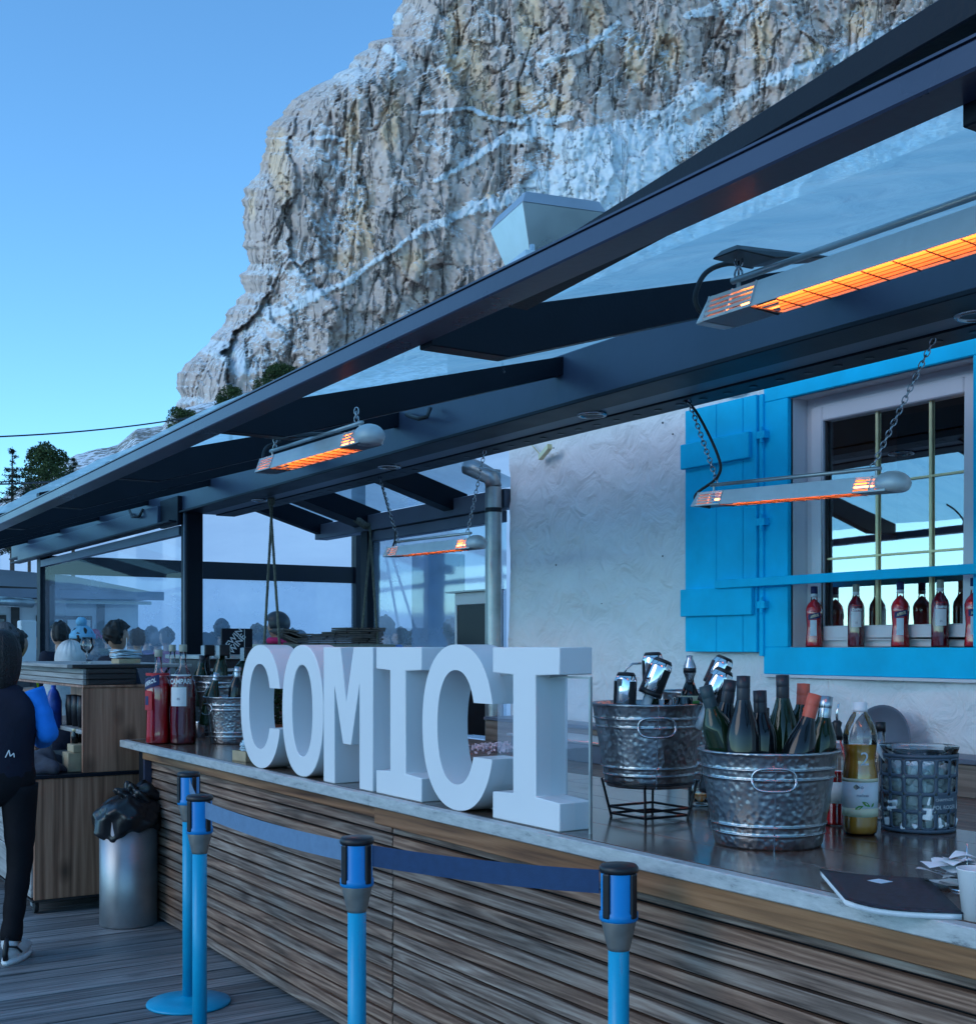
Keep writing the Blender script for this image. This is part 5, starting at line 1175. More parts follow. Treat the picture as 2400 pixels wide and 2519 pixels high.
# ================================================================== left end: big aperitif bottles and bucket pair
def big_bottle(px, ybase, h, r, label, liquid, sub, style, cat='bottle', zz_=CZ, n=32, fill=.72, grp=None, twist=0.0, loc=None):
    c = loc if loc is not None else PZ(px, ybase, zz_); t = empty('aperitif_bottle', c, 0, label, cat, grp)
    pr = [(0, 0), (r*.93, 0), (r, .02*h), (r*.96, .10*h) if style == 'a' else (r, .10*h), (r*.92, .34*h) if style == 'a' else (r, .34*h), (r, .58*h), (r*.93, .64*h), (r*.62, .71*h), (r*.33, .77*h), (r*.27, .82*h), (r*.26, .94*h)]
    k = .97; pin = [(max(0, a*k-.001), b_+.002) for a, b_ in pr if b_ <= h*fill]+[(0, h*fill)]
    MB().lathe(pr, n).build('glass_body', MT['clear'], t, True)
    MB().lathe(pin, n).build('liquid', liquid, t, True)
    MB().lathe([(r*.30, .925*h), (r*.31, .93*h), (r*.31, .995*h), (r*.27, h), (0, h)], 18).build('cap', MT['cork'] if style != 'd' else MT['black'], t, True)
    return t
def label_patch(t, a, wd, z0, z1, r, m, nm='label', slant=0.0):
    n = 10; mb = MB(); vs = []
    for i in range(n+1):
        x_ = (i/n-.5)*wd; aa = a+x_/r; vs += [(r*math.cos(aa), r*math.sin(aa), z0+slant*x_), (r*math.cos(aa), r*math.sin(aa), z1+slant*x_)]
    mb.add(vs, [(2*i, 2*i+2, 2*i+3, 2*i+1) for i in range(n)]); return mb.build(nm, m, t, True)
R1 = .072
t = big_bottle(390, 1829, .53, R1, 'big bottle of bright red aperitif, leftmost on the counter', MT['red_liquid'], None, 'a', fill=.735)
label_patch(t, ca-.55, .13, .315, .375, R1+.002, MT['label_blue'], slant=.28); text_on_cyl('label_text', 'APEROL', .034, R1+.0035, ca-.50, .345, MT['label_white'], t, .0012, .28, .72)
label_patch(t, ca+.1, .16, .385, .40, R1+.0015, MT['label_red'], 'label_band'); label_patch(t, ca-.75, .075, .19, .30, R1+.002, MT['label_red'])
label_patch(t, ca-.80, .035, .22, .27, R1+.003, MT['label_blue'], 'label_emblem')
t = big_bottle(450, 1830, .56, R1, 'big bottle of dark bitter with a white label, right of the bright red one', MT['dark_red_liquid'], None, 'c', fill=.70)
label_patch(t, ca+.0, .125, .385, .392, R1+.002, MT['label_white'], 'label_band'); text_on_cyl('label_text', 'CAMPARI', .040, R1+.0025, ca+.02, .352, MT['label_white'], t, .0012, 0, .80)
label_patch(t, ca-.15, .095, .215, .32, R1+.002, MT['label_white']); text_on_cyl('label_text', '85', .018, R1+.0035, ca-.1, .255, MT['label_blue'], t)
t = big_bottle(424, 1808, .56, R1*.95, 'clear necked big bottle standing behind the other two at the left end', MT['dark_red_liquid'], None, 'c', fill=.66)
# steel shaker cup
c = PZ(492, 1815, CZ); o = MB().lathe([(0, 0), (.03, 0), (.034, .09), (.036, .10), (.033, .10), (.029, .004), (0, .004)], 24).build('measuring_cup', MT['zinc'], None, True); o.location = c; setp(o, 'small steel cup between the dark bitter bottle and the left zinc buckets', 'cup')
cC = PZ(578, 1827, CZ); bucket((cC.x, cC.y, CZ), .176, .140, .262, 'hammered zinc bucket half hidden by the first letter C', 'hammered zinc buckets', None, R(-175))
cD = PD(548, 0, 7.75); bucket((cD.x, cD.y, CZ), .178, .140, .262, 'zinc bucket raised behind the one at the left end of the counter', 'hammered zinc buckets', .105, R(-160))
def left_bottle(px, yt, d, ln, kind, gl, fo, lab, s=1.05, col=None):
    b_, ti, az = lay(px, yt, d, ln, s, .302); return wine_bottle(b_, ti, az, kind, gl, fo, lab, col, 'bottles in the left zinc buckets', s)
left_bottle(497, 1612, 7.72, 8, 'sparkling', MT['green_glass'], MT['foil_black'], 'sparkling wine bottle with a black neck at the left of the left buckets')
left_bottle(547, 1592, 7.70, 10, 'sparkling', MT['green_glass'], MT['foil_gold'], 'sparkling wine bottle with gold foil under a big black stopper')
left_bottle(512, 1590, 7.80, 20, 'burg', MT['black_glass'], MT['foil_black'], 'dark bottle leaning right behind the black necked one')
left_bottle(605, 1602, 7.78, 35, 'wine', MT['green_glass'], MT['foil_gold'], 'bottle with gold foil leaning right towards the first letter C', col=MT['foil_gold'])
left_bottle(585, 1640, 7.08, 12, 'wine', MT['black_glass'], MT['zinc'], 'slim dark bottle with a grey capsule in the front left bucket')
left_bottle(533, 1655, 7.05, 25, 'sparkling', MT['green_glass'], MT['zinc'], 'bottle with silver foil leaning right in the front left bucket', 1.0)
for (px, py, d, lab) in ((549, 1600, 7.66, 'black square stopper on the gold foiled sparkling wine'), (512, 1600, 7.78, 'black stopper with a steel plate at the left of the left buckets'), (609, 1606, 7.74, 'black stopper on the bottle leaning towards the first C')):
    c = PD(px, py, d); t = empty('bottle_stopper', c, 0, lab, 'stopper'); MB().box(-.033, .033, -.033, .033, -.035, .035).build('stopper_block', MT['black'], t, bevel=.008, seg=2)
    MB().box(-.037, -.0335, -.03, .03, -.05, .03).box(.0335, .037, -.03, .03, -.05, .03).build('side_plates', MT['zinc'], t, bevel=.001)
# rail bottles on the window sill
def sill_bottle(px, style, label):
    y = YX(px, 4.635); loc = Vector((4.635, y, wz0+.001))
    t = empty('aperitif_bottle', loc, 0, label, 'bottle', 'red aperitif bottles on the window sill'); h = .302
    if style == 'a':
        r = .040; pr = [(0, 0), (r*1.02, 0), (r*1.05, .01), (r*.93, .07), (r*.88, .10), (r*1.0, .16), (r*1.02, .185), (r*.85, .205), (r*.45, .225), (r*.38, .24), (r*.36, .27)]; lq = MT['red_liquid']
    else:
        r = .038; pr = [(0, 0), (r, 0), (r*1.02, .008), (r*1.02, .185), (r*.92, .205), (r*.5, .232), (r*.38, .25), (r*.37, .275)]; lq = MT['dark_red_liquid']
    MB().lathe(pr, 26).build('glass_body', MT['clear'], t, True)
    MB().lathe([(max(0, a-.0018), b_+.0015) for a, b_ in pr[:-2]]+[(0, pr[-2][1])], 26).build('liquid', lq, t, True)
    MB().lathe([(r*.40, .262), (r*.42, .265), (r*.42, .298), (0, .30)], 16).build('cap', MT['label_blue'] if style == 'a' else MT['cork'], t, True)
    MB().lathe([(r*.42, .246), (r*.41, .262)], 16).build('neck_label', MT['label_white'], t, True)
    if style == 'a':
        label_patch(t, ca-.25, .062, .138, .166, r*1.02+.001, MT['label_blue'], slant=.18); text_on_cyl('label_text', 'APEROL', .0185, r*1.02+.002, ca-.20, .152, MT['label_cream'], t, .0006, .18, .62)
        label_patch(t, ca-.35, .032, .055, .132, r*.97+.001, MT['napkin']); label_patch(t, ca-.1, .05, .172, .178, r*1.02, MT['label_red'], 'label_band')
    else:
        label_patch(t, ca-.25, .048, .095, .168, r*1.02+.001, MT['label_white']); text_on_cyl('label_text', 'CAMPARI', .016, r*1.02+.002, ca-.15, .176, MT['label_white'], t, .0006, 0, .7)
        text_on_cyl('label_text', '25', .012, r*1.02+.002, ca-.25, .115, MT['label_blue'], t); label_patch(t, ca-.1, .05, .195, .199, r*.98, MT['label_red'], 'label_band')
    return t
sill_bottle(2002, 'a', 'bright red waisted bottle standing furthest left on the window sill')
sill_bottle(2105, 'c', 'dark red straight bottle, second from the left on the window sill')
sill_bottle(2214, 'a', 'bright red waisted bottle in the middle of the window sill')
sill_bottle(2312, 'c', 'dark red straight bottle, second from the right on the window sill')
sill_bottle(2396, 'a', 'bright red waisted bottle cut by the right edge of the photo')
# ================================================================== INFRARED HEATERS
def chain(mb, a, b_, link=.030, r=.0026):
    a = Vector(a); b_ = Vector(b_); L = (b_-a).length; n = max(3, int(L/(link*.74))); d = (b_-a).normalized()
    u = d.orthogonal().normalized(); w = d.cross(u)
    for i in range(n):
        c = a.lerp(b_, (i+.5)/n); s = u if i % 2 else w; pts = []
        for k in range(12):
            t = 2*math.pi*k/12; pts.append(c+d*math.sin(t)*link*.5+s*math.cos(t)*link*.30)
        mb.tube(pts, r, 5, True)
def heater(ya, yb, x, za, zb, label, chains, tilt=0.0, cable=None):
    """ya = far end, yb = near end, z of the lower rim at each end"""
    L = ya-yb; cy = (ya+yb)/2; cz = (za+zb)/2
    t = empty('patio_heater', (x, cy, cz), 0, label, 'heater', 'electric infrared heaters'); 
    t.rotation_euler = (Matrix.Rotation(math.atan2(za-zb, L), 4, 'X') @ Matrix.Rotation(tilt, 4, 'Y')).to_euler()
    h = L/2; e = .19
    # open hood: trapezoid section
    def shell(y0, y1, w0=.052, w1=.030, hh=.062, th=.0025):
        mb = MB()
        sec = [(-w0, 0), (-w1, hh), (w1, hh), (w0, 0), (w0-th, 0), (w1-th, hh-th), (-w1+th, hh-th), (-w0+th, 0)]
        mb.poly(sec, y0, y1, lambda u, v, tt: (u, tt, v)); return mb
    shell(-h+e, h-e).build('hood', MT['heater'], t, bevel=.001)
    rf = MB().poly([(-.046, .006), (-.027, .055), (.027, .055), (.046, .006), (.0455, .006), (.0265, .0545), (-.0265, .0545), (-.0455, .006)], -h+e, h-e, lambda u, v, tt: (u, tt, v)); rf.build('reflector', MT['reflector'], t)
    # slotted end sections
    for sgn in (-1, 1):
        y0 = sgn*(h-e); y1 = sgn*(h-.035); mb = MB()
        for k in range(5):
            f0 = k/5; w_ = .052-.022*f0; zc = .062*f0
            for sx in (-1, 1): mb.bar((sx*w_, y0, zc+.004), (sx*w_, y1, zc+.004), .003, .0065)
        for k in range(3):
            yy = y0+(y1-y0)*k/2; 
            for sx in (-1, 1): mb.bar((sx*.052, yy, .002), (sx*.030, yy, .062), .003, .006)
        mb.box(-.030, .030, min(y0, y1), max(y0, y1), .058, .062)
        mb.build('vent_grille', MT['heater'], t)
        cap = MB(); pr = []
        if sgn < 0:    # rounded junction box at the near end
            cap.ell((0, -h+.045, .030), .058, .075, .048, 20, 12, lambda p, q: Vector((q.x, q.y, max(q.z, -.030))))
            cap.build('junction_box', MT['heater'], t, True, bevel=0)
        else:
            cap.hexa([(-.054, h-.045, 0), (.054, h-.045, 0), (.048, h, 0), (-.048, h, 0), (-.032, h-.045, .066), (.032, h-.045, .066), (.024, h-.02, .060), (-.024, h-.02, .060)])
            cap.build('end_cap', MT['heater'], t, bevel=.006, seg=2)
        MB().box(-.05, .05, min(y0, y1), max(y0, y1), .0, .003).build('end_plate', MT['beam2'], t)
    MB().tube([(0, -h+e*.6, .030), (0, h-e*.6, .030)], .007, 10).build('quartz_tube', MT['glow'], t, True)
    gr = MB()
    nx = max(6, int((L-2*e)/.075))
    for k in range(nx+1):
        yy = -h+e+(L-2*e)*k/nx; gr.tube([(-.050, yy, -.001), (.050, yy+.012, -.001)], .0018, 4)
    for xx in (-.03, -.01, .01, .03): gr.tube([(xx, -h+e, 0), (xx, h-e, 0)], .0008, 4)
    gr.build('guard_grille', MT['black_metal'], t)
    MB().tube([(0, -h+.10, .092), (0, h-.08, .092)], .008, 10).build('hanging_rod', MT['galv'], t, True)
    mb = MB()
    for yy in (-h+.12, h-.10): mb.tube([(0, yy, .06), (0, yy, .10)], .005, 6)
    mb.build('rod_bracket', MT['galv'], t)
    ti = t.matrix_basis.inverted() if False else (Matrix.Translation(t.location) @ t.rotation_euler.to_matrix().to_4x4()).inverted()
    for (a, b_) in chains:
        mb = MB(); chain(mb, ti @ Vector(a), ti @ Vector(b_)); mb.build('chain', MT['zinc'], t, True)
    if cable:
        pts = [ti @ Vector(p) for p in cable]
        # smooth with catmull-rom
        out = []
        q = [pts[0]]+pts+[pts[-1]]
        for i in range(1, len(q)-2):
            for s in range(6):
                u = s/6; out.append(.5*((2*q[i])+(q[i+1]-q[i-1])*u+(2*q[i-1]-5*q[i]+4*q[i+1]-q[i+2])*u*u+(-q[i-1]+3*q[i]-3*q[i+1]+q[i+2])*u**3))
        out.append(pts[-1]); MB().tube(out, .0065, 7).build('power_cable', MT['rubber'], t, True)
    return t
def zat(b_): return EYE+b_
# two heaters under the outer roof slope
def hook_plate(y, x=2.05, z=2.50):
    return
heater(2.23, 1.14, 2.05, zat(.765), zat(.765), 'large heater glowing orange high at the right, nearest to the viewer', [((2.05, 2.13, zat(.907)), (2.05, 2.13, zat(.86))), ((2.05, 1.28, zat(.907)), (2.05, 1.28, zat(.86)))],
       cable=[PD(1763, 772, 3.0), PD(1722, 765, 3.0), PD(1710, 725, 3.0), PD(1735, 672, 3.02), PD(1790, 648, 3.05), PD(1850, 655, 3.1)])
heater(5.25, 4.17, 2.15, zat(.775), zat(.765), 'heater glowing orange under the roof edge, above the left half of the letters', [((2.15, 5.12, zat(.917)), (2.15, 5.12, zat(.87))), ((2.15, 4.32, zat(.917)), (2.15, 4.32, zat(.87)))],
       cable=[PD(655, 1150, 5.7), PD(646, 1130, 5.7), PD(655, 1100, 5.75), PD(690, 1085, 5.8)])
# dark arms that carry the outer heaters
for (ya, x, z, lab) in ((2.13, 2.05, .905, 'black mounting arm at the far end of the nearest heater'), (1.30, 2.05, .90, 'black mounting arm at the near end of the nearest heater'), (5.10, 2.15, .915, 'black mounting arm at the far end of the middle roof heater')):
    o = MB().hexa([(x-.05, ya-.05, zat(z)), (x+.07, ya-.05, zat(z)), (x+.07, ya+.04, zat(z)), (x-.05, ya+.04, zat(z)), (x-.03, ya-.03, zat(z)+.02), (x+.34, ya-.02, zat(z)+.055), (x+.34, ya+.02, zat(z)+.055), (x-.03, ya+.03, zat(z)+.02)]).build('heater_arm', MT['black'], None, bevel=.004); setp(o, lab, 'mounting arm', 'mounting arms under the roof')
zc = 2.655
c3l, c3r = PX(1701, 982, 3.76), PX(2306, 819, 3.76)
heater(4.12, 3.02, 3.72, zat(.612), zat(.568), 'heater hanging on chains in front of the blue shutter and window', [((3.74, c3l.y, zc), (3.72, 3.99, zat(.70))), ((3.74, c3r.y, zc), (3.72, 3.16, zat(.665)))],
       cable=[PX(1670, 978, 3.75), PX(1710, 1010, 3.74), PX(1765, 1120, 3.73), PX(1765, 1172, 3.72), PX(1712, 1215, 3.71), PX(1716, 1240, 3.70), PX(1745, 1248, 3.70)])
c4l, c4r = PX(940, 1182, 3.76), PX(1200, 1125, 3.76)
heater(7.02, 5.92, 3.72, zat(.567), zat(.552), 'small looking far heater hanging on chains left of the downpipe', [((3.74, c4l.y, zc), (3.72, 6.88, zat(.65))), ((3.74, c4r.y, zc), (3.72, 6.06, zat(.645)))],
       cable=[PX(938, 1190, 3.75), PX(958, 1265, 3.74), PX(972, 1310, 3.72), PX(966, 1345, 3.7), PX(950, 1366, 3.68)])
# clear strap under the second rafter
o = MB().bar(PD(1232, 878, 3.75), PD(1240, 915, 3.75), .03, .006).build('tape_strap', MT['acrylic'], None); setp(o, 'strip of clear tape hanging under the rafter', 'tape')
# little cable loops and screws on the ridge beam
o = MB().tube([PX(1000, 1020, 3.38), PX(1030, 1030, 3.3), PX(1050, 1025, 3.3), PX(1058, 1005, 3.36)], .012, 6).build('cable_loop', MT['rubber'], None, True); setp(o, 'black cable loop hanging on the beam between two rafters', 'cable')
o = MB().tube([PX(318, 1255, 3.33), PX(325, 1272, 3.3), PX(343, 1270, 3.3), PX(352, 1252, 3.33)], .012, 6).build('cable_loop', MT['rubber'], None, True); setp(o, 'small black cable loop above the left end of the beam', 'cable')

# ================================================================== QUEUE POSTS WITH RETRACTABLE BELTS
def queue_post(x, y, label, rz):
    t = empty('queue_post', (x, y, 0), rz, label, 'barrier post', 'blue queue barrier posts')
    MB().lathe([(0, 0), (.178, 0), (.180, .006), (.176, .012), (.10, .022), (.045, .030), (.030, .036), (0, .036)], 48).build('base', MT['post_blue'], t, True)
    MB().lathe([(.0265, .03), (.0265, .80)], 24).build('pole', MT['post_blue'], t, True)
    MB().lathe([(.027, .79), (.030, .80), (.044, .862), (.044, .866)], 24).build('cone', MT['cone'], t, True)
    MB().lathe([(.046, .864), (.0485, .868), (.0485, .885), (.045, .888), (.045, .992), (.040, .996)], 28).build('head', MT['head_blue'], t, True)
    MB().lathe([(.046, .984), (.049, .988), (.049, .998), (.044, 1.004), (0, 1.006)], 28).build('top_cap', MT['black'], t, True)
    for k in range(4):
        a = k*math.pi/2; c, s = math.cos(a), math.sin(a)
        Mx = Matrix.Rotation(a, 4, 'Z') @ Matrix.Translation((.0475, 0, .930)); mb = MB().mbox(Mx, .010, .020, .112); mb.build('slot', MT['black'], t, bevel=.004, seg=2)
    return t
qp = [(1.80, 5.24, 'queue post furthest away, with its round base in view', R(10)), (1.556, 4.41, 'queue post just in front of the furthest one, overlapping it', R(20)), (1.594, 3.20, 'queue post in the middle, between the two belts', R(15)), (1.946, 2.446, 'nearest queue post at the right, in front of the counter', R(12))]
for x, y, lab, rz in qp: queue_post(x, y, lab, rz)
def belt(i, j, m, lab, sag=.02, z=.955, hw=.030, o0=.055, o1=.055):
    a = Vector((qp[i][0], qp[i][1], z)); b_ = Vector((qp[j][0], qp[j][1], z)); d = (b_-a).normalized(); a += d*o0; b_ -= d*o1; n = 24; mb = MB(); nrm = Vector((-d.y, d.x, 0))*.0007
    for s in (-1, 1):
        for k in range(n+1):
            u = k/n; p = a.lerp(b_, u); p.z -= sag*4*u*(1-u); tw = .004*math.sin(u*7); 
            mb.v += [tuple(p+nrm*s+Vector((0, 0, -hw))+nrm*tw*800), tuple(p+nrm*s+Vector((0, 0, hw)))]
    m_ = 2*(n+1)
    for k in range(n): mb.f += [(2*k, 2*k+2, 2*k+3, 2*k+1), (m_+2*k, m_+2*k+1, m_+2*k+3, m_+2*k+2)]
    for k in range(n): mb.f += [(2*k, m_+2*k, m_+2*k+2, 2*k+2), (2*k+1, 2*k+3, m_+2*k+3, m_+2*k+1)]
    o = mb.build('barrier_belt', m, None); setp(o, lab, 'belt', 'retractable belts between the queue posts')
belt(0, 1, MT['belt_pale'], 'short pale belt between the two furthest queue posts', .01)
belt(1, 2, MT['belt_pale'], 'pale blue grey belt running from the second to the middle queue post', .012)
belt(2, 3, MT['belt'], 'dark blue belt stretched between the middle and the nearest queue post', .008)

# ================================================================== WHEELED SERVICE CABINET AT THE LEFT
cbx0, cbx1, cbx2, cby = 1.62, 1.905, 2.29, 7.40
cab = empty('service_cabinet', ((cbx0+cbx1)/2+.2, cby+.7, 0), 0, 'wooden service cabinet on castors with open shelves and slatted top', 'cabinet')
cl = cab.location.copy()
def Cb(mb, name, m, **kw):
    mb.v = [(x-cl.x, y-cl.y, z-cl.z) for (x, y, z) in mb.v]; return mb.build(name, m, kw.pop('parent', cab), **kw)
cye = 9.15
Cb(MB().box(cbx0+.012, cbx2, cby, cby+.03, .09, .785), 'end_panel', MT['larch'], bevel=.002)
Cb(MB().box(cbx0, cbx2, cby-.004, cye, .078, .09), 'bottom', MT['larch_dark']); Cb(MB().box(cbx0-.01, cbx2, cby-.01, cye, .786, .806), 'worktop', MT['steel_dark'], bevel=.002)
Cb(MB().box(cbx2-.02, cbx2, cby+.03, cye, .09, 1.31), 'back_panel', MT['larch'])
for k in range(3):
    z0 = .10+k*.228; d_ = Cb(MB().box(cbx0, cbx0+.02, cby+.035, cby+.62, z0, z0+.222), 'drawer_front', MT['larch_pale'], bevel=.003)
    MB().tube([(cbx0-cl.x-.001, cby+.30-cl.y, z0+.16), (cbx0-cl.x-.035, cby+.30-cl.y, z0+.16), (cbx0-cl.x-.035, cby+.46-cl.y, z0+.16), (cbx0-cl.x-.001, cby+.46-cl.y, z0+.16)], .005, 6).build('handle', MT['steel_dark'], d_)
    Cb(MB().box(cbx0, cbx0+.02, cby+.63, cby+1.25, z0, z0+.222), 'drawer_front', MT['larch_pale'], bevel=.003)
Cb(MB().box(cbx1, cbx2, cby+.002, cby+.028, .808, 1.305), 'upper_end_panel', MT['larch'], bevel=.002)
Cb(MB().box(cbx1+.01, cbx2-.02, cby+.03, cye, 1.03, 1.055), 'shelf', MT['larch_pale'], bevel=.002)
Cb(MB().box(cbx1, cbx2, cby-.006, cye, 1.306, 1.320), 'frieze_base', MT['larch'], bevel=.002)
Cb(MB().box(cbx1+.03, cbx2-.06, cby+.03, cye, 1.321, 1.418), 'frieze_box', MT['larch_dark'])
for k in range(3): Cb(MB().box(cbx1+.005, cbx1+.028, cby+.02, cye, 1.322+k*.033, 1.322+k*.033+.030), 'frieze_slat', MT['larch_pale'], bevel=.003)
for k in range(3): Cb(MB().box(cbx1+.03, cbx2-.07, cby+.008, cby+.029, 1.322+k*.033, 1.322+k*.033+.030), 'frieze_slat', MT['larch_dark'], bevel=.003)
Cb(MB().box(cbx1-.06, cbx2+.06, cby+.0, cby+.12, 1.42, 1.442), 'top_end_board', MT['larch_dark'], bevel=.003); Cb(MB().box(cbx1-.06, cbx1+.05, cby+.122, cye+.3, 1.42, 1.442), 'top_board', MT['larch_pale'], bevel=.003)
Cb(MB().box(cbx1+.052, cbx1+.7, cby+.122, cye+.3, 1.42, 1.440), 'top_board', MT['larch_pale'], bevel=.003)
for (x, y) in ((cbx0+.04, cby+.10), (cbx0+.04, cye-.15), (cbx2-.08, cby+.1)):
    w_ = Cb(MB().lathe([(.018, -.012), (.038, -.012), (.040, -.008), (.040, .008), (.038, .012), (.018, .012)], 24), 'castor', MT['rubber']); w_.data.transform(Matrix.Translation((cl.x, cl.y, 0))); w_.matrix_local = Matrix.Translation((x-cl.x, y-cl.y, .040)) @ Matrix.Rotation(R(90), 4, 'Y')
    Cb(MB().hexa([(x-.02, y-.01, .04), (x-.014, y-.01, .04), (x-.014, y+.03, .04), (x-.02, y+.03, .04), (x-.02, y-.02, .078), (x+.02, y-.02, .078), (x+.02, y+.06, .078), (x-.02, y+.06, .078)]), 'castor_fork', MT['galv'])
# things in the cabinet
for k in range(8):
    x, y = cbx1+.08+(k % 2)*.10, cby+.16+(k//2)*.14
    t = empty('wine_glass', (x, y, 1.056), 0, 'dark tumbler on the upper shelf of the cabinet', 'glass', 'dark glasses on the cabinet shelf'); MB().lathe([(0, 0), (.03, 0), (.038, .12), (.034, .19), (.032, .19), (.036, .12), (.026, .006), (0, .006)], 16).build('glass_body', MT['black'], t, True)
t = empty('water_bottle', (cbx1-.02, cby+.62, 1.056-.02), 0, 'blue water bottle pack behind the sleeve of the person at the cabinet', 'bottle pack')
MT['blue_pack'] = mat('printed blue film', (0.01, 0.05, 0.28), .35, 0, .5, 14, .3, 20)
MB().lathe([(0, 0), (.05, 0), (.05, .17), (.03, .23), (.015, .25), (.015, .27), (0, .27)], 18).build('bottle', MT['blue_pack'], t, True); MB().box(-.12, -.02, -.05, .05, -.22, .02).build('card', MT['beam2'], t)
for (x, y, z, w_, lab) in ((cbx1-.06, cby+.10, .807, .12, 'pale wooden tea box, lower of the two on the cabinet'), (cbx1-.03, cby+.10, .921, .09, 'flat wooden box on top of the pale tea box')):
    h_ = .113 if w_ == .12 else .045
    o = MB().box(0, w_+.02, 0, .14, 0, h_).build('wooden_box', MT['cardboard'], None, bevel=.003); o.location = (x, y, z); setp(o, lab, 'box', 'wooden boxes on the cabinet')
for k in range(4):
    t = empty('jar', (cbx1+.01+k*.045, cby+.22+(k % 2)*.03, .967), 0, 'small dark jar standing on the wooden boxes in the cabinet', 'jar', 'dark jars in the cabinet'); t.location.z = .967 if True else 0
    MB().lathe([(0, 0), (.020, 0), (.022, .05), (.014, .07), (.016, .085), (0, .086)], 14).build('jar_body', MT['black_glass'], t, True); MB().lathe([(.017, .072), (.017, .088), (0, .089)], 14).build('lid', MT['foil_gold'], t, True)
def cloth_heap(c, rx, ry, rz, seed, label, nm='cloth', m=None):
    rnd = random.Random(seed); ph = [rnd.uniform(0, 6) for _ in range(6)]
    def fn(p, q):
        k = 1+.16*math.sin(p.x*5+ph[0])+.13*math.sin(p.y*7+ph[1]+p.z*3)+.10*math.sin(p.x*11+p.y*9+ph[2]); q = q*k; q.z = max(q.z, -.0); return q
    o = MB().ell((0,0,0), rx, ry, rz, 40, 24, fn).build(nm, m or MT['cloth_dark'], None, True); o.location = c; setp(o, label, 'cloth'); return o
cloth_heap((cbx0+.12, cby+.35, .807), .16, .28, .11, 4, 'crumpled dark cloth bag lying on the cabinet worktop', 'cloth_bag')
# napkin box, wine glass on the cabinet top
tz = 1.4425
nb_ = PY(304, 1625, cby+.35); t = empty('napkin_box', (nb_.x, cby+.30, tz), R(6), 'small wooden box with a stack of blue grey napkins on top of the cabinet', 'napkin box')
MB().box(-.07, .07, -.06, .06, 0, .030).build('box', MT['cardboard'], t, bevel=.003)
rs_ = random.Random(12)
for k in range(8):
    n = 5; vs = [((i/n-.5)*.15, (j/3-.5)*.12, math.sin(i*1.3+k)*.003+math.cos(j*2+k*2)*.003) for i in range(n+1) for j in range(4)]
    mb = MB().add(vs, [(i*4+j, (i+1)*4+j, (i+1)*4+j+1, i*4+j+1) for i in range(n) for j in range(3)]); o = mb.build('napkin', MT['napkin'], t, True); o.location = (rs_.uniform(-.01, .01), 0, .035+k*.0065); o.rotation_euler = (0, 0, rs_.uniform(-.3, .3)); so = o.modifiers.new('s', 'SOLIDIFY'); so.thickness = .003
MB().tube([(.0, 0, .03), (.005, 0, .16)], .0022, 6).build('straw', MT['cap_white'], t)
wg = PY(214, 1610, cby+.6); t = empty('wine_glass', (wg.x, cby+.6, tz), 0, 'empty wine glass standing on the cabinet in front of the wind screen', 'glass')
MB().lathe([(0, 0), (.035, 0), (.034, .002), (.004, .006), (.0035, .05), (.012, .06), (.038, .09), (.042, .115), (.032, .165), (.031, .165), (.041, .115), (.036, .09), (.01, .063), (0, .06)], 28).build('glass_body', MT['clear'], t, True)
# rubbish bin
bn = empty('rubbish_bin', (2.035, 6.93, 0), 0, 'round steel rubbish bin with a black bag bunched over its rim', 'bin')
MT['bin_steel'] = mat('brushed bin steel', (0.33, 0.35, 0.37), .42, .8, .2, 4, .08, 10, dirt=.4)
MB().lathe([(0, 0), (.150, 0), (.156, .01), (.158, .60), (.150, .60), (.149, .02)], 44).build('drum', MT['bin_steel'], bn, True)
def bagf(p, q):
    a = math.atan2(p.y, p.x); k = 1+.07*math.sin(a*3+p.z*4)+.05*math.sin(a*7+2-p.z*6)+.02*math.sin(a*13+p.z*9); q = Vector((q.x*k, q.y*k, q.z*(1+.1*math.sin(a*3+1))))
    if p.z < -.1: q.z -= .03*(1+math.sin(a*2+.6))
    return q
mb = MB().ell((0, 0, .60), .182, .182, .115, 72, 40, bagf); mb.ell((.05, .03, .70), .11, .09, .075, 48, 26, lambda p, q: q*(1+.22*math.sin(p.x*9+p.z*5)+.16*math.sin(p.y*13+1)))
mb.build('bin_bag', MT['bag'], bn, True)
pt = PZ(265, 2272, .0); o = MB().add([(-.045, -.03, .002), (.02, -.045, .03), (.05, .02, .004), (-.02, .04, .05), (0, 0, .02)], [(0, 1, 4), (1, 2, 4), (2, 3, 4), (3, 0, 4)]).build('paper_scrap', MT['napkin'], None); o.location = (pt.x, pt.y, .001); setp(o, 'crumpled pale blue paper scrap on the deck at the foot of the bin', 'paper scrap'); so = o.modifiers.new('s', 'SOLIDIFY'); so.thickness = .001

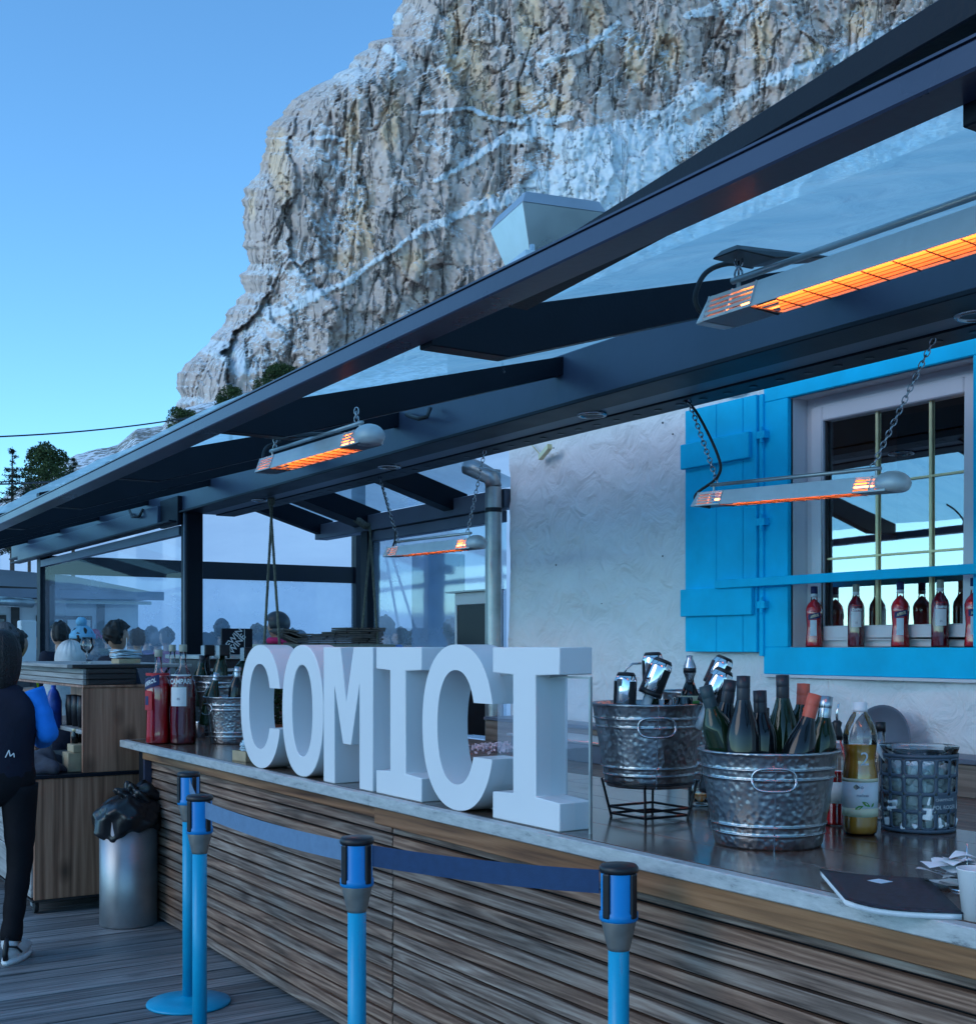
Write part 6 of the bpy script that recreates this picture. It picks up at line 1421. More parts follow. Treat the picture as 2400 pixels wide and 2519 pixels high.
# ================================================================== HANGING SHELF WITH MENUS
Ysh = 8.72
def rope(a, b_, lab_root, r=.011):
    a = Vector(a); b_ = Vector(b_); n = 70; d = (b_-a).normalized(); u = d.orthogonal().normalized(); w = d.cross(u); mb = MB()
    L = (b_-a).length
    for s in range(3):
        pts = []
        for k in range(n+1):
            t_ = k/n; an = t_*L/.055*2*math.pi+s*2.094; pts.append(a.lerp(b_, t_)+(u*math.cos(an)+w*math.sin(an))*r*.55)
        mb.tube(pts, r*.62, 5)
    return mb
shx0, shx1 = PY(650, 1583, Ysh).x, PY(932, 1583, Ysh).x
sz_ = EYE+.015
sh = empty('hanging_shelf', ((shx0+shx1)/2, Ysh, sz_), 0, 'wooden board shelf hung on four ropes, piled with dark menus', 'hanging shelf')
sl = sh.location.copy()
def Sf(mb, name, m, **kw): mb.v = [(x-sl.x, y-sl.y, z-sl.z) for (x, y, z) in mb.v]; return mb.build(name, m, sh, **kw)
Sf(MB().box(shx0-.05, shx1+.06, Ysh-.17, Ysh+.15, sz_-.025, sz_), 'shelf_board', MT['cork'], bevel=.004)
t1 = Vector((PY(667, 1255, Ysh).x, Ysh, 2.62)); t2 = Vector((PY(905, 1275, Ysh+.3).x, Ysh+.25, 2.50))
shr = PY(908, 1583, Ysh).x
for top, x in ((t1, shx0+.06), (t2, shr)):
    for s in (-1, 1):
        mb = rope(top+Vector((s*.01, 0, .04)), (x, Ysh+s*.15, sz_-.03), sh); Sf(mb, 'rope', MT['rope'], smooth=True)
MB().ell((t1.x-sl.x, t1.y-sl.y, t1.z-sl.z+.02), .03, .03, .05, 12, 8).build('knot', MT['rope'], sh, True)
kn = MB().tube([t2+Vector((-.14, .1, .12)), t2+Vector((-.05, .0, .02)), t2+Vector((.02, 0, .02)), t2+Vector((.09, .02, .06))], .03, 8); Sf(kn, 'knot', MT['rope'], smooth=True)
rs_ = random.Random(21); nst = 8
hts = [5, 5, 4, 5, 6, 8, 8, 8]
x_a, x_b = shx0+.13, shx1-.03
for i in range(nst):
    x = x_a+(x_b-x_a)*(i+.5)/nst; z = sz_
    for k in range(hts[i]):
        th_ = rs_.uniform(.013, .020); w_, l_ = .115, rs_.uniform(.22, .25)
        t = empty('menu_folder', (x+rs_.uniform(-.012, .012), Ysh+rs_.uniform(-.02, .02), z), rs_.uniform(-.35, .25) if i < 4 else rs_.uniform(-.1, .1), 'dark covered menu folder stacked on the hanging shelf', 'menu', 'menus piled on the hanging shelf')
        if k == 0: meA = MB().box(-w_/2, w_/2, -l_/2, l_/2, .0015, .0125).mesh('pages'); meA.materials.append(MT['menu_page']); meC = MB().box(-w_/2-.003, w_/2+.003, -l_/2-.003, l_/2+.003, 0, .0015).box(-w_/2-.003, w_/2+.003, -l_/2-.003, l_/2+.003, .0125, .014).box(-w_/2-.006, -w_/2-.003, -l_/2-.003, l_/2+.003, 0, .014).mesh('cover'); meC.materials.append(MT['menu'])
        mobj('pages', meA, t); mobj('cover', meC, t); z += .0165
        if i == 0: t.rotation_euler[1] = .45-.07*k; t.location.z += .03
# ================================================================== backdrop furniture behind the bar
t = empty('coffee_station', (4.2, 8.6, 0), 0, 'low dark back counter behind the left buckets and first letters', 'counter')
MB().box(-1.3, .55, -.5, .25, 0, 1.46).build('body', MT['black'], t, bevel=.004); MB().box(-1.32, .6, -.52, .3, 1.461, 1.49).build('top', MT['galv'], t, bevel=.003); MB().box(-1.28, .5, -.508, -.501, 1.38, 1.40).build('trim', MT['zinc'], t)
c = PY(545, 1580, 8.7); t = empty('menu_board', (c.x, 8.4, 1.491), 0, 'small black board with slanted white lettering behind the left bottles', 'sign')
MB().box(-.115, .115, -.012, .012, 0, .185).build('board', MT['steel_dark'], t, bevel=.003); MB().box(.052, .056, -.0135, -.0125, .005, .18).build('line', MT['label_white'], t)
for (tx, x, z) in (('REWIN', -.035, .105), ('WINE', .0, .075)):
    me = text_mesh(tx, .062, 0, .001); o = mobj('lettering', me, t, MT['label_white']); o.matrix_local = Matrix.Translation((x, -.0145, z)) @ Matrix.Rotation(R(90), 4, 'X') @ Matrix.Rotation(R(52), 4, 'Z')
# white framed dark hatch by the corner
ya, yb = 7.65, 7.075
t = empty('dark_hatch', (4.62, (ya+yb)/2, .93), 0, 'white framed cabinet with a black open front beside the downpipe', 'cabinet'); hw = (ya-yb)/2; zt_ = 1.0
MB().box(-.03, .014, -hw, hw, zt_-.085, zt_).build('frame_top', MT['upvc'], t, bevel=.003); MB().box(-.03, .014, hw-.025, hw, 0, zt_-.086).build('frame_side', MT['upvc'], t, bevel=.003); MB().box(-.03, .014, -hw, -hw+.02, 0, zt_-.086).build('frame_side', MT['upvc'], t, bevel=.003)
MB().box(-.022, .013, -hw+.021, hw-.026, 0, zt_-.087).build('dark_interior', MT['black'], t); MB().box(-.08, .015, -hw-.0, hw+.05, zt_+.001, zt_+.012).build('lid', MT['galv'], t)
# steps / pale box seen through the second C
c = PZ(1245, 1762, 1.0); t = empty('steel_box', (4.1, 5.5, .931), 0, 'low grey steel box on the worktop seen through the second letter C', 'box'); MB().box(-.12, .16, -.35, .5, 0, .10).build('body', MT['beam2'], t, bevel=.004); MB().box(-.14, .18, -.37, .52, .101, .115).build('lid', MT['sheet'], t, bevel=.003)
# plant with flowers seen in the gap of the first C
c = PD(686, 1790, 8.0); t = empty('potted_plant', (c.x, c.y, .93), 0, 'potted plant with red and blue flowers glimpsed through the first letter C', 'plant'); MT['terra'] = mat('terracotta', (0.30, 0.10, 0.05), .8)
MB().lathe([(0, 0), (.05, 0), (.07, .12), (.062, .12), (.045, .02)], 20).build('pot', MT['terra'], t, True)
for nm, m, n_, s_ in (('leaves', MT['needles'], 500, .03), ('red_flowers', MT['foil_red'], 50, .025), ('blue_flowers', MT['napkin'], 50, .022)):
    mb = MB(); leaf_cloud(mb, (0, 0, .25), .10, .10, .16, n_, s_, random.Random(n_)); mb.build(nm, m, t)
# plain upright blue grey box behind the hazy screen
c = PD(1078, 1400, 15.0); o = MB().box(-.26, .26, -.2, .2, 0, 2.66).build('blue_grey_block', MT['pillar'] if 'pillar' in MT else mat('blue grey block', (0.10, 0.16, 0.26), .8, 0, .35, 3, .2, 10), None, bevel=.01); o.location = (c.x, c.y, 0); setp(o, 'blue grey block standing behind the hazy screen left of the downpipe', 'pillar')
# chalet behind the left screen
MT['chalet'] = mat('pale chalet wall', (0.42, 0.45, 0.48), .8, 0, .15, 1.5, .1, 8)
MT['chalet_glass'] = mat('dark window glass', (0.05, 0.08, 0.11), .1, 0, .2, 3, spec=.9)
YC = 27.0
xl_, xr_ = PY(-500, 1500, YC).x, PY(340, 1500, YC).x
t = empty('chalet', ((xl_+xr_)/2, YC, 0), 0, 'long low chalet with dark overhanging eave behind the crowd at the left', 'house'); hc = (xl_+xr_)/2
def Cl(mb, name, m, parent=None, **kw): mb.v = [(x-hc, y-YC, z) for (x, y, z) in mb.v]; return mb.build(name, m, parent or t, **kw)
zE = PY(340, 1478, YC).z
Cl(MB().box(xl_, xr_, YC, YC+6, -.5, zE), 'wall', MT['chalet'])
xo_ = PY(402, 1452, YC-1).x
Cl(MB().hexa([(xl_, YC-1.0, zE+.02), (xo_, YC-1.0, zE+.02), (xo_, YC+7, zE+.02), (xl_, YC+7, zE+.02), (xl_, YC-1.0, zE+.30), (xo_, YC-1.0, zE+.12), (xo_, YC+7, zE+.9), (xl_, YC+7, zE+1.3)]), 'roof', MT['larch_dark'])
Cl(MB().box(xl_, xo_, YC-1.04, YC-1.0, zE-.02, zE+.16), 'eave_board', MT['beam2'])
Cl(MB().box(xl_, xo_-.1, YC-.5, YC-.42, zE-.10, zE-.03), 'gutter', MT['galv'])
x = xr_-1.0
kk = 0
while x > xl_+1:
    wd = 1.15; f_ = Cl(MB().box(x-wd, x, YC-.03, YC, .9, zE-.35), 'window', MT['larch_dark'])
    for s in (0, 1): Cl(MB().box(x-wd+.06+s*wd*.5, x-wd*.5-.04+s*wd*.5, YC-.045, YC-.031, .98, zE-.43), 'pane', MT['chalet_glass'] if (kk % 3) else MT['chalet'], f_)
    Cl(MB().box(x+.10, x+.26, YC-.05, YC, 0, zE-.05), 'post', MT['larch_dark']); x -= 1.75; kk += 1
# pale post and rail at the left edge
o = MB().tube([PD(-60, 1476, 13.5), PD(78, 1484, 14.2)], .055, 10).build('railing_tube', MT['galv'], None, True); setp(o, 'grey metal rail at the left edge in front of the chalet windows', 'rail')
c = PD(66, 1560, 14.5); o = MB().box(-.09, .09, -.09, .09, 0, 1.85).build('white_pillar', MT['upvc'], None, bevel=.01); o.location = (c.x, c.y, 0); setp(o, 'narrow white pillar just left of the corner post', 'pillar')
# ================================================================== PEOPLE
def skin_mesh(verts, edges, rad, root=0, sub=2, name='body'):
    me = bpy.data.meshes.new(name); me.from_pydata([Vector(v) for v in verts], edges, []); 
    o = bpy.data.objects.new(name, me); COL.objects.link(o)
    o.modifiers.new('skin', 'SKIN'); 
    if not me.skin_vertices:
        bm = bmesh.new(); bm.from_mesh(me); bm.verts.layers.skin.verify(); bm.to_mesh(me); bm.free()
    for i, r in enumerate(rad):
        me.skin_vertices[0].data[i].radius = r if isinstance(r, tuple) else (r, r); me.skin_vertices[0].data[i].use_root = (i == root)
    s = o.modifiers.new('sub', 'SUBSURF'); s.levels = sub; s.render_levels = sub
    dg = bpy.context.evaluated_depsgraph_get(); m2 = bpy.data.meshes.new_from_object(o.evaluated_get(dg)); bpy.data.objects.remove(o)
    m2.polygons.foreach_set('use_smooth', [True]*len(m2.polygons)); m2.name = name; m2.materials.clear(); return m2
def joints(p):
    """p: dict of overrides"""
    J = dict(pel=(0,0,.95), sp=(0,-.01,1.12), ch=(0,0,1.30), nb=(0,-.01,1.45), nt=(0,.01,1.56),
             shR=(.175,0,1.41), elR=(.225,-.02,1.13), wrR=(.22,.10,.90), haR=(.215,.13,.83),
             shL=(-.175,0,1.41), elL=(-.225,-.02,1.13), wrL=(-.22,.10,.90), haL=(-.215,.13,.83),
             hiR=(.095,0,.90), knR=(.105,.03,.49), anR=(.105,-.02,.09), toR=(.115,.13,.045),
             hiL=(-.095,0,.90), knL=(-.105,.03,.49), anL=(-.105,-.02,.09), toL=(-.115,.13,.045), head=(0,.02,1.64))
    J.update(p); return J
def head_shape(p, q):
    # p unit direction, q scaled; +Y is the face
    x, y, z = p
    q = q.copy()
    if z < 0: q.x *= 1-.28*(-z)**1.2; q.y *= 1-.05*(-z)
    if y > 0:
        q.y *= .93
        nose = math.exp(-((x/.14)**2))*math.exp(-(((z+.08)/.16)**2)); q.y += .022*nose
        brow = math.exp(-(((abs(x)-.30)/.22)**2))*math.exp(-(((z-.16)/.10)**2)); q.y += .005*brow
        eye = math.exp(-(((abs(x)-.32)/.13)**2))*math.exp(-(((z-.02)/.09)**2)); q.y -= .009*eye
        lip = math.exp(-((x/.24)**2))*math.exp(-(((z+.48)/.07)**2)); q.y += .006*lip
        chin = math.exp(-((x/.25)**2))*math.exp(-(((z+.85)/.16)**2)); q.y += .012*chin
    else: q.y *= 1.04
    return q
def build_person_meshes(J, tag_, hands=True, knit=False):
    k = list(J.keys()); ix = {n: i for i, n in enumerate(k)}
    V = [J[n] for n in k if n != 'head']; names = [n for n in k if n != 'head']; ix = {n: i for i, n in enumerate(names)}
    Ed = [('pel','sp'),('sp','ch'),('ch','nb'),('nb','nt'),('ch','shR'),('shR','elR'),('elR','wrR'),('wrR','haR'),('ch','shL'),('shL','elL'),('elL','wrL'),('wrL','haL'),
          ('pel','hiR'),('hiR','knR'),('knR','anR'),('anR','toR'),('pel','hiL'),('hiL','knL'),('knL','anL'),('anL','toL')]
    rad = dict(pel=(.10,.08), sp=(.09,.07), ch=(.09,.07), nb=.055, nt=.052, shR=.045, elR=.04, wrR=.027, haR=(.034,.018), shL=.045, elL=.04, wrL=.027, haL=(.034,.018),
               hiR=.07, knR=.055, anR=.038, toR=.03, hiL=.07, knL=.055, anL=.038, toL=.03)
    ed = [(ix[a], ix[b]) for a, b in Ed]; rr = [rad[n] for n in names]; V = list(V)
    if hands:
        for s, w, h in ((1, 'wrR', 'haR'), (-1, 'wrL', 'haL')):
            W_, H_ = Vector(J[w]), Vector(J[h]); d = (H_-W_).normalized(); side = d.cross(Vector((s, 0, 0))).normalized()
            for q, (off, ln) in enumerate(((-.026, .075), (-.009, .085), (.009, .08), (.026, .062))):
                p1 = H_+side*off+d*.02; p2 = p1+d*ln*.5+Vector((-s*.008, 0, 0)); p3 = p2+d*ln*.45+Vector((-s*.02, 0, 0)); n0 = len(V); V += [tuple(p1), tuple(p2), tuple(p3)]; rr += [.0095, .0085, .007]; ed += [(ix[h], n0), (n0, n0+1), (n0+1, n0+2)]
            p1 = W_+d*.02+side*-.035; p2 = p1+d*.035-side*.012; n0 = len(V); V += [tuple(p1), tuple(p2)]; rr += [.011, .009]; ed += [(ix[w], n0), (n0, n0+1)]
    body = skin_mesh(V, ed, rr, ix['pel'], 1, 'body')
    # head joined into the same surface object
    bm = bmesh.new(); bm.from_mesh(body); hd = MB().ell((0,0,0), .078, .098, .118, 28, 22, head_shape)
    for s in (-1, 1): hd.ell((s*.080, -.008, -.005), .012, .022, .032, 8, 8)
    hm = hd.mesh('h', True); hm.transform(Matrix.Translation(J['head'])); bm.from_mesh(hm); 
    for f_ in bm.faces: f_.smooth = True
    bm.to_mesh(body); bm.free()
    def sub(nl, el, rd, root, nm, lv=2):
        id_ = {n: i for i, n in enumerate(nl)}; return skin_mesh([J[n] for n in nl], [(id_[a], id_[b]) for a, b in el], [rd[n] for n in nl], id_[root], lv, nm)
    jk = sub(['pel','sp','ch','nb','shR','elR','wrR','shL','elL','wrL'], [('pel','sp'),('sp','ch'),('ch','nb'),('ch','shR'),('shR','elR'),('elR','wrR'),('ch','shL'),('shL','elL'),('elL','wrL')],
             dict(pel=(.165,.135), sp=(.16,.13), ch=(.17,.135), nb=.085, shR=.082, elR=.062, wrR=.045, shL=.082, elL=.062, wrL=.045), 'ch', 'jacket')
    tm = MB(); P_ = Vector(J['pel'])
    tm.ell((P_.x, P_.y, P_.z-.02), .165, .128, .15, 28, 18)
    for sd in ('R', 'L'):
        hi, kn, an = Vector(J['hi'+sd]), Vector(J['kn'+sd]), Vector(J['an'+sd]); pts, rr2 = [], []
        for q in range(25):
            u = q/24; p_ = (hi.lerp(kn, u*2) if u < .5 else kn.lerp(an, u*2-1)); pts.append(p_+Vector((0, 0, -.02*0))); rr2.append((.092-.030*min(1, u*2) if u < .5 else .062-.016*(u*2-1))+.0025*math.sin(u*41)*(u > .3)+.004*(u > .9))
        pts = [pts[0]]+[(pts[i-1]+pts[i]*2+pts[i+1])/4 for i in range(1, 24)]+[pts[-1]]; tm.tube(pts, rr2, 20)
    tr = tm.mesh('trousers', True)
    sh_ = MB()
    for s in ('R', 'L'):
        a = Vector(J['an'+s]); tt = Vector(J['to'+s]); d = (tt-a); d.z = 0; d.normalize(); c = (a+tt)/2; c.z = .055+(a.z-.09)
        ang = math.atan2(d.y, d.x)
        n0 = len(sh_.v); sh_.ell((0,0,0), .14, .05, .055, 20, 12, lambda p, q: Vector((q.x, q.y*(1+.12*p.x), max(-.045, q.z*(1 if p.x < -.1 else 1-.45*p.x)))))
        for i in range(n0, len(sh_.v)):
            v = Vector(sh_.v[i]); sh_.v[i] = (c.x+v.x*math.cos(ang)-v.y*math.sin(ang), c.y+v.x*math.sin(ang)+v.y*math.cos(ang), max(.004, c.z+v.z))
    so = sh_.mesh('shoes', True)
    return body, jk, tr, so
def cloth_mat(name, col, rough=.85): return mat(name, col, rough, 0, .18, 9, .35, 26, .25)
CM = {'navy': cloth_mat('navy cloth', (0.012, 0.014, 0.028)), 'black': cloth_mat('black cloth', (0.008, 0.008, 0.011)), 'grey': cloth_mat('grey cloth', (0.10, 0.10, 0.11)), 'blue': cloth_mat('bright blue cloth', (0.01, 0.13, 0.50)),
      'skyblue': cloth_mat('blue sleeve cloth', (0.02, 0.22, 0.75)), 'pink': cloth_mat('pink cloth', (0.65, 0.03, 0.12)), 'purple': cloth_mat('purple cloth', (0.12, 0.05, 0.18)), 'white': cloth_mat('white knit', (0.62, 0.63, 0.64)),
      'hatblue': cloth_mat('pale blue knit', (0.18, 0.42, 0.60)), 'olive': cloth_mat('olive grey cloth', (0.12, 0.12, 0.09)), 'yellow': cloth_mat('hi vis yellow', (0.70, 0.80, 0.02)), 'brown': cloth_mat('brown cloth', (0.10, 0.06, 0.05))}
HM = {'dark': mat('dark hair', (0.010, 0.008, 0.008), .42, 0, .4, 30, .9, 120, .5), 'brown': mat('brown hair', (0.045, 0.025, 0.015), .5, 0, .3, 30, .5, 160), 'grey': mat('grey hair', (0.20, 0.19, 0.18), .6, 0, .3, 30, .5, 160), 'helmet': mat('matt dark helmet', (0.03, 0.035, 0.04), .4, 0, .1, 10)}
J0 = joints({}); T0 = build_person_meshes(J0, 'a')
J1 = joints(dict(elR=(.24, .06, 1.15), wrR=(.12, .28, 1.20), haR=(.09, .33, 1.24), elL=(-.23, .05, 1.13), wrL=(-.16, .26, 1.02), haL=(-.13, .31, 1.03))); T1 = build_person_meshes(J1, 'b')
def hair_f(seed, long_=0.0):
    def fn(p, q):
        k = 1+.05*math.sin(p.x*9+seed)+.05*math.sin(p.y*11+seed*2)+.03*math.sin(p.z*13+p.x*7)
        q = q*k
        if p.y > .05 and q.z < .03+.03*p.y: q = q*.70
        else: q.z = max(q.z, -.092-long_)
        return q
    return fn
def knitf(p, q): 
    a = math.atan2(p.y, p.x); q = q*(1+.025*math.sin(a*16)); q.z = max(q.z, .012); return q
hmesh = {}
hmesh['hair'] = MB().ell((0, -.012, .022), .094, .110, .118, 40, 28, hair_f(1)).mesh('hair', True)
hmesh['curly'] = MB().ell((0, -.008, .030), .104, .118, .118, 48, 34, lambda p, q: hair_f(3)(p, q*(1+.07*math.sin(p.x*17)*math.sin(p.y*19+1)*math.sin(p.z*15)))).mesh('hair', True)
hmesh['beanie'] = MB().ell((0, -.010, .030), .093, .109, .125, 48, 24, knitf).lathe([(.100, .012), (.104, .02), (.102, .05), (.095, .054)], 40, (0, -.010, .018), .98, 1.12).mesh('knitted_hat', True)
hmesh['slouch'] = MB().ell((0, -.050, .030), .105, .165, .115, 60, 26, lambda p, q: Vector((q.x*(1+.04*math.sin(math.atan2(p.z, p.x)*14)), q.y, max(q.z*(1+.03*math.sin(p.y*20)), -.02)))).mesh('knitted_hat', True)
hmesh['bobble'] = MB().ell((0, -.010, .030), .095, .110, .120, 48, 24, knitf).lathe([(.100, .012), (.105, .02), (.103, .055), (.095, .058)], 40, (0, -.010, .012), .98, 1.12).ell((0, -.02, .175), .048, .048, .045, 24, 16, lambda p, q: q*(1+.1*math.sin(p.x*19)*math.sin(p.z*17+p.y*13))).mesh('bobble_hat', True)
hmesh['cap'] = MB().ell((0, -.010, .030), .092, .107, .098, 32, 18, lambda p, q: Vector((q.x, q.y, max(q.z, .008)))).ell((0, .115, .042), .07, .07, .010, 20, 8).mesh('cap', True)
hmesh['helmet'] = MB().ell((0, -.010, .035), .118, .138, .128, 40, 24, lambda p, q: Vector((q.x, q.y, max(q.z, -.055 if p.y < .2 else .03)))).mesh('helmet', True)
hmesh['hood'] = MB().ell((0, -.045, -.01), .135, .135, .165, 56, 34, lambda p, q: (q*(1+.06*math.sin(math.atan2(p.y, p.x)*18)*abs(p.z)))*(.62 if p.y > .55 else 1)).mesh('hood', True)
hname = {'hair': 'hair', 'curly': 'hair', 'beanie': 'knitted_hat', 'slouch': 'knitted_hat', 'bobble': 'bobble_hat', 'cap': 'cap', 'helmet': 'helmet', 'hood': 'hood'}
scarf = MB().tube([(.085*math.cos(t_*math.pi/10), .085*math.sin(t_*math.pi/10), 0) for t_ in range(20)], .035, 10, True).mesh('collar', True)
def person(px, ytop, d, face, jacket, trousers, hat, hatm, label, T=0, hair='dark', collar=None, bow=0.0):
    p = PD(px, ytop, d); extra = {'helmet': .05, 'bobble': .09, 'hood': .01, 'slouch': .02, 'curly': .03}.get(hat, .02); h = p.z-extra
    s = h/1.76; s = max(.80, min(1.12, s)); TT = T0 if T == 0 else T1; JJ = J0 if T == 0 else J1
    t = empty('person', (p.x, p.y, p.z-extra-1.76*s), R(face), label, 'person'); 
    if abs(t.location.z) < .25: 
        s = h/1.76; t.location.z = 0
    else: t.location.z = p.z-extra-1.76*s
    t.scale = (s, s, s)
    if bow: t.rotation_euler = (Matrix.Rotation(R(face), 4, 'Z') @ Matrix.Rotation(-bow, 4, 'X')).to_euler()
    mobj('body', TT[0], t, MT['skin']); mobj('jacket', TT[1], t, CM[jacket]); mobj('trousers', TT[2], t, CM[trousers]); mobj('shoes', TT[3], t, CM['black'])
    for nm, m in (([(hat, hatm)] if hat in ('hair', 'curly') else [('hair', HM[hair]), (hat, hatm)])):
        o = mobj(hname[nm], hmesh[nm], t, m); o.location = JJ['head']
    if collar: o = mobj('collar', scarf, t, CM[collar]); o.location = (0, .0, 1.50)
    return t
for me in list(T0)+list(T1)+list(hmesh.values())+[scarf]:
    if not me.materials: me.materials.append(CM['black'])
person(148, 1528, 13.0, 20, 'navy', 'black', 'hair', HM['dark'], 'dark haired person in a dark jacket at the left behind the cabinet')
person(200, 1520, 10.8, -80, 'navy', 'black', 'bobble', CM['hatblue'], 'person in a pale blue bobble hat and dark jacket behind the wine glass', 1)
person(285, 1524, 10.6, -75, 'navy', 'black', 'curly', HM['dark'], 'man with dark curly hair in profile, wearing a dark jacket', 1)
person(338, 1545, 14.5, -10, 'navy', 'navy', 'hair', HM['dark'], 'dark haired person behind the napkin stack')
person(360, 1549, 19, 10, 'purple', 'black', 'hair', HM['dark'], 'distant person in a purple jacket left of the dark post')
person(386, 1556, 18.5, -20, 'purple', 'black', 'beanie', CM['grey'], 'distant person in a grey hat and purple jacket beside the dark post')
person(411, 1543, 16.5, 30, 'pink', 'black', 'hair', HM['brown'], 'person in a bright pink jacket half behind the dark post')
person(170, 1582, 9.9, 10, 'white', 'navy', 'hood', CM['white'], 'person in a big white fluffy hood with back turned, low behind the cabinet', 0)
person(545, 1524, 16.0, -20, 'olive', 'black', 'beanie', CM['grey'], 'person in a grey woolly hat behind the small black board')
person(606, 1558, 18, 20, 'olive', 'black', 'hair', HM['grey'], 'grey haired person low between the black board and the ropes')
person(632, 1534, 16.5, -10, 'brown', 'black', 'hair', HM['brown'], 'brown haired person just left of the hanging ropes')
person(585, 1570, 19.5, 0, 'pink', 'black', 'hair', HM['brown'], 'distant person in a red pink jacket right of the black board')
person(684, 1502, 13.5, 35, 'navy', 'black', 'helmet', HM['helmet'], 'skier in a dark helmet and pink collar behind the hanging ropes', 0, collar='pink')
person(948, 1514, 14.0, 10, 'blue', 'black', 'hair', HM['dark'], 'dark haired person in a bright blue jacket right of the rope post')
person(986, 1543, 15.5, 40, 'navy', 'black', 'hair', HM['dark'], 'dark haired person looking down behind the hazy screen')
person(1012, 1551, 17.5, -10, 'navy', 'black', 'hair', HM['brown'], 'distant person between two others behind the hazy screen')
person(1052, 1541, 9.7, -70, 'grey', 'black', 'slouch', CM['grey'], 'person in a loose grey knitted hat bending forward behind the letter I', 1, bow=.30)
person(1112, 1521, 13.0, -10, 'purple', 'black', 'cap', CM['grey'], 'person in a pale grey cap just left of the white framed hatch')
person(14, 1534, 9.8, 20, 'grey', 'black', 'beanie', CM['grey'], 'person in a grey woolly hat at the left edge behind the dark haired waitress')
person(40, 1548, 10.6, -60, 'yellow', 'black', 'hair', HM['dark'], 'person in a bright yellow jacket at the left edge')

for (px_, yt_, d_, fc, jc, hh, hm_, lab) in ((232, 1550, 15.5, -30, 'brown', 'beanie', CM['pink'], 'person in a pink knitted hat between the bobble hat and the curly haired man'), (322, 1552, 17.0, 25, 'black', 'hair', HM['brown'], 'brown haired person in black left of the napkin stack'),
    (100, 1546, 16.0, 60, 'olive', 'beanie', CM['navy'], 'person in a navy hat just right of the corner post'), (374, 1540, 21, 90, 'navy', 'cap', CM['black'], 'distant person in a black cap near the dark post'), (566, 1548, 21, 30, 'navy', 'beanie', CM['olive'], 'distant person in an olive hat right of the black board'),
    (650, 1545, 19.0, 10, 'grey', 'hood', CM['olive'], 'person in an olive hood behind the left ropes'), (718, 1546, 18.0, -35, 'navy', 'hair', HM['dark'], 'dark haired person just right of the helmeted skier'), (1085, 1546, 16.5, -20, 'skyblue', 'hair', HM['dark'], 'person in a sky blue jacket in front of the blue grey block')):
    person(px_, yt_, d_, fc, jc, 'black', hh, hm_, lab, int(px_) % 2)
rp = random.Random(5)
for px_ in (118, 165, 215, 262, 300, 330, 396, 500, 522, 590, 618, 664, 702, 738, 965, 1002, 1036, 1098):
    d_ = rp.uniform(17.5, 24); jk_ = rp.choice(['navy', 'black', 'purple', 'olive', 'grey', 'brown']); ht = rp.choice(['hair', 'beanie', 'cap', 'curly', 'hood'])
    t = person(px_+rp.uniform(-5, 5), rp.uniform(1552, 1566), d_, rp.uniform(-70, 70), jk_, 'black', ht, HM[rp.choice(['dark', 'brown', 'grey'])] if ht in ('hair', 'curly') else CM[rp.choice(['navy', 'grey', 'olive', 'black'])], 'distant guest in dark winter clothes among the crowd behind the wind screens'); t['group'] = 'distant guests behind the wind screens'
# staff member seen from behind at the cabinet
JS = joints(dict(pel=(0,0,.93), sp=(0,-.005,1.08), ch=(0,0,1.24), nb=(0,0,1.375), nt=(0,.015,1.46), head=(0,.03,1.505), shR=(.150,.0,1.335), elR=(.225,-.01,1.125), wrR=(.155,.20,1.06), haR=(.13,.27,1.05),
    shL=(-.150,0,1.335), elL=(-.215,.02,1.12), wrL=(-.14,.22,1.06), haL=(-.12,.29,1.06), hiR=(.085,0,.87), knR=(.085,.03,.49), anR=(.055,-.05,.11), toR=(.085,.09,.05), hiL=(-.085,0,.87), knL=(-.095,.03,.49), anL=(-.10,0,.09), toL=(-.12,.15,.045)))
bS = build_person_meshes(JS, 's')
SPX = PZ(6, 2340, 0)
st = empty('person', (1.262, 6.44, 0), R(-22), 'waitress with long dark hair, dark vest and blue sleeves, seen from behind', 'person')
for nm, me, m in (('body', bS[0], MT['skin']), ('trousers', bS[2], CM['black'])): mobj(nm, me, st, m)
def sub2(nl, el, rd, root, nm):
    id_ = {n: i for i, n in enumerate(nl)}; return skin_mesh([JS[n] for n in nl], [(id_[a], id_[b]) for a, b in el], [rd[n] for n in nl], id_[root], 2, nm)
JS['hem'] = (0, 0, .86)
mobj('vest', sub2(['hem','pel','sp','ch','nb','shR','shL'], [('hem','pel'),('pel','sp'),('sp','ch'),('ch','nb'),('ch','shR'),('ch','shL')], dict(hem=(.178,.14), pel=(.175,.14), sp=(.165,.128), ch=(.175,.135), nb=.085, shR=.088, shL=.088), 'ch', 'vest'), st, CM['navy'])
for s in ('R', 'L'): 
    a, b_, c = Vector(JS['sh'+s]), Vector(JS['el'+s]), Vector(JS['wr'+s]); 
    pts = []; rr_ = []; q = 26
    for k in range(q+1):
        u = k/q; p = (a.lerp(b_, u*2) if u < .5 else b_.lerp(c, u*2-1)); w_ = .054-.010*u+.0022*math.sin(u*26)+.0012*math.sin(u*47+1); 
        if u > .92: w_ *= .72
        pts.append(p); rr_.append(w_)
    # soften the elbow
    pts = [pts[0]]+[(pts[i-1]+pts[i]*2+pts[i+1])/4 for i in range(1, q)]+[pts[-1]]
    o = MB().tube(pts, rr_, 22).build('sleeve', CM['skyblue'], st, True)
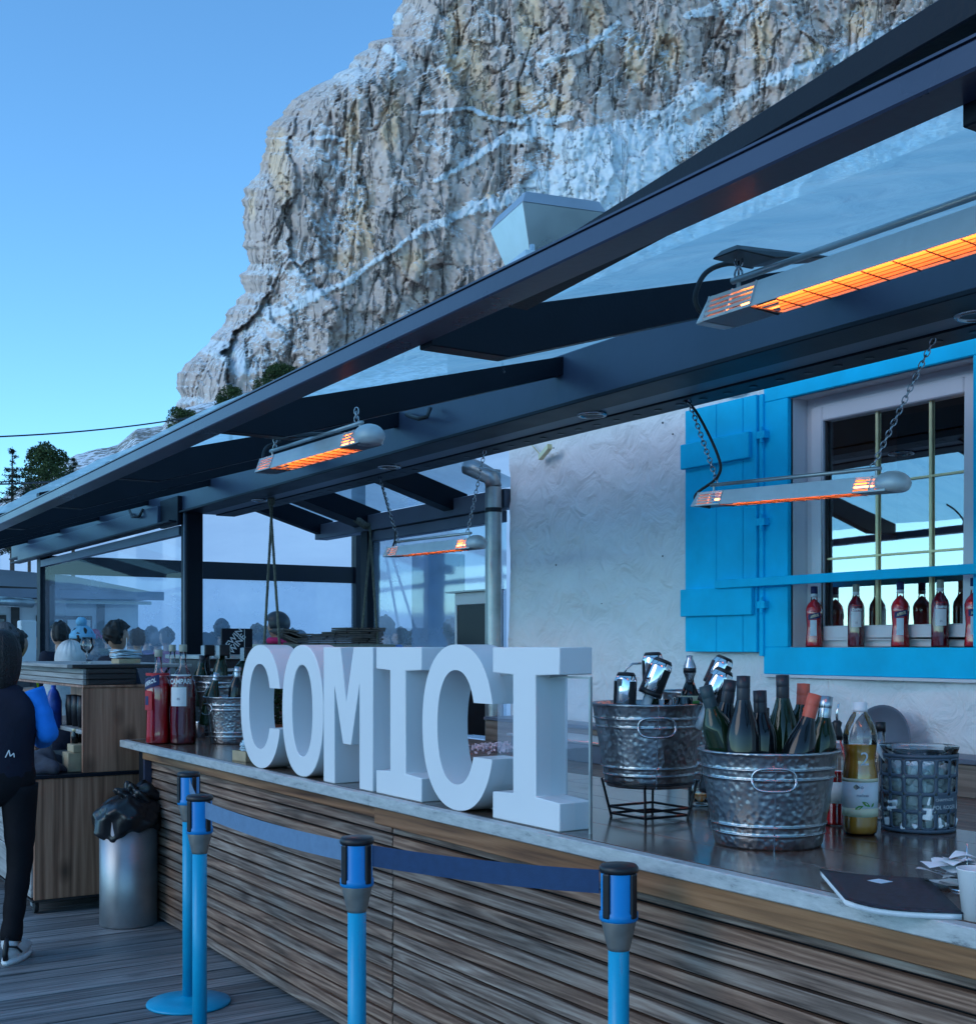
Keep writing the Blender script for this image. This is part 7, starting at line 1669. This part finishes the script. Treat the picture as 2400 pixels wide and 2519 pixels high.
hl = MB().ell((0, -.015, .0), .094, .108, .130, 72, 50, lambda p, q: (Vector((q.x*(1+.018*math.sin(math.atan2(p.y, p.x)*23+p.z*2))*(1-.12*max(0,-p.z)**3), q.y*(1+.018*math.sin(math.atan2(p.y, p.x)*19)), q.z if p.z > 0 else q.z*1.75)) if p.y < .35 else Vector((q.x*.9, q.y*.55, max(q.z, .05)))))
o = hl.build('hair', HM['dark'], st, True); o.location = JS['head']
sn = MB(); 
def sneaker(an, to, s):
    mb = MB(); d = Vector(to)-Vector(an); d.z = 0; d.normalize(); ang = math.atan2(d.y, d.x); c = Vector(an)+d*.075; c.z = 0
    def pl(v): return (c.x+v[0]*math.cos(ang)-v[1]*math.sin(ang), c.y+v[0]*math.sin(ang)+v[1]*math.cos(ang), v[2])
    up = MB().ell((0,0,.055), .138, .046, .052, 26, 14, lambda p, q: Vector((q.x, q.y*(1+.12*p.x), q.z*(1-.4*max(0, p.x)))))
    up.ell((-.085, 0, .10), .045, .040, .045, 20, 12); up.v = [pl(v) for v in up.v]; o = up.build('shoe', CM['white'], st, True)
    so = MB().lathe([(.001, 0), (.046, 0), (.05, .012), (.048, .028), (.001, .028)], 28, (0,0,0), 2.95, 1.0); so.v = [pl(v) for v in so.v]; so.build('sole', MT['cap_white'], o, True)
    tr_ = MB().tube([(-.135, 0, .03), (-.14, 0, .06), (-.128, 0, .10), (-.11, 0, .135)], .014, 8); tr_.tube([(-.05, -.044, .05), (-.10, -.040, .085), (-.128, -.012, .095)], .006, 6); tr_.v = [pl(v) for v in tr_.v]; tr_.build('heel_trim', MT['black'], o, True)
sneaker(JS['anR'], JS['toR'], 1); sneaker(JS['anL'], JS['toL'], -1)
lg = MB().bar((.05, -.1395, .965), (.066, -.1385, 1.0), .002, .005).bar((.066, -.1385, 1.0), (.072, -.138, .97), .002, .005).bar((.072, -.138, .97), (.088, -.136, .985), .002, .005).bar((.088, -.136, .985), (.090, -.136, .965), .002, .004)
lg.v = [(x, y-.012, z+.05) for x, y, z in lg.v]
lg.build('vest_logo', MT['label_white'], st)
